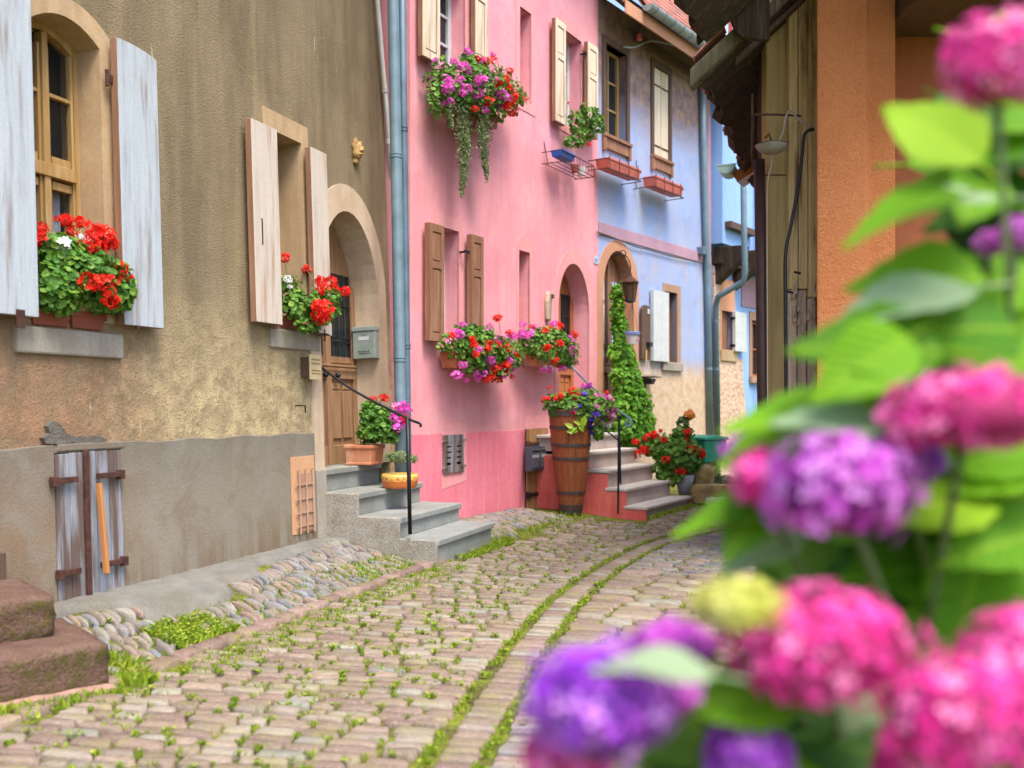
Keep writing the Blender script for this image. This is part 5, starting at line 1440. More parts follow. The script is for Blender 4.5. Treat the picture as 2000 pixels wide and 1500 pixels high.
for s_ in np.arange(.08, 1.0, .15):
    a0_ = rp2(s_, .03, -.09); a1_ = rp2(s_+.035, .03, -.09); b0 = rp2(s_, 3.0, -.09); b1 = rp2(s_+.035, 3.0, -.09)
    MB().add([a0_, a1_, b1, b0] + [(p[0], p[1], p[2]+.088) for p in (a0_, a1_, b1, b0)], [(0, 3, 2, 1), (4, 5, 6, 7), (0, 1, 5, 4), (1, 2, 6, 5), (2, 3, 7, 6), (3, 0, 4, 7)]).build('rafter', M['black_timber'], HO)
# ------------------------------------------------------------------ tan house steps
def facade_mat(x, y, z=0, dx=.355, dy=1.0): return Matrix.Translation((x, y, z)) @ Matrix.Rotation(math.atan2(dy, dx), 4, 'Z')
ST = facade_mat(-.608, 7.97); 
ts = thing('tan_steps', 'four grey concrete steps leading up to the brown arched door', 'steps', ST)
# local: x along wall, y towards the wall; risers at y = 0, .334, .72, 1.04
ys = [0, .334, .722, 1.042]; zs = [.188, .360, .552, .745]; SL_ = [1.30, 1.30, 1.26, 1.02]
zb_ = [-.06] + [z for z in zs[:-1]]
yend = 1.62
for i in range(4):
    z0 = zb_[i]; th = .055
    y1 = yend if i < 3 else yend
    mb = MB(); mb.box(0.012 + .0*i, SL_[i]-.012, ys[i]+.018, 1.12 if i < 3 else 1.10, z0 + (.001 if i else 0), zs[i]-th)
    mb.build('riser', M['concrete'], ts, bevel=.004)
    MB().box(-.008, SL_[i], ys[i]-.008, (ys[i+1]+.03) if i < 3 else 1.10, zs[i]-th+.001, zs[i]).build('tread', M['concrete'], ts, bevel=.010)
mb = MB()
mb.prism([(0, -.06), (1.115, -.06), (1.115, .744), (1.045, .744), (1.045, .548), (.725, .548), (.725, .356), (.337, .356), (.337, .184), (0, .184)], -.02, .0095, 'x')
mb.build('side_cheek', M['terrazzo'], ts, bevel=.008)
MB().box(-.012, 1.05, 1.10, 1.50, .5, .742).build('threshold', M['concrete'], ts, bevel=.008)
# handrail
pa = px_point(801, 1043, 8.02); pt_ = px_point(796, 815, 8.02)
hr = thing('handrail', 'thin black iron handrail on the grey concrete steps', 'handrail', Matrix.Translation((pa.x, pa.y, pa.z)))
def rel(p): return tuple(Vector(p) - Vector(pa))
MB().tube([rel(pa), rel(pt_)], .017, 10).build('post', M['iron'], hr, smooth=True)
wp = px_point(627, 718, 8.36)
MB().tube(catn([rel(wp), rel(px_point(700, 768, 8.22)), rel(px_point(796, 817, 8.02)), rel(px_point(812, 824, 7.99)), rel(px_point(821, 828, 7.96)), rel(px_point(821, 834, 7.96))], 6), .011, 8).build('rail', M['iron'], hr, smooth=True)
# mailbox on the door reveal
def revealM(fr, u, y, v): return fr.M @ Matrix.Translation((u, y, v)) @ Matrix.Rotation(R(90), 4, 'Z')
# the reveal faces -u; box hangs off it: local x -> into wall... box built with x along depth (y), y along -u
u_r = du1 - .004
yA = .005; 
v0 = FA.V(738, 700); v1 = FA.V(738, 640)
mbx = thing('mailbox', 'pale green grey metal mailbox with round holes on the door reveal', 'mailbox', FA.M @ Matrix.Translation((u_r-.045, .11, (v0+v1)/2)))
h = (v1-v0)/2
MB().box(-.045, .045, -.115, .125, -h, h-.03).build('body', M['mail'], mbx, bevel=.008)
MB().box(-.055, .048, -.12, .13, h-.032, h+.012).build('lid', M['mail'], mbx, bevel=.006)
mb = MB()
for k in range(9): mb.lathe([(0, -.002), (.0075, -.002), (.0075, .002), (0, .002)], 8, (0, 0, 0)) if False else None
for r_ in range(2):
    for k in range(5): 
        y = -.055+.025*k+(.012 if r_ else 0); z = -h+.05+.02*r_; mb.box(-.0475, -.0452, y-.006, y+.006, z-.006, z+.006)
mb.build('hole', M['dark'], mbx)
MB().box(-.048, -.0452, -.05, .06, h-.12, h-.085).build('name_slot', M['white'], mbx)
MB().prism([(.0-.03, h-.05), (.03, h-.05), (.0, h-.075)], -.0505, -.0452, 'x').build('post_horn', M['zinc_light'], mbx)
# house sign plate on the wall left of the door
u0, v0 = FA.uv(607, 741, .10); u1, v1 = FA.uv(628, 741, .10)[0], FA.V(607, 692, .10)
sg = thing('wall_sign', 'small cream plaque with faded lines of writing beside the brown door', 'sign', FA.M @ Matrix.Translation((u0, -.10, v0)))
MB().box(0, u1-u0, 0, .014, 0, v1-v0).build('plate', flat('cream_plate', (.66, .55, .30), .5), sg, bevel=.003)
MB().box(.01, .05, .014, .10, .02, v1-v0-.02).build('bracket', M['timber'], sg)
mb = MB(); q = random.Random(4)
for r_, z in enumerate((.8, .64, .36, .24)):
    x = .02
    while x < u1-u0-.02: w = q.uniform(.006, .014); mb.box(x, x+w, -.0015, 0, (v1-v0)*z-.006, (v1-v0)*z+.006); x += w+.005
tag(mb.build('lettering', M['brown_shutter'], sg), kind='stuff')

# ------------------------------------------------------------------ pink house steps
PT = facade_mat(1.54, 11.1, 0, .56, 1.0)
ps = thing('pink_steps', 'flight of grey stone steps with red painted side wall', 'steps', PT)
pz_ = [.129, .33, .535, .735, .93]; py_ = [0, .2485, .48, .72, .96]; pln = [1.55, 1.50, 1.47, 1.45, 1.45]; wallD = 1.50
for i in range(5):
    z0 = -.06 if i == 0 else pz_[i-1]+.001
    MB().box(.012, pln[i], py_[i]+.02, wallD-.004, z0, pz_[i]-.036).build('riser', M['pink_step'], ps, bevel=.004)
    MB().box(-.02, pln[i]+.01, py_[i]-.012, (py_[i+1]+.03) if i < 4 else wallD-.004, pz_[i]-.035, pz_[i]).build('tread', M['grey_step'], ps, bevel=.006)
mb = MB(); mb.prism([(.006, -.06), (wallD-.005, -.06), (wallD-.005, .69), (.724, .69), (.724, .49), (.484, .49), (.484, .29), (.252, .29), (.252, .090), (.006, .090)], -.012, .0115, 'x')
mb.build('side_cheek', M['red_plinth'], ps, bevel=.004)
MB().box(pln[0]+.0, pln[0]+.10, .0, .5, -.06, .08).build('end_kerb', M['red_plinth'], ps, bevel=.01)
# second handrail, scrolled end
b1 = PT @ Vector((-.045, .13, 0)); b1.z = 0.02
d1_ = b1.y
hr = thing('handrail', 'black iron handrail with curled end on the pink steps', 'handrail', Matrix.Translation(b1))
def relb(px, py, d=None): return tuple(px_point(px, py, d or d1_) - b1)
base = px_point(1207, 1004, d1_); topb = px_point(1209, 808, d1_)
mb = MB(); mb.tube([relb(1207, 1004), relb(1209, 812)], .012, 8); mb.build('post', M['iron'], hr)
mb = MB(); mb.tube([relb(1212, 945, 11.33), relb(1209, 815, 11.25)], .012, 8); mb.build('post', M['iron'], hr)
P = [relb(1115, 715, 11.95), relb(1150, 750, 11.7), relb(1190, 785, 11.4), relb(1209, 803, 11.25), relb(1227, 816, 11.15), relb(1234, 826, 11.1), relb(1228, 834, 11.1), relb(1221, 829, 11.1), relb(1225, 822, 11.1)]
MB().tube(catn(P, 6), .013, 8).build('rail', M['zinc_dark'], hr, smooth=True)
MB().tube(catn([relb(1170, 835, 11.6), relb(1190, 846, 11.4), relb(1209, 862, 11.25)], 5), .008, 6).build('brace', M['iron'], hr)

# twin mailboxes on the cellar door
u0, v0 = FB.uv(1037, 921, .13); u1, _ = FB.uv(1072, 921, .13); v1 = FB.V(1037, 873, .13); W = (u1-u0)/2
for k in range(2):
    t = thing('mailbox', ('left' if k == 0 else 'right') + ' one of the two dark grey mailboxes on the brown cellar door', 'mailbox', FB.M @ Matrix.Translation((u0+W*k+.004, -.13, v0)))
    MB().box(0, W-.008, 0, .085, 0, v1-v0).build('body', M['mail_dark'], t, bevel=.006)
    MB().box(.012, W-.02, -.006, 0, (v1-v0)*.12, (v1-v0)*.93).build('door', flat('grey_mailbox_front', (.13, .16, .20), .4), t, bevel=.003)
    MB().box(.02, W-.028, -.009, -.006, (v1-v0)*.78, (v1-v0)*.84).build('slot', M['dark'], t)
    MB().box(.03, W-.04, -.008, -.006, (v1-v0)*.55, (v1-v0)*.66).build('name_card', M['white'], t)

# ------------------------------------------------------------------ sandstone blocks at the lower left
SB = facade_mat(-1.85, 4.49, 0, 1.17, 1.0)
sb = thing('sandstone_steps', 'two worn mossy red sandstone steps at the foot of the tan house', 'steps', SB)
def rough_block(x0, x1, y0, y1, z0, z1, name, m, parent, nx=26, ny=10, nz=6, amp=.006, seed=1):
    q = random.Random(seed); mb = MB(); idx = {}
    def vid(i, j, k):
        if (i, j, k) not in idx:
            e = sum((i in (0, nx), j in (0, ny), k in (0, nz)))
            x = x0+(x1-x0)*i/nx; y = y0+(y1-y0)*j/ny; z = z0+(z1-z0)*k/nz
            rd = .014 if e >= 2 else 0
            if e >= 2:
                if i == 0: x += rd*.8
                if i == nx: x -= rd*.8
                if j == 0: y += rd*.8
                if j == ny: y -= rd*.8
                if k == nz: z -= rd*.7
            a = amp*(2.0 if 0 < k < nz and j == 0 else .7)
            idx[(i, j, k)] = len(mb.v); mb.v.append((x+q.uniform(-a, a), y+q.uniform(-a, a), z+q.uniform(-a, a)*.6))
        return idx[(i, j, k)]
    for i in range(nx):
        for j in range(ny):
            mb.f.append((vid(i, j, nz), vid(i+1, j, nz), vid(i+1, j+1, nz), vid(i, j+1, nz)))
        for k in range(nz):
            mb.f.append((vid(i, 0, k), vid(i+1, 0, k), vid(i+1, 0, k+1), vid(i, 0, k+1)))
            mb.f.append((vid(i+1, ny, k), vid(i, ny, k), vid(i, ny, k+1), vid(i+1, ny, k+1)))
    for j in range(ny):
        for k in range(nz):
            mb.f.append((vid(nx, j, k), vid(nx, j+1, k), vid(nx, j+1, k+1), vid(nx, j, k+1)))
            mb.f.append((vid(0, j+1, k), vid(0, j, k), vid(0, j, k+1), vid(0, j+1, k+1)))
    return mb.build(name, m, parent, smooth=True)
rough_block(-1.5, 0, 0, .75, -.03, .205, 'step', M['red_sand'], sb, seed=3)
rough_block(-1.5, -.155, .28, .95, .203, .40, 'step', M['red_sand'], sb, seed=5)
rough_block(-1.5, .02, -.06, .3, -.06, .018, 'footing', M['red_sand2'], sb, nz=2, seed=6, amp=.008)

# ------------------------------------------------------------------ plants
def orient(n, spin, up):
    """rotation matrices whose z follows rows of n"""
    n = n / np.linalg.norm(n, axis=1, keepdims=True)
    a = np.cross(n, up); l = np.linalg.norm(a, axis=1, keepdims=True); a = np.where(l < 1e-3, np.array([[1., 0, 0]]), a/np.maximum(l, 1e-3))
    b = np.cross(n, a); c, s = np.cos(spin)[:, None], np.sin(spin)[:, None]
    x = a*c + b*s; y = np.cross(n, x)
    return np.stack([x, y, n], axis=2)
def leafmesh(name, pts, nrm, size, m, parent, rg, kind='round', tilt=.7):
    N = len(pts)
    if kind == 'round':
        k = 7; tp = [(0, 0, -.12)] + [(math.cos(2*math.pi*(i+.5)/k+math.pi)*(1 if i else .9), math.sin(2*math.pi*(i+.5)/k+math.pi), .10 + (.10 if i % 2 else 0)) for i in range(k)]
        tf = [(0, i+1, (i+1) % k+1) for i in range(k-1)] + [(0, k, 1)]
    elif kind == 'oval':
        tp = [(-1, 0, 0), (-.3, .5, .14), (.5, .38, .1), (1.1, 0, -.18), (.5, -.38, .1), (-.3, -.5, .14), (.1, 0, -.04)]
        tf = [(6, i, (i+1) % 6) for i in range(6)]; tf = [(6, (i+1) % 6, i) for i in range(6)]
    elif kind == 'blade':
        tp = [(0, -.5, 0), (0, .5, 0), (.9, 0, .35)]; tf = [(0, 1, 2)]
    elif kind == 'floret':
        tp = [(0, 0, -.15)]
        for i in range(5):
            a = 2*math.pi*i/5; tp += [(math.cos(a-.5)*.75, math.sin(a-.5)*.75, .1), (math.cos(a)*1.05, math.sin(a)*1.05, .25), (math.cos(a+.5)*.75, math.sin(a+.5)*.75, .1)]
        tf = []
        for i in range(5): tf += [(0, 1+3*i, 2+3*i), (0, 2+3*i, 3+3*i)]
    tp = np.array(tp, float); tf = np.array(tf)
    nn = nrm + rg.normal(0, tilt, (N, 3))
    Rm = orient(nn, rg.uniform(0, 6.28, N), np.array([[0, 0, 1.]]))
    sz = size * rg.uniform(.6, 1.25, N)
    V = np.einsum('nij,kj->nki', Rm, tp) * sz[:, None, None] + pts[:, None, :]
    F = tf[None] + (np.arange(N)*len(tp))[:, None, None]
    return np_mesh(name, V.reshape(-1, 3), F.reshape(-1, 3), m, parent, False, np.repeat(rg.uniform(0, 1, N), len(tp)))
def blob_points(rg, N, blobs):
    """points near the surface of ellipsoids: list of (center(3), radii(3))"""
    w = np.array([b[1][0]*b[1][2] for b in blobs]); w = w/w.sum()
    ch = rg.choice(len(blobs), N, p=w)
    d = rg.normal(0, 1, (N, 3)); d /= np.linalg.norm(d, axis=1, keepdims=True)
    r = rg.uniform(.35, 1, N)**.5
    C = np.array([b[0] for b in blobs])[ch]; Q = np.array([b[1] for b in blobs])[ch]
    bump = 1 + .14*np.sin(d[:, 0]*7+ch) * np.cos(d[:, 2]*6+ch*2)
    return C + d*Q*(r*bump)[:, None], d
FLO = {}
def head_mesh(key, m, R_=.05, n=26, fs=.020, flat_=.75, seed=0):
    k = (key, seed)
    if k in FLO: return FLO[k]
    rg = np.random.default_rng(seed+sum(map(ord, key)))
    d = rg.normal(0, 1, (n, 3)); d /= np.linalg.norm(d, axis=1, keepdims=True)
    p = d*np.array([1, 1, flat_])*R_*rg.uniform(.7, 1, (n, 1))
    o = leafmesh('flower_head', p, d, fs, m, None, rg, 'floret', .35)
    me_ = o.data; bpy.data.objects.remove(o); FLO[k] = me_; return me_
HEADS = dict(r=('red', 'p_red', .052, 30, .020), m=('mag', 'p_mag', .052, 28, .019), w=('white', 'p_white', .035, 18, .017), p=('pink', 'p_pink', .045, 20, .018),
             b=('blue', 'p_blue', .030, 7, .026), o=('orange', 'p_orange', .06, 40, .022), R=('rose', 'p_red', .06, 40, .022))
hq = random.Random(77)
def heads(root, items, scale=1.0, stems=None):
    Mi = root.matrix_world.inverted()
    for i, (pw, c, s_) in enumerate(items):
        h_ = HEADS[c]; me_ = head_mesh(h_[0], M[h_[1]], h_[2], h_[3], h_[4], seed=i % 3)
        o = bpy.data.objects.new('flower_head', me_); link(o, root)
        o.location = Mi @ Vector(pw); s2 = scale*s_*hq.uniform(.85, 1.15); o.scale = (s2, s2, s2)
        o.rotation_euler = (hq.uniform(-.4, .4), hq.uniform(-.4, .4), hq.uniform(0, 6))
def plant(root, fr, blobs_px, nleaf, lsize, mat_, flowers, w, rg, leafkind='round', fscale=1.0, fw=None, cmat=None, stems_from=None):
    """blobs_px: (px, py, rpx, rpy, w, depth radius) on facade frame fr"""
    Mi = root.matrix_world.inverted()
    bl_ = []
    for px, py, rx, ry, ww, rd in blobs_px:
        c = fr.wpt(px, py, ww); d = c.y
        c = Mi @ c
        # screen width of along-wall radius
        e = (fr.U(px+rx, ww, py) - fr.U(px-rx, ww, py))/2
        bl_.append((tuple(c), (e, rd, ry*d/FPX)))
    P, D = blob_points(rg, nleaf, bl_)
    o = leafmesh('foliage', P, D + np.array([[0, -.5, .6]]), lsize, mat_, root, rg, leafkind, .6)
    items = []
    for f in flowers:
        px, py, c = f[:3]; s_ = f[3] if len(f) > 3 else 1.0
        best = None
        for bp in blobs_px:
            q_ = ((px-bp[0])/max(bp[2], 1))**2 + ((py-bp[1])/max(bp[3], 1))**2
            if best is None or q_ < best[0]: best = (q_, bp)
        q_, bp = best
        ww = bp[4] + bp[5]*math.sqrt(max(0.0, 1-min(q_, 1)))*.85
        items.append((fr.wpt(px, py, ww), c, s_))
    heads(root, items, fscale)
    # stalks for the heads sticking out, towards the clump
    mb = MB(); 
    for pw, c, s_ in items:
        a = Mi @ Vector(pw); b = min((Vector(q2[0]) for q2 in bl_), key=lambda v_: (v_-a).length)
        mb.tube([a, a.lerp(b, .35) + Vector((0, 0, -.01)), a.lerp(b, .8)], .0028, 4, False)
    if items: tag(mb.build('stems', M['stem'], root), kind='stuff')
    return bl_
def trough(root, fr, px0, px1, pyt, pyb, w0, w1, m, name='trough', k=1, ref=None):
    Mi = root.matrix_world.inverted()
    u0, v0 = fr.uv(px0, pyb, w1); u1, _ = fr.uv(px1, pyb, w1); v1 = fr.V(px0, pyt, w1)
    F = Mi @ fr.M
    out = []
    for i in range(k):
        a = u0 + (u1-u0)*i/k + (.006 if i else 0); b = u0 + (u1-u0)*(i+1)/k
        t_ = .018; mb = MB(); h = v1-v0
        mb.add([(a+t_, -w1+t_, v0), (b-t_, -w1+t_, v0), (b-t_, -w0-t_, v0), (a+t_, -w0-t_, v0), (a, -w1, v1), (b, -w1, v1), (b, -w0, v1), (a, -w0, v1), (a+.012, -w1+.012, v1), (b-.012, -w1+.012, v1), (b-.012, -w0-.012, v1), (a+.012, -w0-.012, v1), (a+.02, -w1+.02, v1-.03), (b-.02, -w1+.02, v1-.03), (b-.02, -w0-.02, v1-.03), (a+.02, -w0-.02, v1-.03)],
               [(0, 3, 2, 1), (0, 1, 5, 4), (1, 2, 6, 5), (2, 3, 7, 6), (3, 0, 4, 7), (4, 5, 9, 8), (5, 6, 10, 9), (6, 7, 11, 10), (7, 4, 8, 11), (8, 9, 13, 12), (9, 10, 14, 13), (10, 11, 15, 14), (11, 8, 12, 15), (12, 13, 14, 15)])
        mb.box(a-.004, b+.004, -w1-.005, -w1+.004, v1-.028, v1+.003)
        mb.xf(F); out.append(mb.build(name, m, root, bevel=.004))
    return out
def root_at(fr, px, py, w, name, label, cat, group=None):
    u, v = fr.uv(px, py, w); return thing(name, label, cat, fr.M @ Matrix.Translation((u, -w, v)), group)
bpy.context.view_layer.update()
def TH(*a, **k):
    t = thing(*a, **k); bpy.context.view_layer.update(); return t
_ra = root_at
def root_at(*a, **k):
    t = _ra(*a, **k); bpy.context.view_layer.update(); return t
GRP = 'geranium boxes on the house fronts'
rg = np.random.default_rng(12)
# big tan window
t = root_at(FA, 150, 632, .02, 'flower_box', 'brown trough of red and white geraniums in the large tan house window', 'flower box', GRP)
trough(t, FA, 66, 208, 598, 632, -.14, .035, M['brick_red'], k=2)
plant(t, FA, [(110, 560, 52, 50, .05, .16), (165, 530, 60, 50, .07, .18), (205, 570, 45, 45, .10, .15), (125, 500, 50, 40, .03, .12), (110, 580, 40, 35, .08, .12), (235, 560, 18, 50, .12, .10)], 2700, .022, M['leaf'],
      [(71, 448, 'r', 1.1), (71, 467, 'r', 1.1), (128, 430, 'r', .9), (145, 432, 'r'), (162, 434, 'r', .9), (112, 428, 'r', .5), (141, 455, 'r', .9), (185, 452, 'r', 1.1), (203, 460, 'r', 1.2), (216, 478, 'r', 1.1), (175, 475, 'r', 1.2), (192, 484, 'r', 1.1), (168, 481, 'r', .9), (210, 470, 'r'),
       (125, 478, 'w', 1.2), (153, 468, 'w', 1.0), (166, 468, 'w', .9), (235, 525, 'r', 1.1), (244, 538, 'r', .9), (170, 548, 'r', 1.1), (185, 552, 'r'), (205, 548, 'r', 1.2), (221, 545, 'r', 1.1), (215, 585, 'r', 1.1), (213, 570, 'r', 1.0), (222, 592, 'r', .8)], .1, rg)
# small tan window
t = root_at(FA, 575, 636, .02, 'flower_box', 'red geraniums spilling from the narrow tan house window', 'flower box', GRP)
trough(t, FA, 548, 592, 616, 640, -.14, .02, M['brick_red'])
plant(t, FA, [(565, 575, 20, 42, .03, .12), (590, 600, 32, 30, .13, .13), (628, 600, 30, 34, .24, .12), (605, 635, 22, 18, .20, .08), (640, 580, 22, 20, .26, .08)], 850, .023, M['leaf'],
      [(556, 503, 'r', .9), (603, 528, 'r', 1.0), (597, 524, 'r', .7), (626, 548, 'r', 1.1), (645, 550, 'r', 1.1), (632, 563, 'r', 1.1), (650, 562, 'r', .9), (625, 568, 'r', .9), (674, 569, 'r', 1.0), (664, 567, 'r', .6), (622, 596, 'r', 1.1), (634, 600, 'r', 1.2), (625, 612, 'r', 1.2), (636, 618, 'r', 1.0), (622, 625, 'r', .9), (647, 592, 'r', .6), (562, 546, 'w', 1.0), (566, 560, 'w', .5)], .2, rg)
# upper pink window, with trailing plants
t = root_at(FB, 930, 225, .15, 'flower_box', 'magenta and red geraniums with two long trailing tails under the upper pink window', 'flower box', GRP)
trough(t, FB, 905, 975, 190, 218, .02, .24, M['brick_red'])
plant(t, FB, [(860, 165, 20, 48, .18, .14), (900, 170, 42, 52, .24, .17), (950, 165, 45, 48, .26, .17), (990, 180, 34, 40, .24, .15), (930, 200, 60, 28, .24, .14), (855, 200, 18, 30, .2, .08), (925, 120, 26, 14, .2, .08)], 2100, .024, M['leaf'],
      [(912, 100, 'm', .7), (918, 106, 'm', .8), (875, 163, 'm', 1.1), (876, 172, 'm', 1.2), (871, 155, 'm', .9), (905, 130, 'm', 1.0), (911, 137, 'm', 1.0), (898, 128, 'm', .6), (886, 120, 'm', .8), (935, 128, 'm', 1.0), (942, 118, 'm', .8), (943, 126, 'm', .9), (935, 153, 'm', 1.1), (944, 158, 'm', 1.1), (930, 162, 'm', .9), (911, 173, 'm', 1.1), (905, 182, 'm', .9), (938, 182, 'm', 1.0), (928, 188, 'm', .9), (980, 184, 'm', 1.1), (987, 190, 'm', 1.0), (975, 188, 'm', .8), (970, 156, 'm', .9), (898, 155, 'm', .8), (865, 203, 'm', .9), (880, 197, 'm', .7), (947, 215, 'm', .8), (850, 118, 'm', .7), (864, 128, 'p', .9), (975, 210, 'm', .8), (960, 135, 'p', .9), (983, 140, 'p', .8), (963, 107, 'm', .6),
       (934, 115, 'r', .8), (952, 119, 'r', .8), (964, 117, 'r', .8), (974, 162, 'r', 1.1), (983, 158, 'r', 1.0), (991, 154, 'r', .9), (996, 138, 'r', .9), (993, 172, 'r', 1.0), (1002, 183, 'r', 1.0), (1006, 190, 'r', .8), (953, 197, 'r', 1.0), (996, 202, 'r', 1.0), (988, 207, 'r', .8), (1000, 220, 'r', .9), (1007, 212, 'r', .7), (927, 212, 'r', .7), (1022, 193, 'r', .8), (990, 222, 'r', .6)], .2, rg)
def trail(root, fr, path, N, size, w, mat_, rg):
    Mi = root.matrix_world.inverted(); P = []
    for _ in range(N):
        f = rg.uniform(0, 1)**1.15 * (len(path)-1); i = min(int(f), len(path)-2); g_ = f-i
        a, b = path[i], path[i+1]; px = a[0]+(b[0]-a[0])*g_; py = a[1]+(b[1]-a[1])*g_; r_ = a[2]+(b[2]-a[2])*g_
        P.append(tuple(Mi @ fr.wpt(px+rg.normal(0, .5)*r_, py+rg.normal(0, 5), w + rg.normal(0, .03))))
    P = np.array(P); return tag(leafmesh('trailing_stems', P, np.tile([0, -1., .2], (N, 1)), size, mat_, root, rg, 'oval', .7), kind='stuff')
trail(t, FB, [(905, 205, 16), (907, 260, 15), (908, 300, 10), (905, 345, 6), (902, 378, 2)], 2600, .017, .26, M['leaf_trail'], rg)
trail(t, FB, [(945, 215, 16), (945, 260, 13), (944, 300, 8), (952, 345, 3)], 1700, .017, .26, M['leaf_trail'], rg)
trail(t, FB, [(878, 205, 10), (880, 245, 5)], 420, .016, .24, M['leaf_trail'], rg)
# lower pink window
t = root_at(FB, 925, 715, .15, 'flower_box', 'full terracotta box of red and magenta geraniums under the lower pink window', 'flower box', GRP)
trough(t, FB, 892, 985, 685, 718, .03, .24, M['terracotta'])
plant(t, FB, [(900, 675, 36, 32, .22, .16), (945, 680, 48, 42, .27, .19), (985, 695, 30, 36, .27, .16), (925, 650, 32, 18, .2, .12), (965, 725, 32, 20, .26, .12), (925, 708, 25, 22, .28, .1)], 1900, .025, M['leaf'],
      [(904, 635, 'm', .9), (891, 650, 'm', .9), (897, 654, 'm', .9), (882, 655, 'r', .7), (875, 665, 'p', .8), (951, 644, 'p', .8), (958, 636, 'm', .7), (973, 620, 'r', .9), (969, 622, 'r', .7), (1000, 655, 'm', 1.0), (1001, 664, 'm', .9), (994, 650, 'r', .8), (923, 662, 'r', .9), (927, 670, 'r', 1.0), (924, 676, 'r', .7), (955, 670, 'r', .9), (952, 680, 'r', .8), (971, 665, 'm', 1.0), (978, 662, 'm', .9), (970, 672, 'r', .8), (990, 678, 'r', 1.0), (1009, 694, 'r', .9), (929, 691, 'r', .8), (935, 683, 'm', .7), (958, 702, 'm', 1.0), (953, 712, 'm', 1.0), (961, 710, 'm', .9), (995, 705, 'm', .8), (990, 712, 'r', 1.0), (984, 720, 'r', 1.0), (974, 714, 'r', 1.0), (968, 720, 'r', .8), (904, 713, 'm', 1.0), (892, 732, 'm', 1.0), (898, 733, 'm', .8), (910, 743, 'm', .7), (934, 738, 'm', .9), (929, 728, 'm', .8), (945, 730, 'm', .9), (960, 736, 'r', 1.0), (950, 741, 'r', .8), (972, 742, 'r', .8), (1003, 718, 'm', .8), (1000, 735, 'r', .7), (981, 735, 'm', .8)], .2, rg)
# beside the door
t = root_at(FB, 1035, 712, .15, 'flower_box', 'terracotta box of geraniums under the slim window beside the orange door', 'flower box', GRP)
trough(t, FB, 1050, 1110, 684, 714, .03, .24, M['terracotta'])
plant(t, FB, [(1040, 670, 26, 26, .2, .14), (1080, 680, 40, 36, .25, .17), (1105, 690, 22, 34, .24, .13), (1075, 655, 38, 16, .2, .1)], 1400, .025, M['leaf'],
      [(1021, 633, 'm', .9), (1022, 650, 'm', 1.1), (1030, 655, 'm', 1.1), (1016, 655, 'm', .9), (1037, 651, 'm', .9), (1047, 640, 'm', .8), (1063, 645, 'r', 1.0), (1059, 649, 'r', .8), (1039, 638, 'r', .6), (1073, 640, 'r', .8), (1082, 632, 'm', 1.0), (1078, 637, 'm', .8), (1090, 632, 'r', .9), (1096, 637, 'r', .8), (1089, 645, 'r', .8), (1092, 670, 'r', 1.0), (1097, 673, 'r', .8), (1067, 680, 'r', 1.0), (1072, 677, 'r', .8), (1112, 660, 'm', 1.0), (1116, 670, 'm', 1.1), (1116, 682, 'm', 1.1), (1117, 693, 'm', 1.0), (1112, 689, 'm', .9), (1123, 655, 'r', 1.0), (1120, 649, 'r', .7), (1083, 706, 'r', .9), (1087, 702, 'r', .7), (1097, 720, 'm', .9), (1072, 722, 'm', .9), (1065, 718, 'w', .8), (1077, 718, 'w', .8), (1123, 710, 'm', .7), (1060, 722, 'm', .7)], .2, rg)
# rack with blue trough at the upper right pink window
t = root_at(FB, 1130, 320, .15, 'flower_box', 'iron rack with a blue trough and leggy geranium under the upper right pink window', 'flower box', GRP)
trough(t, FB, 1099, 1124, 290, 303, .10, .27, M['blue_box'])
plant(t, FB, [(1125, 240, 13, 26, .18, .09), (1130, 270, 12, 20, .2, .08), (1155, 225, 22, 18, .2, .1), (1165, 245, 18, 14, .2, .08), (1115, 280, 14, 9, .18, .05), (1150, 260, 10, 14, .16, .06)], 620, .026, M['leaf'], [(1110, 200, 'r', .4), (1150, 282, 'r', .6)], .2, rg)
Mi = t.matrix_world.inverted(); mb = MB(); F = Mi @ FB.M
u0, v0 = FB.uv(1098, 315, .30); u1, _ = FB.uv(1160, 315, .30); v1 = v0+.14
for z in (v0, v1): mb.tube([(u0, -.02, z), (u0, -.30, z), (u1, -.30, z), (u1, -.02, z)], .006, 5)
for k in range(12): x = u0+(u1-u0)*k/11; mb.tube([(x, -.30, v0), (x, -.30, v1)], .003, 4)
for w_ in (.06, .14, .22): mb.tube([(u0, -w_, v0), (u1, -w_, v0)], .005, 4)
for x in (u0+.1, u1-.1): mb.tube([(x, 0, v0+.3), (x, -.06, v0)], .006, 4)
mb.xf(F); mb.build('iron_rack', M['rust'], t)
mb = MB(); mb.lathe([(0, 0), (.045, 0), (.055, .09), (.05, .09), (.04, .01)], 12, ((u0+u1)/2+.15, -.18, v0+.01)); mb.xf(F); mb.build('pot', M['brick_red'], t)
mb = MB(); mb.lathe([(0, 0), (.05, 0), (.06, .10), (.052, .10), (.04, .01)], 12, (u1-.12, -.18, v0+.01)); mb.xf(F); mb.build('pot', M['white'], t)
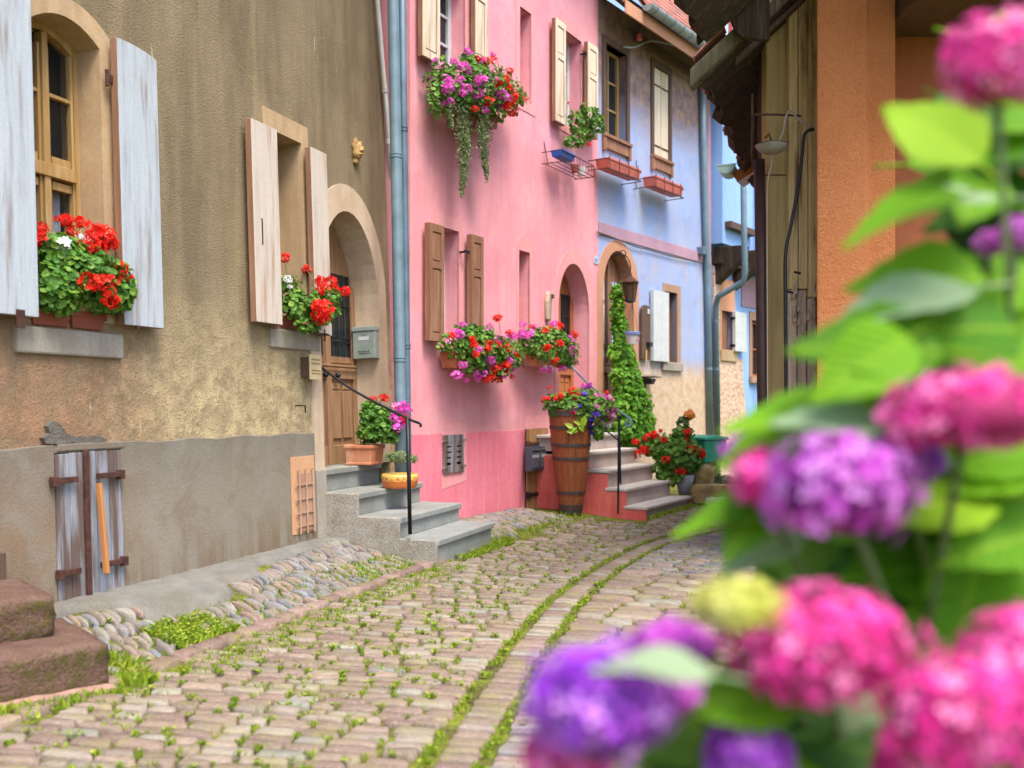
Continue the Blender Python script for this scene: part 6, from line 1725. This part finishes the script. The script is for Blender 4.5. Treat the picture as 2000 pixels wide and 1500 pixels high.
# coral planters on blue house
for (px0, px1, pyt, pyb, lab) in ((1190, 1252, 306, 326, 'empty coral trough in an iron holder under the open upper blue house window'), (1281, 1335, 342, 362, 'empty coral trough in an iron holder under the closed cream shutters')):
    t = root_at(FC, px0, pyb, .15, 'window_trough', lab, 'flower box', 'coral troughs on the blue house')
    trough(t, FC, px0, px1, pyt, pyb, .08, .30, M['coral'])
    F = t.matrix_world.inverted() @ FC.M; u0, v0 = FC.uv(px0-4, pyb, .33); u1, _ = FC.uv(px1, pyb, .33)
    mb = MB()
    for z in (v0-.01, v0+.12): mb.tube([(u0, 0, z), (u0, -.32, z), (u1+.03, -.32, z), (u1+.03, 0, z)], .007, 5)
    for k in range(4): x = u0+(u1-u0)*(k+.3)/3.6; mb.tube([(x, -.325, v0-.03), (x, -.325, v0+.19)], .006, 4)
    mb.tube([(u0+.05, -.02, v0), (u0+.05, -.02, v0+.42)], .006, 4)
    mb.xf(F); mb.build('iron_holder', M['rust'], t)

# barrel planter
bc = px_point(1115, 1001, 11.24); BZ = bc.z
t = TH('barrel', 'tall tapered wooden barrel with iron hoops beside the pink steps', 'barrel', Matrix.Translation((bc.x, bc.y, BZ)))
Hb = (1001-800)/FPX*11.24
def br(z): f = max(0.0, z/Hb); return .122 + .138*f**.9 + .010*math.sin(math.pi*f)
ns = 18
for k in range(ns):
    a0, a1_ = 2*math.pi*k/ns+.008, 2*math.pi*(k+1)/ns-.008; mb = MB(); zz = [Hb*i/8 for i in range(9)]
    vs = []
    for z in zz:
        r0 = br(z)
        vs += [(r0*math.cos(a0), r0*math.sin(a0), z), (r0*math.cos(a1_), r0*math.sin(a1_), z), ((r0-.03)*math.cos(a1_), (r0-.03)*math.sin(a1_), z), ((r0-.03)*math.cos(a0), (r0-.03)*math.sin(a0), z)]
    fs = []
    for i in range(8):
        for j in range(4): fs.append((i*4+j, i*4+(j+1) % 4, (i+1)*4+(j+1) % 4, (i+1)*4+j))
    fs += [(3, 2, 1, 0), (32, 33, 34, 35)]; mb.add(vs, fs)
    mb.build('stave', M['barrel_wood'] if 'barrel_wood' in M else M['brown_shutter'], t)
for zf in (.02, .07, .20, .53, .66, .83, .965):
    z = Hb*zf; hh = .018 if .05 < zf < .9 else .03
    MB().lathe([(br(z-hh)+.001, z-hh), (br(z-hh)+.006, z-hh), (br(z+hh)+.006, z+hh), (br(z+hh)+.001, z+hh)], 28).build('hoop', M['iron_hoop'], t)
MB().lathe([(0, Hb-.06), (br(Hb)-.03, Hb-.06)], 20).build('soil', M['soil'], t)
BF = Frame(bc.x, bc.y, .35, 1.0)
t2 = TH('barrel_flowers', 'mixed red blue and pink flowers growing out of the barrel top', 'flowers', Matrix.Translation((bc.x, bc.y, BZ+Hb)))
class VF:      # vertical plane facing the camera at given depth, same interface as Frame for plants
    def __init__(s, d, x=0): s.d = d; s.M = Matrix.Translation((0, d, 0)); s.I = s.M.inverted()
    def uv(s, px, py, w=0): p = px_point(px, py, s.d-w); return p.x, p.z
    def U(s, px, w=0, py=0): return s.uv(px, py, w)[0]
    def V(s, px, py, w=0): return s.uv(px, py, w)[1]
    def wpt(s, px, py, w=0): return px_point(px, py, s.d-w)
V1 = VF(11.24)
plant(t2, V1, [(1090, 790, 32, 22, .08, .16), (1125, 800, 42, 30, .1, .18), (1160, 800, 40, 28, .1, .17), (1185, 800, 24, 22, .05, .12), (1140, 775, 40, 16, .0, .12), (1168, 840, 14, 20, .1, .1), (1095, 810, 22, 16, .1, .1)], 1900, .024, M['leaf'],
      [(1118, 762, 'r', 1.0), (1122, 767, 'r', 1.0), (1128, 775, 'r', .9), (1093, 774, 'r', .9), (1086, 778, 'r', .7), (1062, 780, 'r', .7), (1070, 779, 'r', .6), (1120, 806, 'r', .7), (1123, 814, 'r', .6), (1073, 756, 'r', .5), (1185, 766, 'r', .6),
       (1147, 757, 'b', 1.2), (1140, 770, 'b', 1.2), (1145, 772, 'b', 1.0), (1136, 781, 'b', .9), (1124, 802, 'b', 1.1), (1150, 822, 'b', 1.2), (1156, 819, 'b', 1.0), (1159, 832, 'b', 1.1), (1144, 837, 'b', 1.2), (1164, 805, 'b', 1.1), (1168, 812, 'b', .9), (1158, 810, 'b', .9), (1155, 845, 'b', .8), (1133, 792, 'b', .8),
       (1140, 755, 'm', .8), (1152, 752, 'm', .7), (1166, 773, 'p', .9), (1174, 771, 'p', 1.0), (1182, 776, 'm', .9), (1190, 780, 'p', 1.1), (1196, 784, 'p', .8), (1166, 795, 'p', .8), (1163, 792, 'm', .6), (1184, 806, 'm', 1.0), (1186, 812, 'm', .9), (1197, 812, 'p', 1.0), (1190, 822, 'p', .9), (1200, 800, 'm', .8), (1180, 828, 'w', 1.0), (1190, 832, 'w', .9), (1174, 824, 'p', .8), (1178, 788, 'm', .7)], .1, rg)
Mi = t2.matrix_world.inverted()
P = np.array([tuple(Mi @ px_point(x_, y_, 10.98)) for x_, y_ in ((1122, 838), (1112, 832), (1128, 826), (1135, 833), (1118, 842), (1140, 823))])
leafmesh('lime_leaf', P, np.tile([0, -1, .5], (6, 1)), .06, M['lime_leaf'], t2, rg, 'oval', .3)
# planter on the tan steps
V2 = VF(8.95)
pb_ = px_point(712, 891, 8.95)
t = TH('flower_pot', 'square terracotta pot of pink and red geranium on the top concrete step', 'flower pot', Matrix.Translation((pb_.x, pb_.y, .747)) @ Matrix.Rotation(R(70), 4, 'Z'))
hw = .135; mb = MB(); mb.add([(-hw*.9, -hw*.9, 0), (hw*.9, -hw*.9, 0), (hw*.9, hw*.9, 0), (-hw*.9, hw*.9, 0), (-hw, -hw, .18), (hw, -hw, .18), (hw, hw, .18), (-hw, hw, .18)], [(0, 3, 2, 1), (4, 5, 6, 7), (0, 1, 5, 4), (1, 2, 6, 5), (2, 3, 7, 6), (3, 0, 4, 7)])
mb.box(-hw-.008, hw+.008, -hw-.008, hw+.008, .15, .185); mb.box(-hw*.95, hw*.95, -hw*.95, hw*.95, .002, .03)
mb.build('pot', M['terracotta'], t, bevel=.008)
plant(t, V2, [(735, 820, 32, 32, .03, .15), (725, 845, 30, 22, .04, .13), (755, 840, 26, 26, .08, .12), (725, 800, 18, 20, .0, .08)], 1300, .023, M['leaf'],
      [(728, 779, 'r', .8), (751, 776, 'r', .9), (775, 797, 'p', 1.3), (785, 795, 'm', 1.3), (793, 802, 'm', 1.2), (772, 818, 'm', 1.1), (778, 826, 'm', 1.2), (775, 836, 'm', 1.0), (768, 812, 'p', .8), (790, 815, 'r', .8), (794, 824, 'r', .7)], .1, rg)
pb_ = px_point(781, 933, 8.75)
t = TH('flower_bowl', 'round yellow glazed bowl with orange foot holding low green herbs', 'flower pot', Matrix.Translation((pb_.x, pb_.y, .553)))
MB().lathe([(0, 0), (.145, 0), (.155, .02), (.163, .065)], 26).build('foot', flat('orange_clay', (.62, .17, .04), .5), t, smooth=True)
MB().lathe([(.163, .0652), (.166, .10), (.160, .125), (.150, .125), (.145, .10), (0, .095)], 26).build('glazed_rim', M['yellow_glaze'], t, smooth=True)
mb = MB(); q = random.Random(3)
for k in range(18):
    a = 2*math.pi*k/18; hh = .018 if k % 3 else .0; a2_ = a+2*math.pi/18
    mb.add([(.1635*math.cos(a)*1.004, .1635*math.sin(a)*1.004, .067), (.1635*math.cos(a2_)*1.004, .1635*math.sin(a2_)*1.004, .067), (.166*math.cos((a+a2_)/2)*1.006, .166*math.sin((a+a2_)/2)*1.006, .067+.02+hh)], [(0, 1, 2)])
mb.build('clay_drip', flat('orange_drip', (.62, .20, .05), .5), t)
V3 = VF(8.75)
plant(t, V3, [(778, 892, 22, 12, .0, .1), (805, 896, 12, 10, .0, .06), (765, 893, 14, 10, .05, .06)], 700, .013, M['leaf_trail'], [], .1, rg, 'oval')
# vine over the blue house door
t = root_at(FC, 1236, 860, .2, 'climbing_vine', 'tall green climbing vine beside the blue house door arch', 'climbing plant')
bpx = [(1203, 575, 8, 22, .1, .06), (1206, 610, 11, 26, .12, .07), (1212, 650, 14, 28, .14, .09), (1218, 700, 20, 34, .2, .12), (1224, 745, 24, 44, .28, .16), (1234, 795, 34, 48, .32, .18), (1236, 840, 40, 40, .34, .18), (1260, 830, 14, 34, .3, .12), (1212, 640, 6, 90, .22, .05), (1200, 690, 8, 20, .12, .08)]
plant(t, FC, bpx, 5200, .046, M['vine'], [], .1, rg, 'oval')
F = t.matrix_world.inverted(); mb = MB(); mb.tube([F @ FC.wpt(1238, 985, .22), F @ FC.wpt(1232, 860, .22), F @ FC.wpt(1218, 700, .15), F @ FC.wpt(1206, 610, .1), F @ FC.wpt(1203, 562, .08)], [.025, .02, .014, .010, .005], 6)
mb.build('stem', M['stem_brown'], t)
# roses by the steps
t = TH('rose_bush', 'bushy red rose plant in a grey pot at the end of the pink steps', 'rose bush', Matrix.Translation(px_point(1322, 965, 12.7)))
V4 = VF(12.7)
RB = [(1295, 875, 34, 26, .0, .2), (1320, 890, 44, 36, .05, .25), (1310, 925, 34, 24, .08, .2), (1345, 880, 24, 24, .0, .18), (1265, 870, 18, 18, -.1, .12), (1330, 850, 20, 18, 0, .12), (1355, 905, 16, 20, .0, .12)]
plant(t, V4, RB, 2400, .030, M['leaf'],
      [(780+x/2.857, 750+y/2.857, 'R', s_) for x, y, s_ in ((1320, 322, .9), (1385, 302, 1.0), (1415, 280, 1.1), (1430, 290, .9), (1475, 315, .8), (1375, 362, 1.5), (1395, 372, 1.2), (1318, 392, 1.3), (1605, 268, 1.2), (1600, 310, 1.0), (1625, 362, 1.0), (1675, 385, 1.3), (1665, 370, 1.0), (1690, 400, 1.0), (1488, 420, .9), (1570, 487, 1.0), (1608, 560, 1.1), (1457, 260, .6), (1390, 355, .8), (1635, 375, .8))] , .1, rg)
pt2 = px_point(1337, 966, 12.62)
mb = MB(); mb.lathe([(0, 0), (.075, 0), (.13, .26), (.115, .26), (.06, .02)], 16); mb.xf(t.matrix_world.inverted() @ Matrix.Translation(pt2)); mb.build('pot', M['grey_pot'], t, smooth=True)
mb = MB(); mb.lathe([(0, 0), (.075, 0), (.13, .26), (.115, .26), (.06, .02)], 16); mb.xf(t.matrix_world.inverted() @ Matrix.Translation(px_point(1345, 982, 12.9)));
t = TH('apricot_rose', 'single apricot rose on a tall leafy stem above the red roses', 'rose', Matrix.Translation(px_point(1334, 960, 13.0)))
V5 = VF(13.0)
plant(t, V5, [(1334, 828, 13, 16, 0, .07), (1340, 845, 16, 12, 0, .07), (1326, 850, 12, 12, 0, .06)], 260, .026, M['leaf_dark'], [(1347, 808, 'o', 1.35), (1345, 812, 'o', 1.0), (1350, 811, 'o', .9)], .1, rg)
mb = MB(); mb.tube([(0, 0, 0), (0, 0, .5), (.03, 0, .98)], .008, 6); mb.build('stem', M['stem'], t)
# green box, stones
gb = px_point(1379, 903, 13.6)
t = TH('green_bin', 'green plastic grit bin standing against the worn wall', 'bin', Matrix.Translation((gb.x, gb.y, 0)) @ Matrix.Rotation(R(35), 4, 'Z'))
zt = px_point(0, 852, 13.6).z; zb2 = gb.z; 
mb = MB(); mb.add([(-.20, -.16, zb2), (.20, -.16, zb2), (.20, .16, zb2), (-.20, .16, zb2), (-.23, -.19, zt-.05), (.23, -.19, zt-.05), (.23, .19, zt-.05), (-.23, .19, zt-.05)], [(0, 3, 2, 1), (4, 5, 6, 7), (0, 1, 5, 4), (1, 2, 6, 5), (2, 3, 7, 6), (3, 0, 4, 7)])
mb.build('body', M['green_box'], t, bevel=.02)
MB().prism([(-.25, zt-.049), (.25, zt-.049), (.24, zt-.01), (.0, zt+.02), (-.24, zt-.01)], -.21, .21).build('lid', M['green_box'], t, bevel=.012)
MB().box(-.16, .16, -.12, .12, -.02, zb2-.002).build('base', M['rubble'], t, bevel=.01)
q5 = random.Random(21)
def rock(px, py, d, w, dp_, h, label, seed, m='yellow_rock', rz=.3):
    p = px_point(px, py, d); t = TH('stone_block', label, 'stone', Matrix.Translation((p.x, p.y, max(p.z, 0))) @ Matrix.Rotation(rz, 4, 'Z'), 'yellow lichen stones')
    rough_block(-w/2, w/2, -dp_/2, dp_/2, -.02, h, 'block', M[m], t, 6, 4, 3, .012, seed); return t
rock(1366, 945, 12.9, .32, .3, .24, 'pale yellow lichened stone standing behind the flat stone', 1, rz=.5)
rock(1396, 976, 12.6, .66, .4, .20, 'long flat yellow lichened stone beside the rose pot', 2, rz=.12)
rock(1418, 994, 12.3, .46, .35, .12, 'low grey doorstep stone in front of the yellow stone', 3, 'grey_step', .1)
t = TH('ivy_plant', 'grey green bushy plant below the green grit bin', 'plant', Matrix.Translation(px_point(1405, 960, 13.1)))
plant(t, VF(13.1), [(1398, 920, 10, 26, 0, .1), (1420, 940, 22, 14, 0, .12), (1400, 945, 16, 14, 0, .1)], 620, .026, M['leaf_trail'], [], .1, rg, 'oval')
t = TH('pink_blossom', 'few pink blossoms on a low plant below the rubble wall', 'plant', Matrix.Translation(px_point(1450, 930, 13.6)))
plant(t, VF(13.6), [(1462, 850, 16, 16, 0, .1), (1450, 890, 20, 30, 0, .12)], 420, .022, M['leaf'], [(1459, 832, 'm', .8), (1470, 845, 'm', .6), (1448, 880, 'p', 1.0), (1462, 890, 'm', 1.0), (1455, 905, 'p', 1.0), (1470, 915, 'm', .8)], .1, rg)
# driftwood ornament on the pink wall
u, v = FB.uv(1071, 598, .03); t = TH('driftwood_ornament', 'weathered driftwood piece hung on the pink wall beside the door', 'ornament', FB.M @ Matrix.Translation((u, -.03, v)))
mb = MB(); mb.prism([(-.05, -.17), (.03, -.18), (.055, -.06), (.06, .10), (.03, .15), (.0, .19), (-.03, .15), (-.055, .06)], -.03, .025); mb.build('wood', M['bare_grey'], t, bevel=.012)
MB().box(.02, .07, -.05, -.03, .10, .15).build('cap', M['timber'], t, bevel=.004)
# far bicycle-like iron ring on the light blue wall
u, v = FD.uv(1486, 758, .1); t = TH('iron_ring', 'black iron hoop leaning on the light blue wall by the pole', 'hoop', FD.M @ Matrix.Translation((u, -.1, v)))
MB().tube([(.16*math.cos(a), 0, .20*math.sin(a)) for a in np.linspace(0, 6.2832, 22)], .016, 6).build('hoop', M['iron'], t)
MB().tube([(0, 0, -.2), (0, 0, .2)], .008, 5).build('spoke', M['iron'], t)

# ------------------------------------------------------------------ grass in the joints and along the edges
def grass():
    g_ = np.random.default_rng(5); P = []; H = []
    for x, y, r_, n in grass_pts:
        if y < 1.4 or y > 13.5: continue
        dens = 9 if y < 6.5 else 5
        for _ in range(n*dens): P.append((x+g_.normal(0, r_*.7), y+g_.normal(0, r_*.45))); H.append(g_.uniform(.006, .017))
    def band(fr, u0, u1, w0, w1, N, h0, h1):
        for _ in range(N):
            u = g_.uniform(u0, u1); w = g_.uniform(w0, w1); p = fr.M @ Vector((u, -w, 0)); P.append((p.x, p.y)); H.append(g_.uniform(h0, h1))
    band(FA, -3.0, -2.5, .62, .92, 1300, .015, .04); band(FA, -2.9, -.2, .55, .90, 800, .01, .025); band(FA, -1.1, -.1, .62, .95, 900, .012, .035)
    band(FA, -3.4, -.1, 1.10, 1.36, 1900, .008, .02); band(FA, .3, 1.4, 1.14, 1.24, 1300, .015, .045); band(FB, 0, 2.2, .5, 1.0, 1300, .01, .03)
    for _ in range(650):
        u = g_.uniform(-1.4, .12); p = SB @ Vector((u, -.09 - abs(g_.normal(0, .05)), 0)); P.append((p.x, p.y)); H.append(g_.uniform(.015, .04))
    for _ in range(700):
        u = g_.uniform(0, .1); p = SB @ Vector((.05+g_.uniform(0, .16), g_.uniform(-.05, .45), 0)); P.append((p.x, p.y)); H.append(g_.uniform(.015, .045))
    for _ in range(1000):
        p = PT @ Vector((g_.uniform(.0, 1.7), -.03-abs(g_.normal(0, .03)), 0)); P.append((p.x, p.y)); H.append(g_.uniform(.02, .05))
    N = len(P); P = np.array(P); H = np.array(H)
    Z = np.array([gz(a, b) for a, b in P]) - .012
    an = g_.uniform(0, 6.28, N); wd = H*.16 + .0015
    dx, dy = np.cos(an)*wd, np.sin(an)*wd; lx, ly = g_.normal(0, .45, N)*H, g_.normal(0, .45, N)*H
    V = np.zeros((N, 4, 3))
    V[:, 0] = np.stack([P[:, 0]-dx, P[:, 1]-dy, Z], 1); V[:, 1] = np.stack([P[:, 0]+dx, P[:, 1]+dy, Z], 1)
    V[:, 2] = np.stack([P[:, 0]+dx*.7+lx*.5, P[:, 1]+dy*.7+ly*.5, Z+.012+H*.6], 1); V[:, 3] = np.stack([P[:, 0]+lx*1.2, P[:, 1]+ly*1.2, Z+.012+H], 1)
    F = np.array([(0, 1, 2), (0, 2, 3)])[None] + (np.arange(N)*4)[:, None, None]
    o = np_mesh('grass', V.reshape(-1, 3), F.reshape(-1, 3), M['grass'], None, False, np.repeat(g_.uniform(0, 1, N), 4))
    tag(o, 'bright green grass and moss growing between the cobbles', 'grass', kind='stuff')
    # small round weed leaves
    idx = g_.choice(len(grass_pts), 1500); Q = []
    for i in idx:
        x, y, r_, n = grass_pts[i]
        if y < 1.4 or y > 11: continue
        for _ in range(4): a, b = x+g_.normal(0, r_*.8), y+g_.normal(0, r_*.6); Q.append((a, b, gz(a, b)+g_.uniform(.0, .014)))
    for _ in range(900):
        p = FA.M @ Vector((g_.uniform(-3.0, -2.5), -g_.uniform(.6, .9), 0)); Q.append((p.x, p.y, gz(p.x, p.y)+g_.uniform(.005, .04)))
    Q = np.array(Q)
    o = leafmesh('weeds', Q, np.tile([0, 0, 1.], (len(Q), 1)), .0085, M['grass'], None, g_, 'round', .35); tag(o, 'tiny round leaved weeds in the cobble joints', 'weeds', kind='stuff')
grass()

# ------------------------------------------------------------------ hydrangea in front of the camera
hb = px_point(1750, 1500, 1.3)
HY = TH('hydrangea_bush', 'large hydrangea bush with pink and purple flower heads close to the viewer', 'hydrangea', Matrix.Translation((.62, 1.30, 0)))
HI = HY.matrix_world.inverted()
def hyd_leaf_mesh(seed, m):
    q = random.Random(seed); nl, nw = 12, 6; vs = []; fs = []
    curl = q.uniform(.12, .3); fold = q.uniform(.1, .28); wav = q.uniform(.01, .03)
    for i in range(nl+1):
        f = i/nl; w = .36*math.sin(math.pi*min(1, f*1.02)**.8)**.85 * (1-.25*f); w = max(w, .004)
        for j in range(nw+1):
            g_ = (j/nw-.5)*2; ser = .012*(1 if i % 2 else -1) if abs(g_) == 1 else 0
            x = f; y = g_*(w+ser); z = -curl*f*f + fold*abs(y) + wav*math.sin(f*9+g_*2)*abs(g_)
            vs.append((x, y, z))
    for i in range(nl):
        for j in range(nw): a = i*(nw+1)+j; fs.append((a, a+nw+1, a+nw+2, a+1))
    mb = MB(); mb.v = vs; mb.f = fs
    mb.box(-.25, .02, -.012, .012, -.012, .008)
    me_ = bpy.data.meshes.new('leaf'); me_.from_pydata(mb.v, [], mb.f); me_.polygons.foreach_set('use_smooth', [True]*len(me_.polygons)); me_.materials.append(m); me_.update(); return me_
LM = {k: [hyd_leaf_mesh(s_*3+i, M[n_]) for i in range(4)] for s_, (k, n_) in enumerate((('a', 'h_leaf'), ('d', 'h_leaf_dark'), ('p', 'h_leaf_pale')))}
lq = random.Random(31)
def place_leaf(pos, axis, normal, L, kind):
    z = Vector(normal).normalized(); x = Vector(axis); x = (x - z*x.dot(z)).normalized(); y = z.cross(x)
    o = bpy.data.objects.new('leaf', lq.choice(LM[kind])); link(o, HY)
    m4 = Matrix((x, y, z)).transposed().to_4x4(); o.matrix_local = HI @ Matrix.Translation(pos) @ m4 @ Matrix.Diagonal((L, L, L, 1))
def leaf_px(px, py, L, ang, kind='a', d=1.2, face=.75, fwd=0.0):
    """leaf centred at photo point, length in photo pixels, screen angle in degrees (counter clockwise), face: how much it faces the viewer"""
    l = L/FPX*d; a = R(ang); ax = Vector((math.cos(a), fwd, math.sin(a))).normalized()
    nrm = Vector((lq.uniform(-.2, .2), -face, 1-face*.6 + lq.uniform(-.1, .1)))
    p = px_point(px, py, d) - ax*l*.5
    place_leaf(p, ax, nrm, l, kind)
for a in [(1840, 215, 260, 125, 'a', 1.15, .85), (1765, 388, 250, 185, 'a', 1.15, .35), (1850, 375, 220, 175, 'p', 1.2, .35), (1930, 300, 180, 200, 'a', 1.3, .6), (1870, 250, 150, 300, 'd', 1.3, .6),
          (1800, 525, 260, 170, 'a', 1.2, .7), (1900, 560, 280, 190, 'a', 1.25, .7), (1760, 600, 300, 195, 'p', 1.15, .35), (1700, 655, 300, 168, 'a', 1.1, .8), (1680, 725, 240, 215, 'a', 1.1, .85), (1830, 660, 330, 185, 'a', 1.15, .7), (1930, 640, 300, 170, 'a', 1.2, .8),
          (1850, 735, 260, 180, 'a', 1.2, .7), (1560, 815, 300, 178, 'a', 1.15, .35), (1630, 800, 230, 165, 'p', 1.1, .4), (1720, 790, 260, 160, 'd', 1.3, .7), (1500, 870, 200, 190, 'a', 1.2, .7), (1545, 890, 180, 200, 'a', 1.25, .6), (1950, 430, 220, 100, 'd', 1.35, .7), (1920, 470, 200, 120, 'a', 1.3, .6), (1940, 380, 240, 180, 'd', 1.35, .7), (1890, 420, 180, 240, 'a', 1.3, .6),
          (1425, 1022, 230, 196, 'a', 1.2, .22), (1450, 985, 150, 190, 'p', 1.25, .4), (1475, 1040, 190, 240, 'a', 1.2, .6), (1490, 1090, 180, 215, 'p', 1.25, .5), (1280, 1300, 250, 172, 'p', .88, .12), (1440, 1370, 240, 190, 'a', 1.0, .7), (1480, 1350, 260, 210, 'a', 1.05, .7), (1340, 1310, 120, 200, 'a', 1.05, .5),
          (1700, 975, 240, 200, 'p', 1.25, .4), (1800, 985, 300, 185, 'a', 1.2, .55), (1900, 1000, 300, 170, 'a', 1.25, .7), (1870, 1180, 300, 250, 'a', 1.3, .8), (1930, 1130, 280, 200, 'a', 1.3, .8), (1780, 1070, 220, 190, 'd', 1.35, .7), (1640, 1130, 180, 200, 'd', 1.4, .7), (1560, 1090, 200, 175, 'd', 1.35, .7), (1680, 1380, 220, 240, 'p', 1.1, .5), (1850, 880, 260, 190, 'a', 1.25, .6), (1950, 920, 240, 200, 'a', 1.2, .6), (1800, 830, 200, 180, 'd', 1.35, .7), (1620, 1440, 260, 200, 'd', 1.2, .7), (1540, 1470, 260, 170, 'a', 1.15, .6), (1290, 1460, 220, 190, 'd', 1.1, .6), (1370, 1440, 260, 200, 'd', 1.1, .7), (1820, 1250, 240, 200, 'a', 1.25, .6), (1660, 1450, 300, 160, 'd', 1.15, .7), (1960, 330, 240, 210, 'd', 1.4, .7), (1985, 420, 260, 150, 'a', 1.35, .6), (1960, 520, 280, 190, 'd', 1.4, .8), (1900, 480, 220, 140, 'd', 1.4, .7), (1985, 600, 300, 220, 'a', 1.35, .7), (1850, 600, 260, 160, 'd', 1.4, .8), (1940, 700, 280, 180, 'd', 1.3, .8), (1780, 690, 260, 200, 'd', 1.35, .8), (1980, 230, 200, 170, 'a', 1.3, .5), (1700, 840, 240, 185, 'd', 1.35, .7), (1930, 860, 260, 170, 'a', 1.2, .6), (1960, 1080, 280, 200, 'a', 1.2, .6), (1750, 1130, 260, 190, 'a', 1.3, .6), (1960, 1180, 240, 160, 'd', 1.3, .8)]:
    leaf_px(*a)
BY = [0, 60, 130, 240, 330, 400, 470, 540, 600, 680, 780, 850, 950, 1050, 1150, 1230, 1300, 1380, 1450, 1800, 2400]
BX = [1990, 1930, 1860, 1840, 1880, 1830, 1860, 1780, 1740, 1730, 1640, 1560, 1580, 1520, 1500, 1460, 1420, 1330, 1200, 1180, 1250]
cnt = 0
while cnt < 224:
    py = lq.uniform(60, 1800); px = lq.uniform(1180, 2150)
    if px < np.interp(py, BY, BX) + lq.uniform(20, 70): continue
    d = lq.uniform(1.28, 1.75)
    kind = 'd' if lq.random() < .58 else 'a'
    leaf_px(px, py, lq.uniform(190, 310)*1.2/d*1.1, lq.uniform(120, 260) if lq.random() < .7 else lq.uniform(-60, 120), kind, d, lq.uniform(.3, .9), lq.uniform(-.5, .5)); cnt += 1
# flower heads of many four petalled florets
def hyd_head(px, py, rx, ry, d, mats, seed):
    g_ = np.random.default_rng(seed); rX = rx/FPX*d; rZ = ry/FPX*d; n = int(95 + 240*rX*rZ/.012)
    i = np.arange(n)+.5; ph = np.arccos(1-2*i/n); th = math.pi*(1+5**.5)*i
    D = np.stack([np.cos(th)*np.sin(ph), np.sin(th)*np.sin(ph), np.cos(ph)], 1); D += g_.normal(0, .06, D.shape); D /= np.linalg.norm(D, axis=1, keepdims=True)
    r_ = g_.uniform(.82, 1.06, n) * (1 + .10*np.sin(D[:, 0]*7+seed)*np.cos(D[:, 2]*6+D[:, 1]*5))
    keep = D[:, 2] > -.75; P = (D*np.array([rX, (rX+rZ)/2, rZ])*r_[:, None])[keep]; Dn = D[keep]; n = len(P)
    tp = [(0, 0, -.1)]
    for k in range(4):
        a = math.pi/2*k; tp += [(math.cos(a-.55)*.72, math.sin(a-.55)*.72, .06), (math.cos(a)*1.05, math.sin(a)*1.05, .02), (math.cos(a+.55)*.72, math.sin(a+.55)*.72, .06)]
    tf = []
    for k in range(4): tf += [(0, 1+3*k, 2+3*k), (0, 2+3*k, 3+3*k)]
    tp = np.array(tp); tf = np.array(tf)
    Rm = orient(Dn + g_.normal(0, .22, (n, 3)), g_.uniform(0, 6.28, n), np.array([[0, 0, 1.]])); sz = g_.uniform(.0105, .0150, n)
    V = np.einsum('nij,kj->nki', Rm, tp)*sz[:, None, None] + P[:, None, :]
    F = tf[None] + (np.arange(n)*len(tp))[:, None, None]
    c = px_point(px, py, d)
    hd = np_mesh('flower_head', V.reshape(-1, 3), F.reshape(-1, 3), M[mats], HY, False, np.repeat(g_.uniform(0, 1, n), len(tp)))
    hd.location = HI @ c
    # inner core, its dark tone paints shade between florets; stem to the ground
    mb = MB(); k = 8
    mb.lathe([(0, -rZ*.8)] + [(rX*.80*math.sin(math.pi*j/k), -rZ*.80*math.cos(math.pi*j/k)) for j in range(1, k)] + [(0, rZ*.8)], 14)
    o = mb.build('floret_core', M[{'h_pink': 'shade_pink', 'h_purple': 'shade_purple', 'h_violet': 'shade_violet', 'h_yellow': 'h_yellow'}[mats]], hd, smooth=True)
    b = Vector((.75+lq.uniform(-.2, .35), 1.55+lq.uniform(-.15, .2), 0)); m_ = (c+b)/2 + Vector((lq.uniform(-.05, .1), .1, .1))
    mb = MB(); mb.tube([HI @ p for p in (b, b.lerp(m_, .6), m_, c.lerp(m_, .3) + Vector((.02, .05, -.03)), c)], [.008, .007, .006, .005, .005], 6); mb.build('stem', M['stem'], HY, smooth=True)
for i, a in enumerate([(1945, 125, 100, 90, 1.05, 'h_pink'), (1890, 808, 165, 88, 1.05, 'h_pink'), (1640, 955, 150, 108, 1.05, 'h_purple'), (1760, 900, 75, 45, 1.15, 'h_violet'), (1480, 935, 50, 58, 1.15, 'h_pink'), (1448, 888, 34, 34, 1.3, 'h_purple'), (1600, 1262, 182, 122, .98, 'h_pink'),
                       (1445, 1182, 88, 50, .97, 'h_yellow'), (1870, 1400, 160, 125, .92, 'h_pink'), (1990, 1340, 110, 150, .95, 'h_pink'), (1165, 1375, 150, 118, .92, 'h_violet'), (1290, 1340, 75, 65, .98, 'h_purple'), (1310, 1265, 90, 48, 1.05, 'h_purple'), (1110, 1480, 90, 60, .95, 'h_pink'),
                       (1465, 1480, 90, 62, 1.0, 'h_violet'), (1995, 1240, 50, 50, 1.1, 'h_pink'), (1985, 455, 25, 25, 1.2, 'h_purple'), (1935, 475, 22, 16, 1.25, 'h_purple'), (1800, 1500, 90, 60, .95, 'h_pink')]):
    hyd_head(*a, seed=i+40)
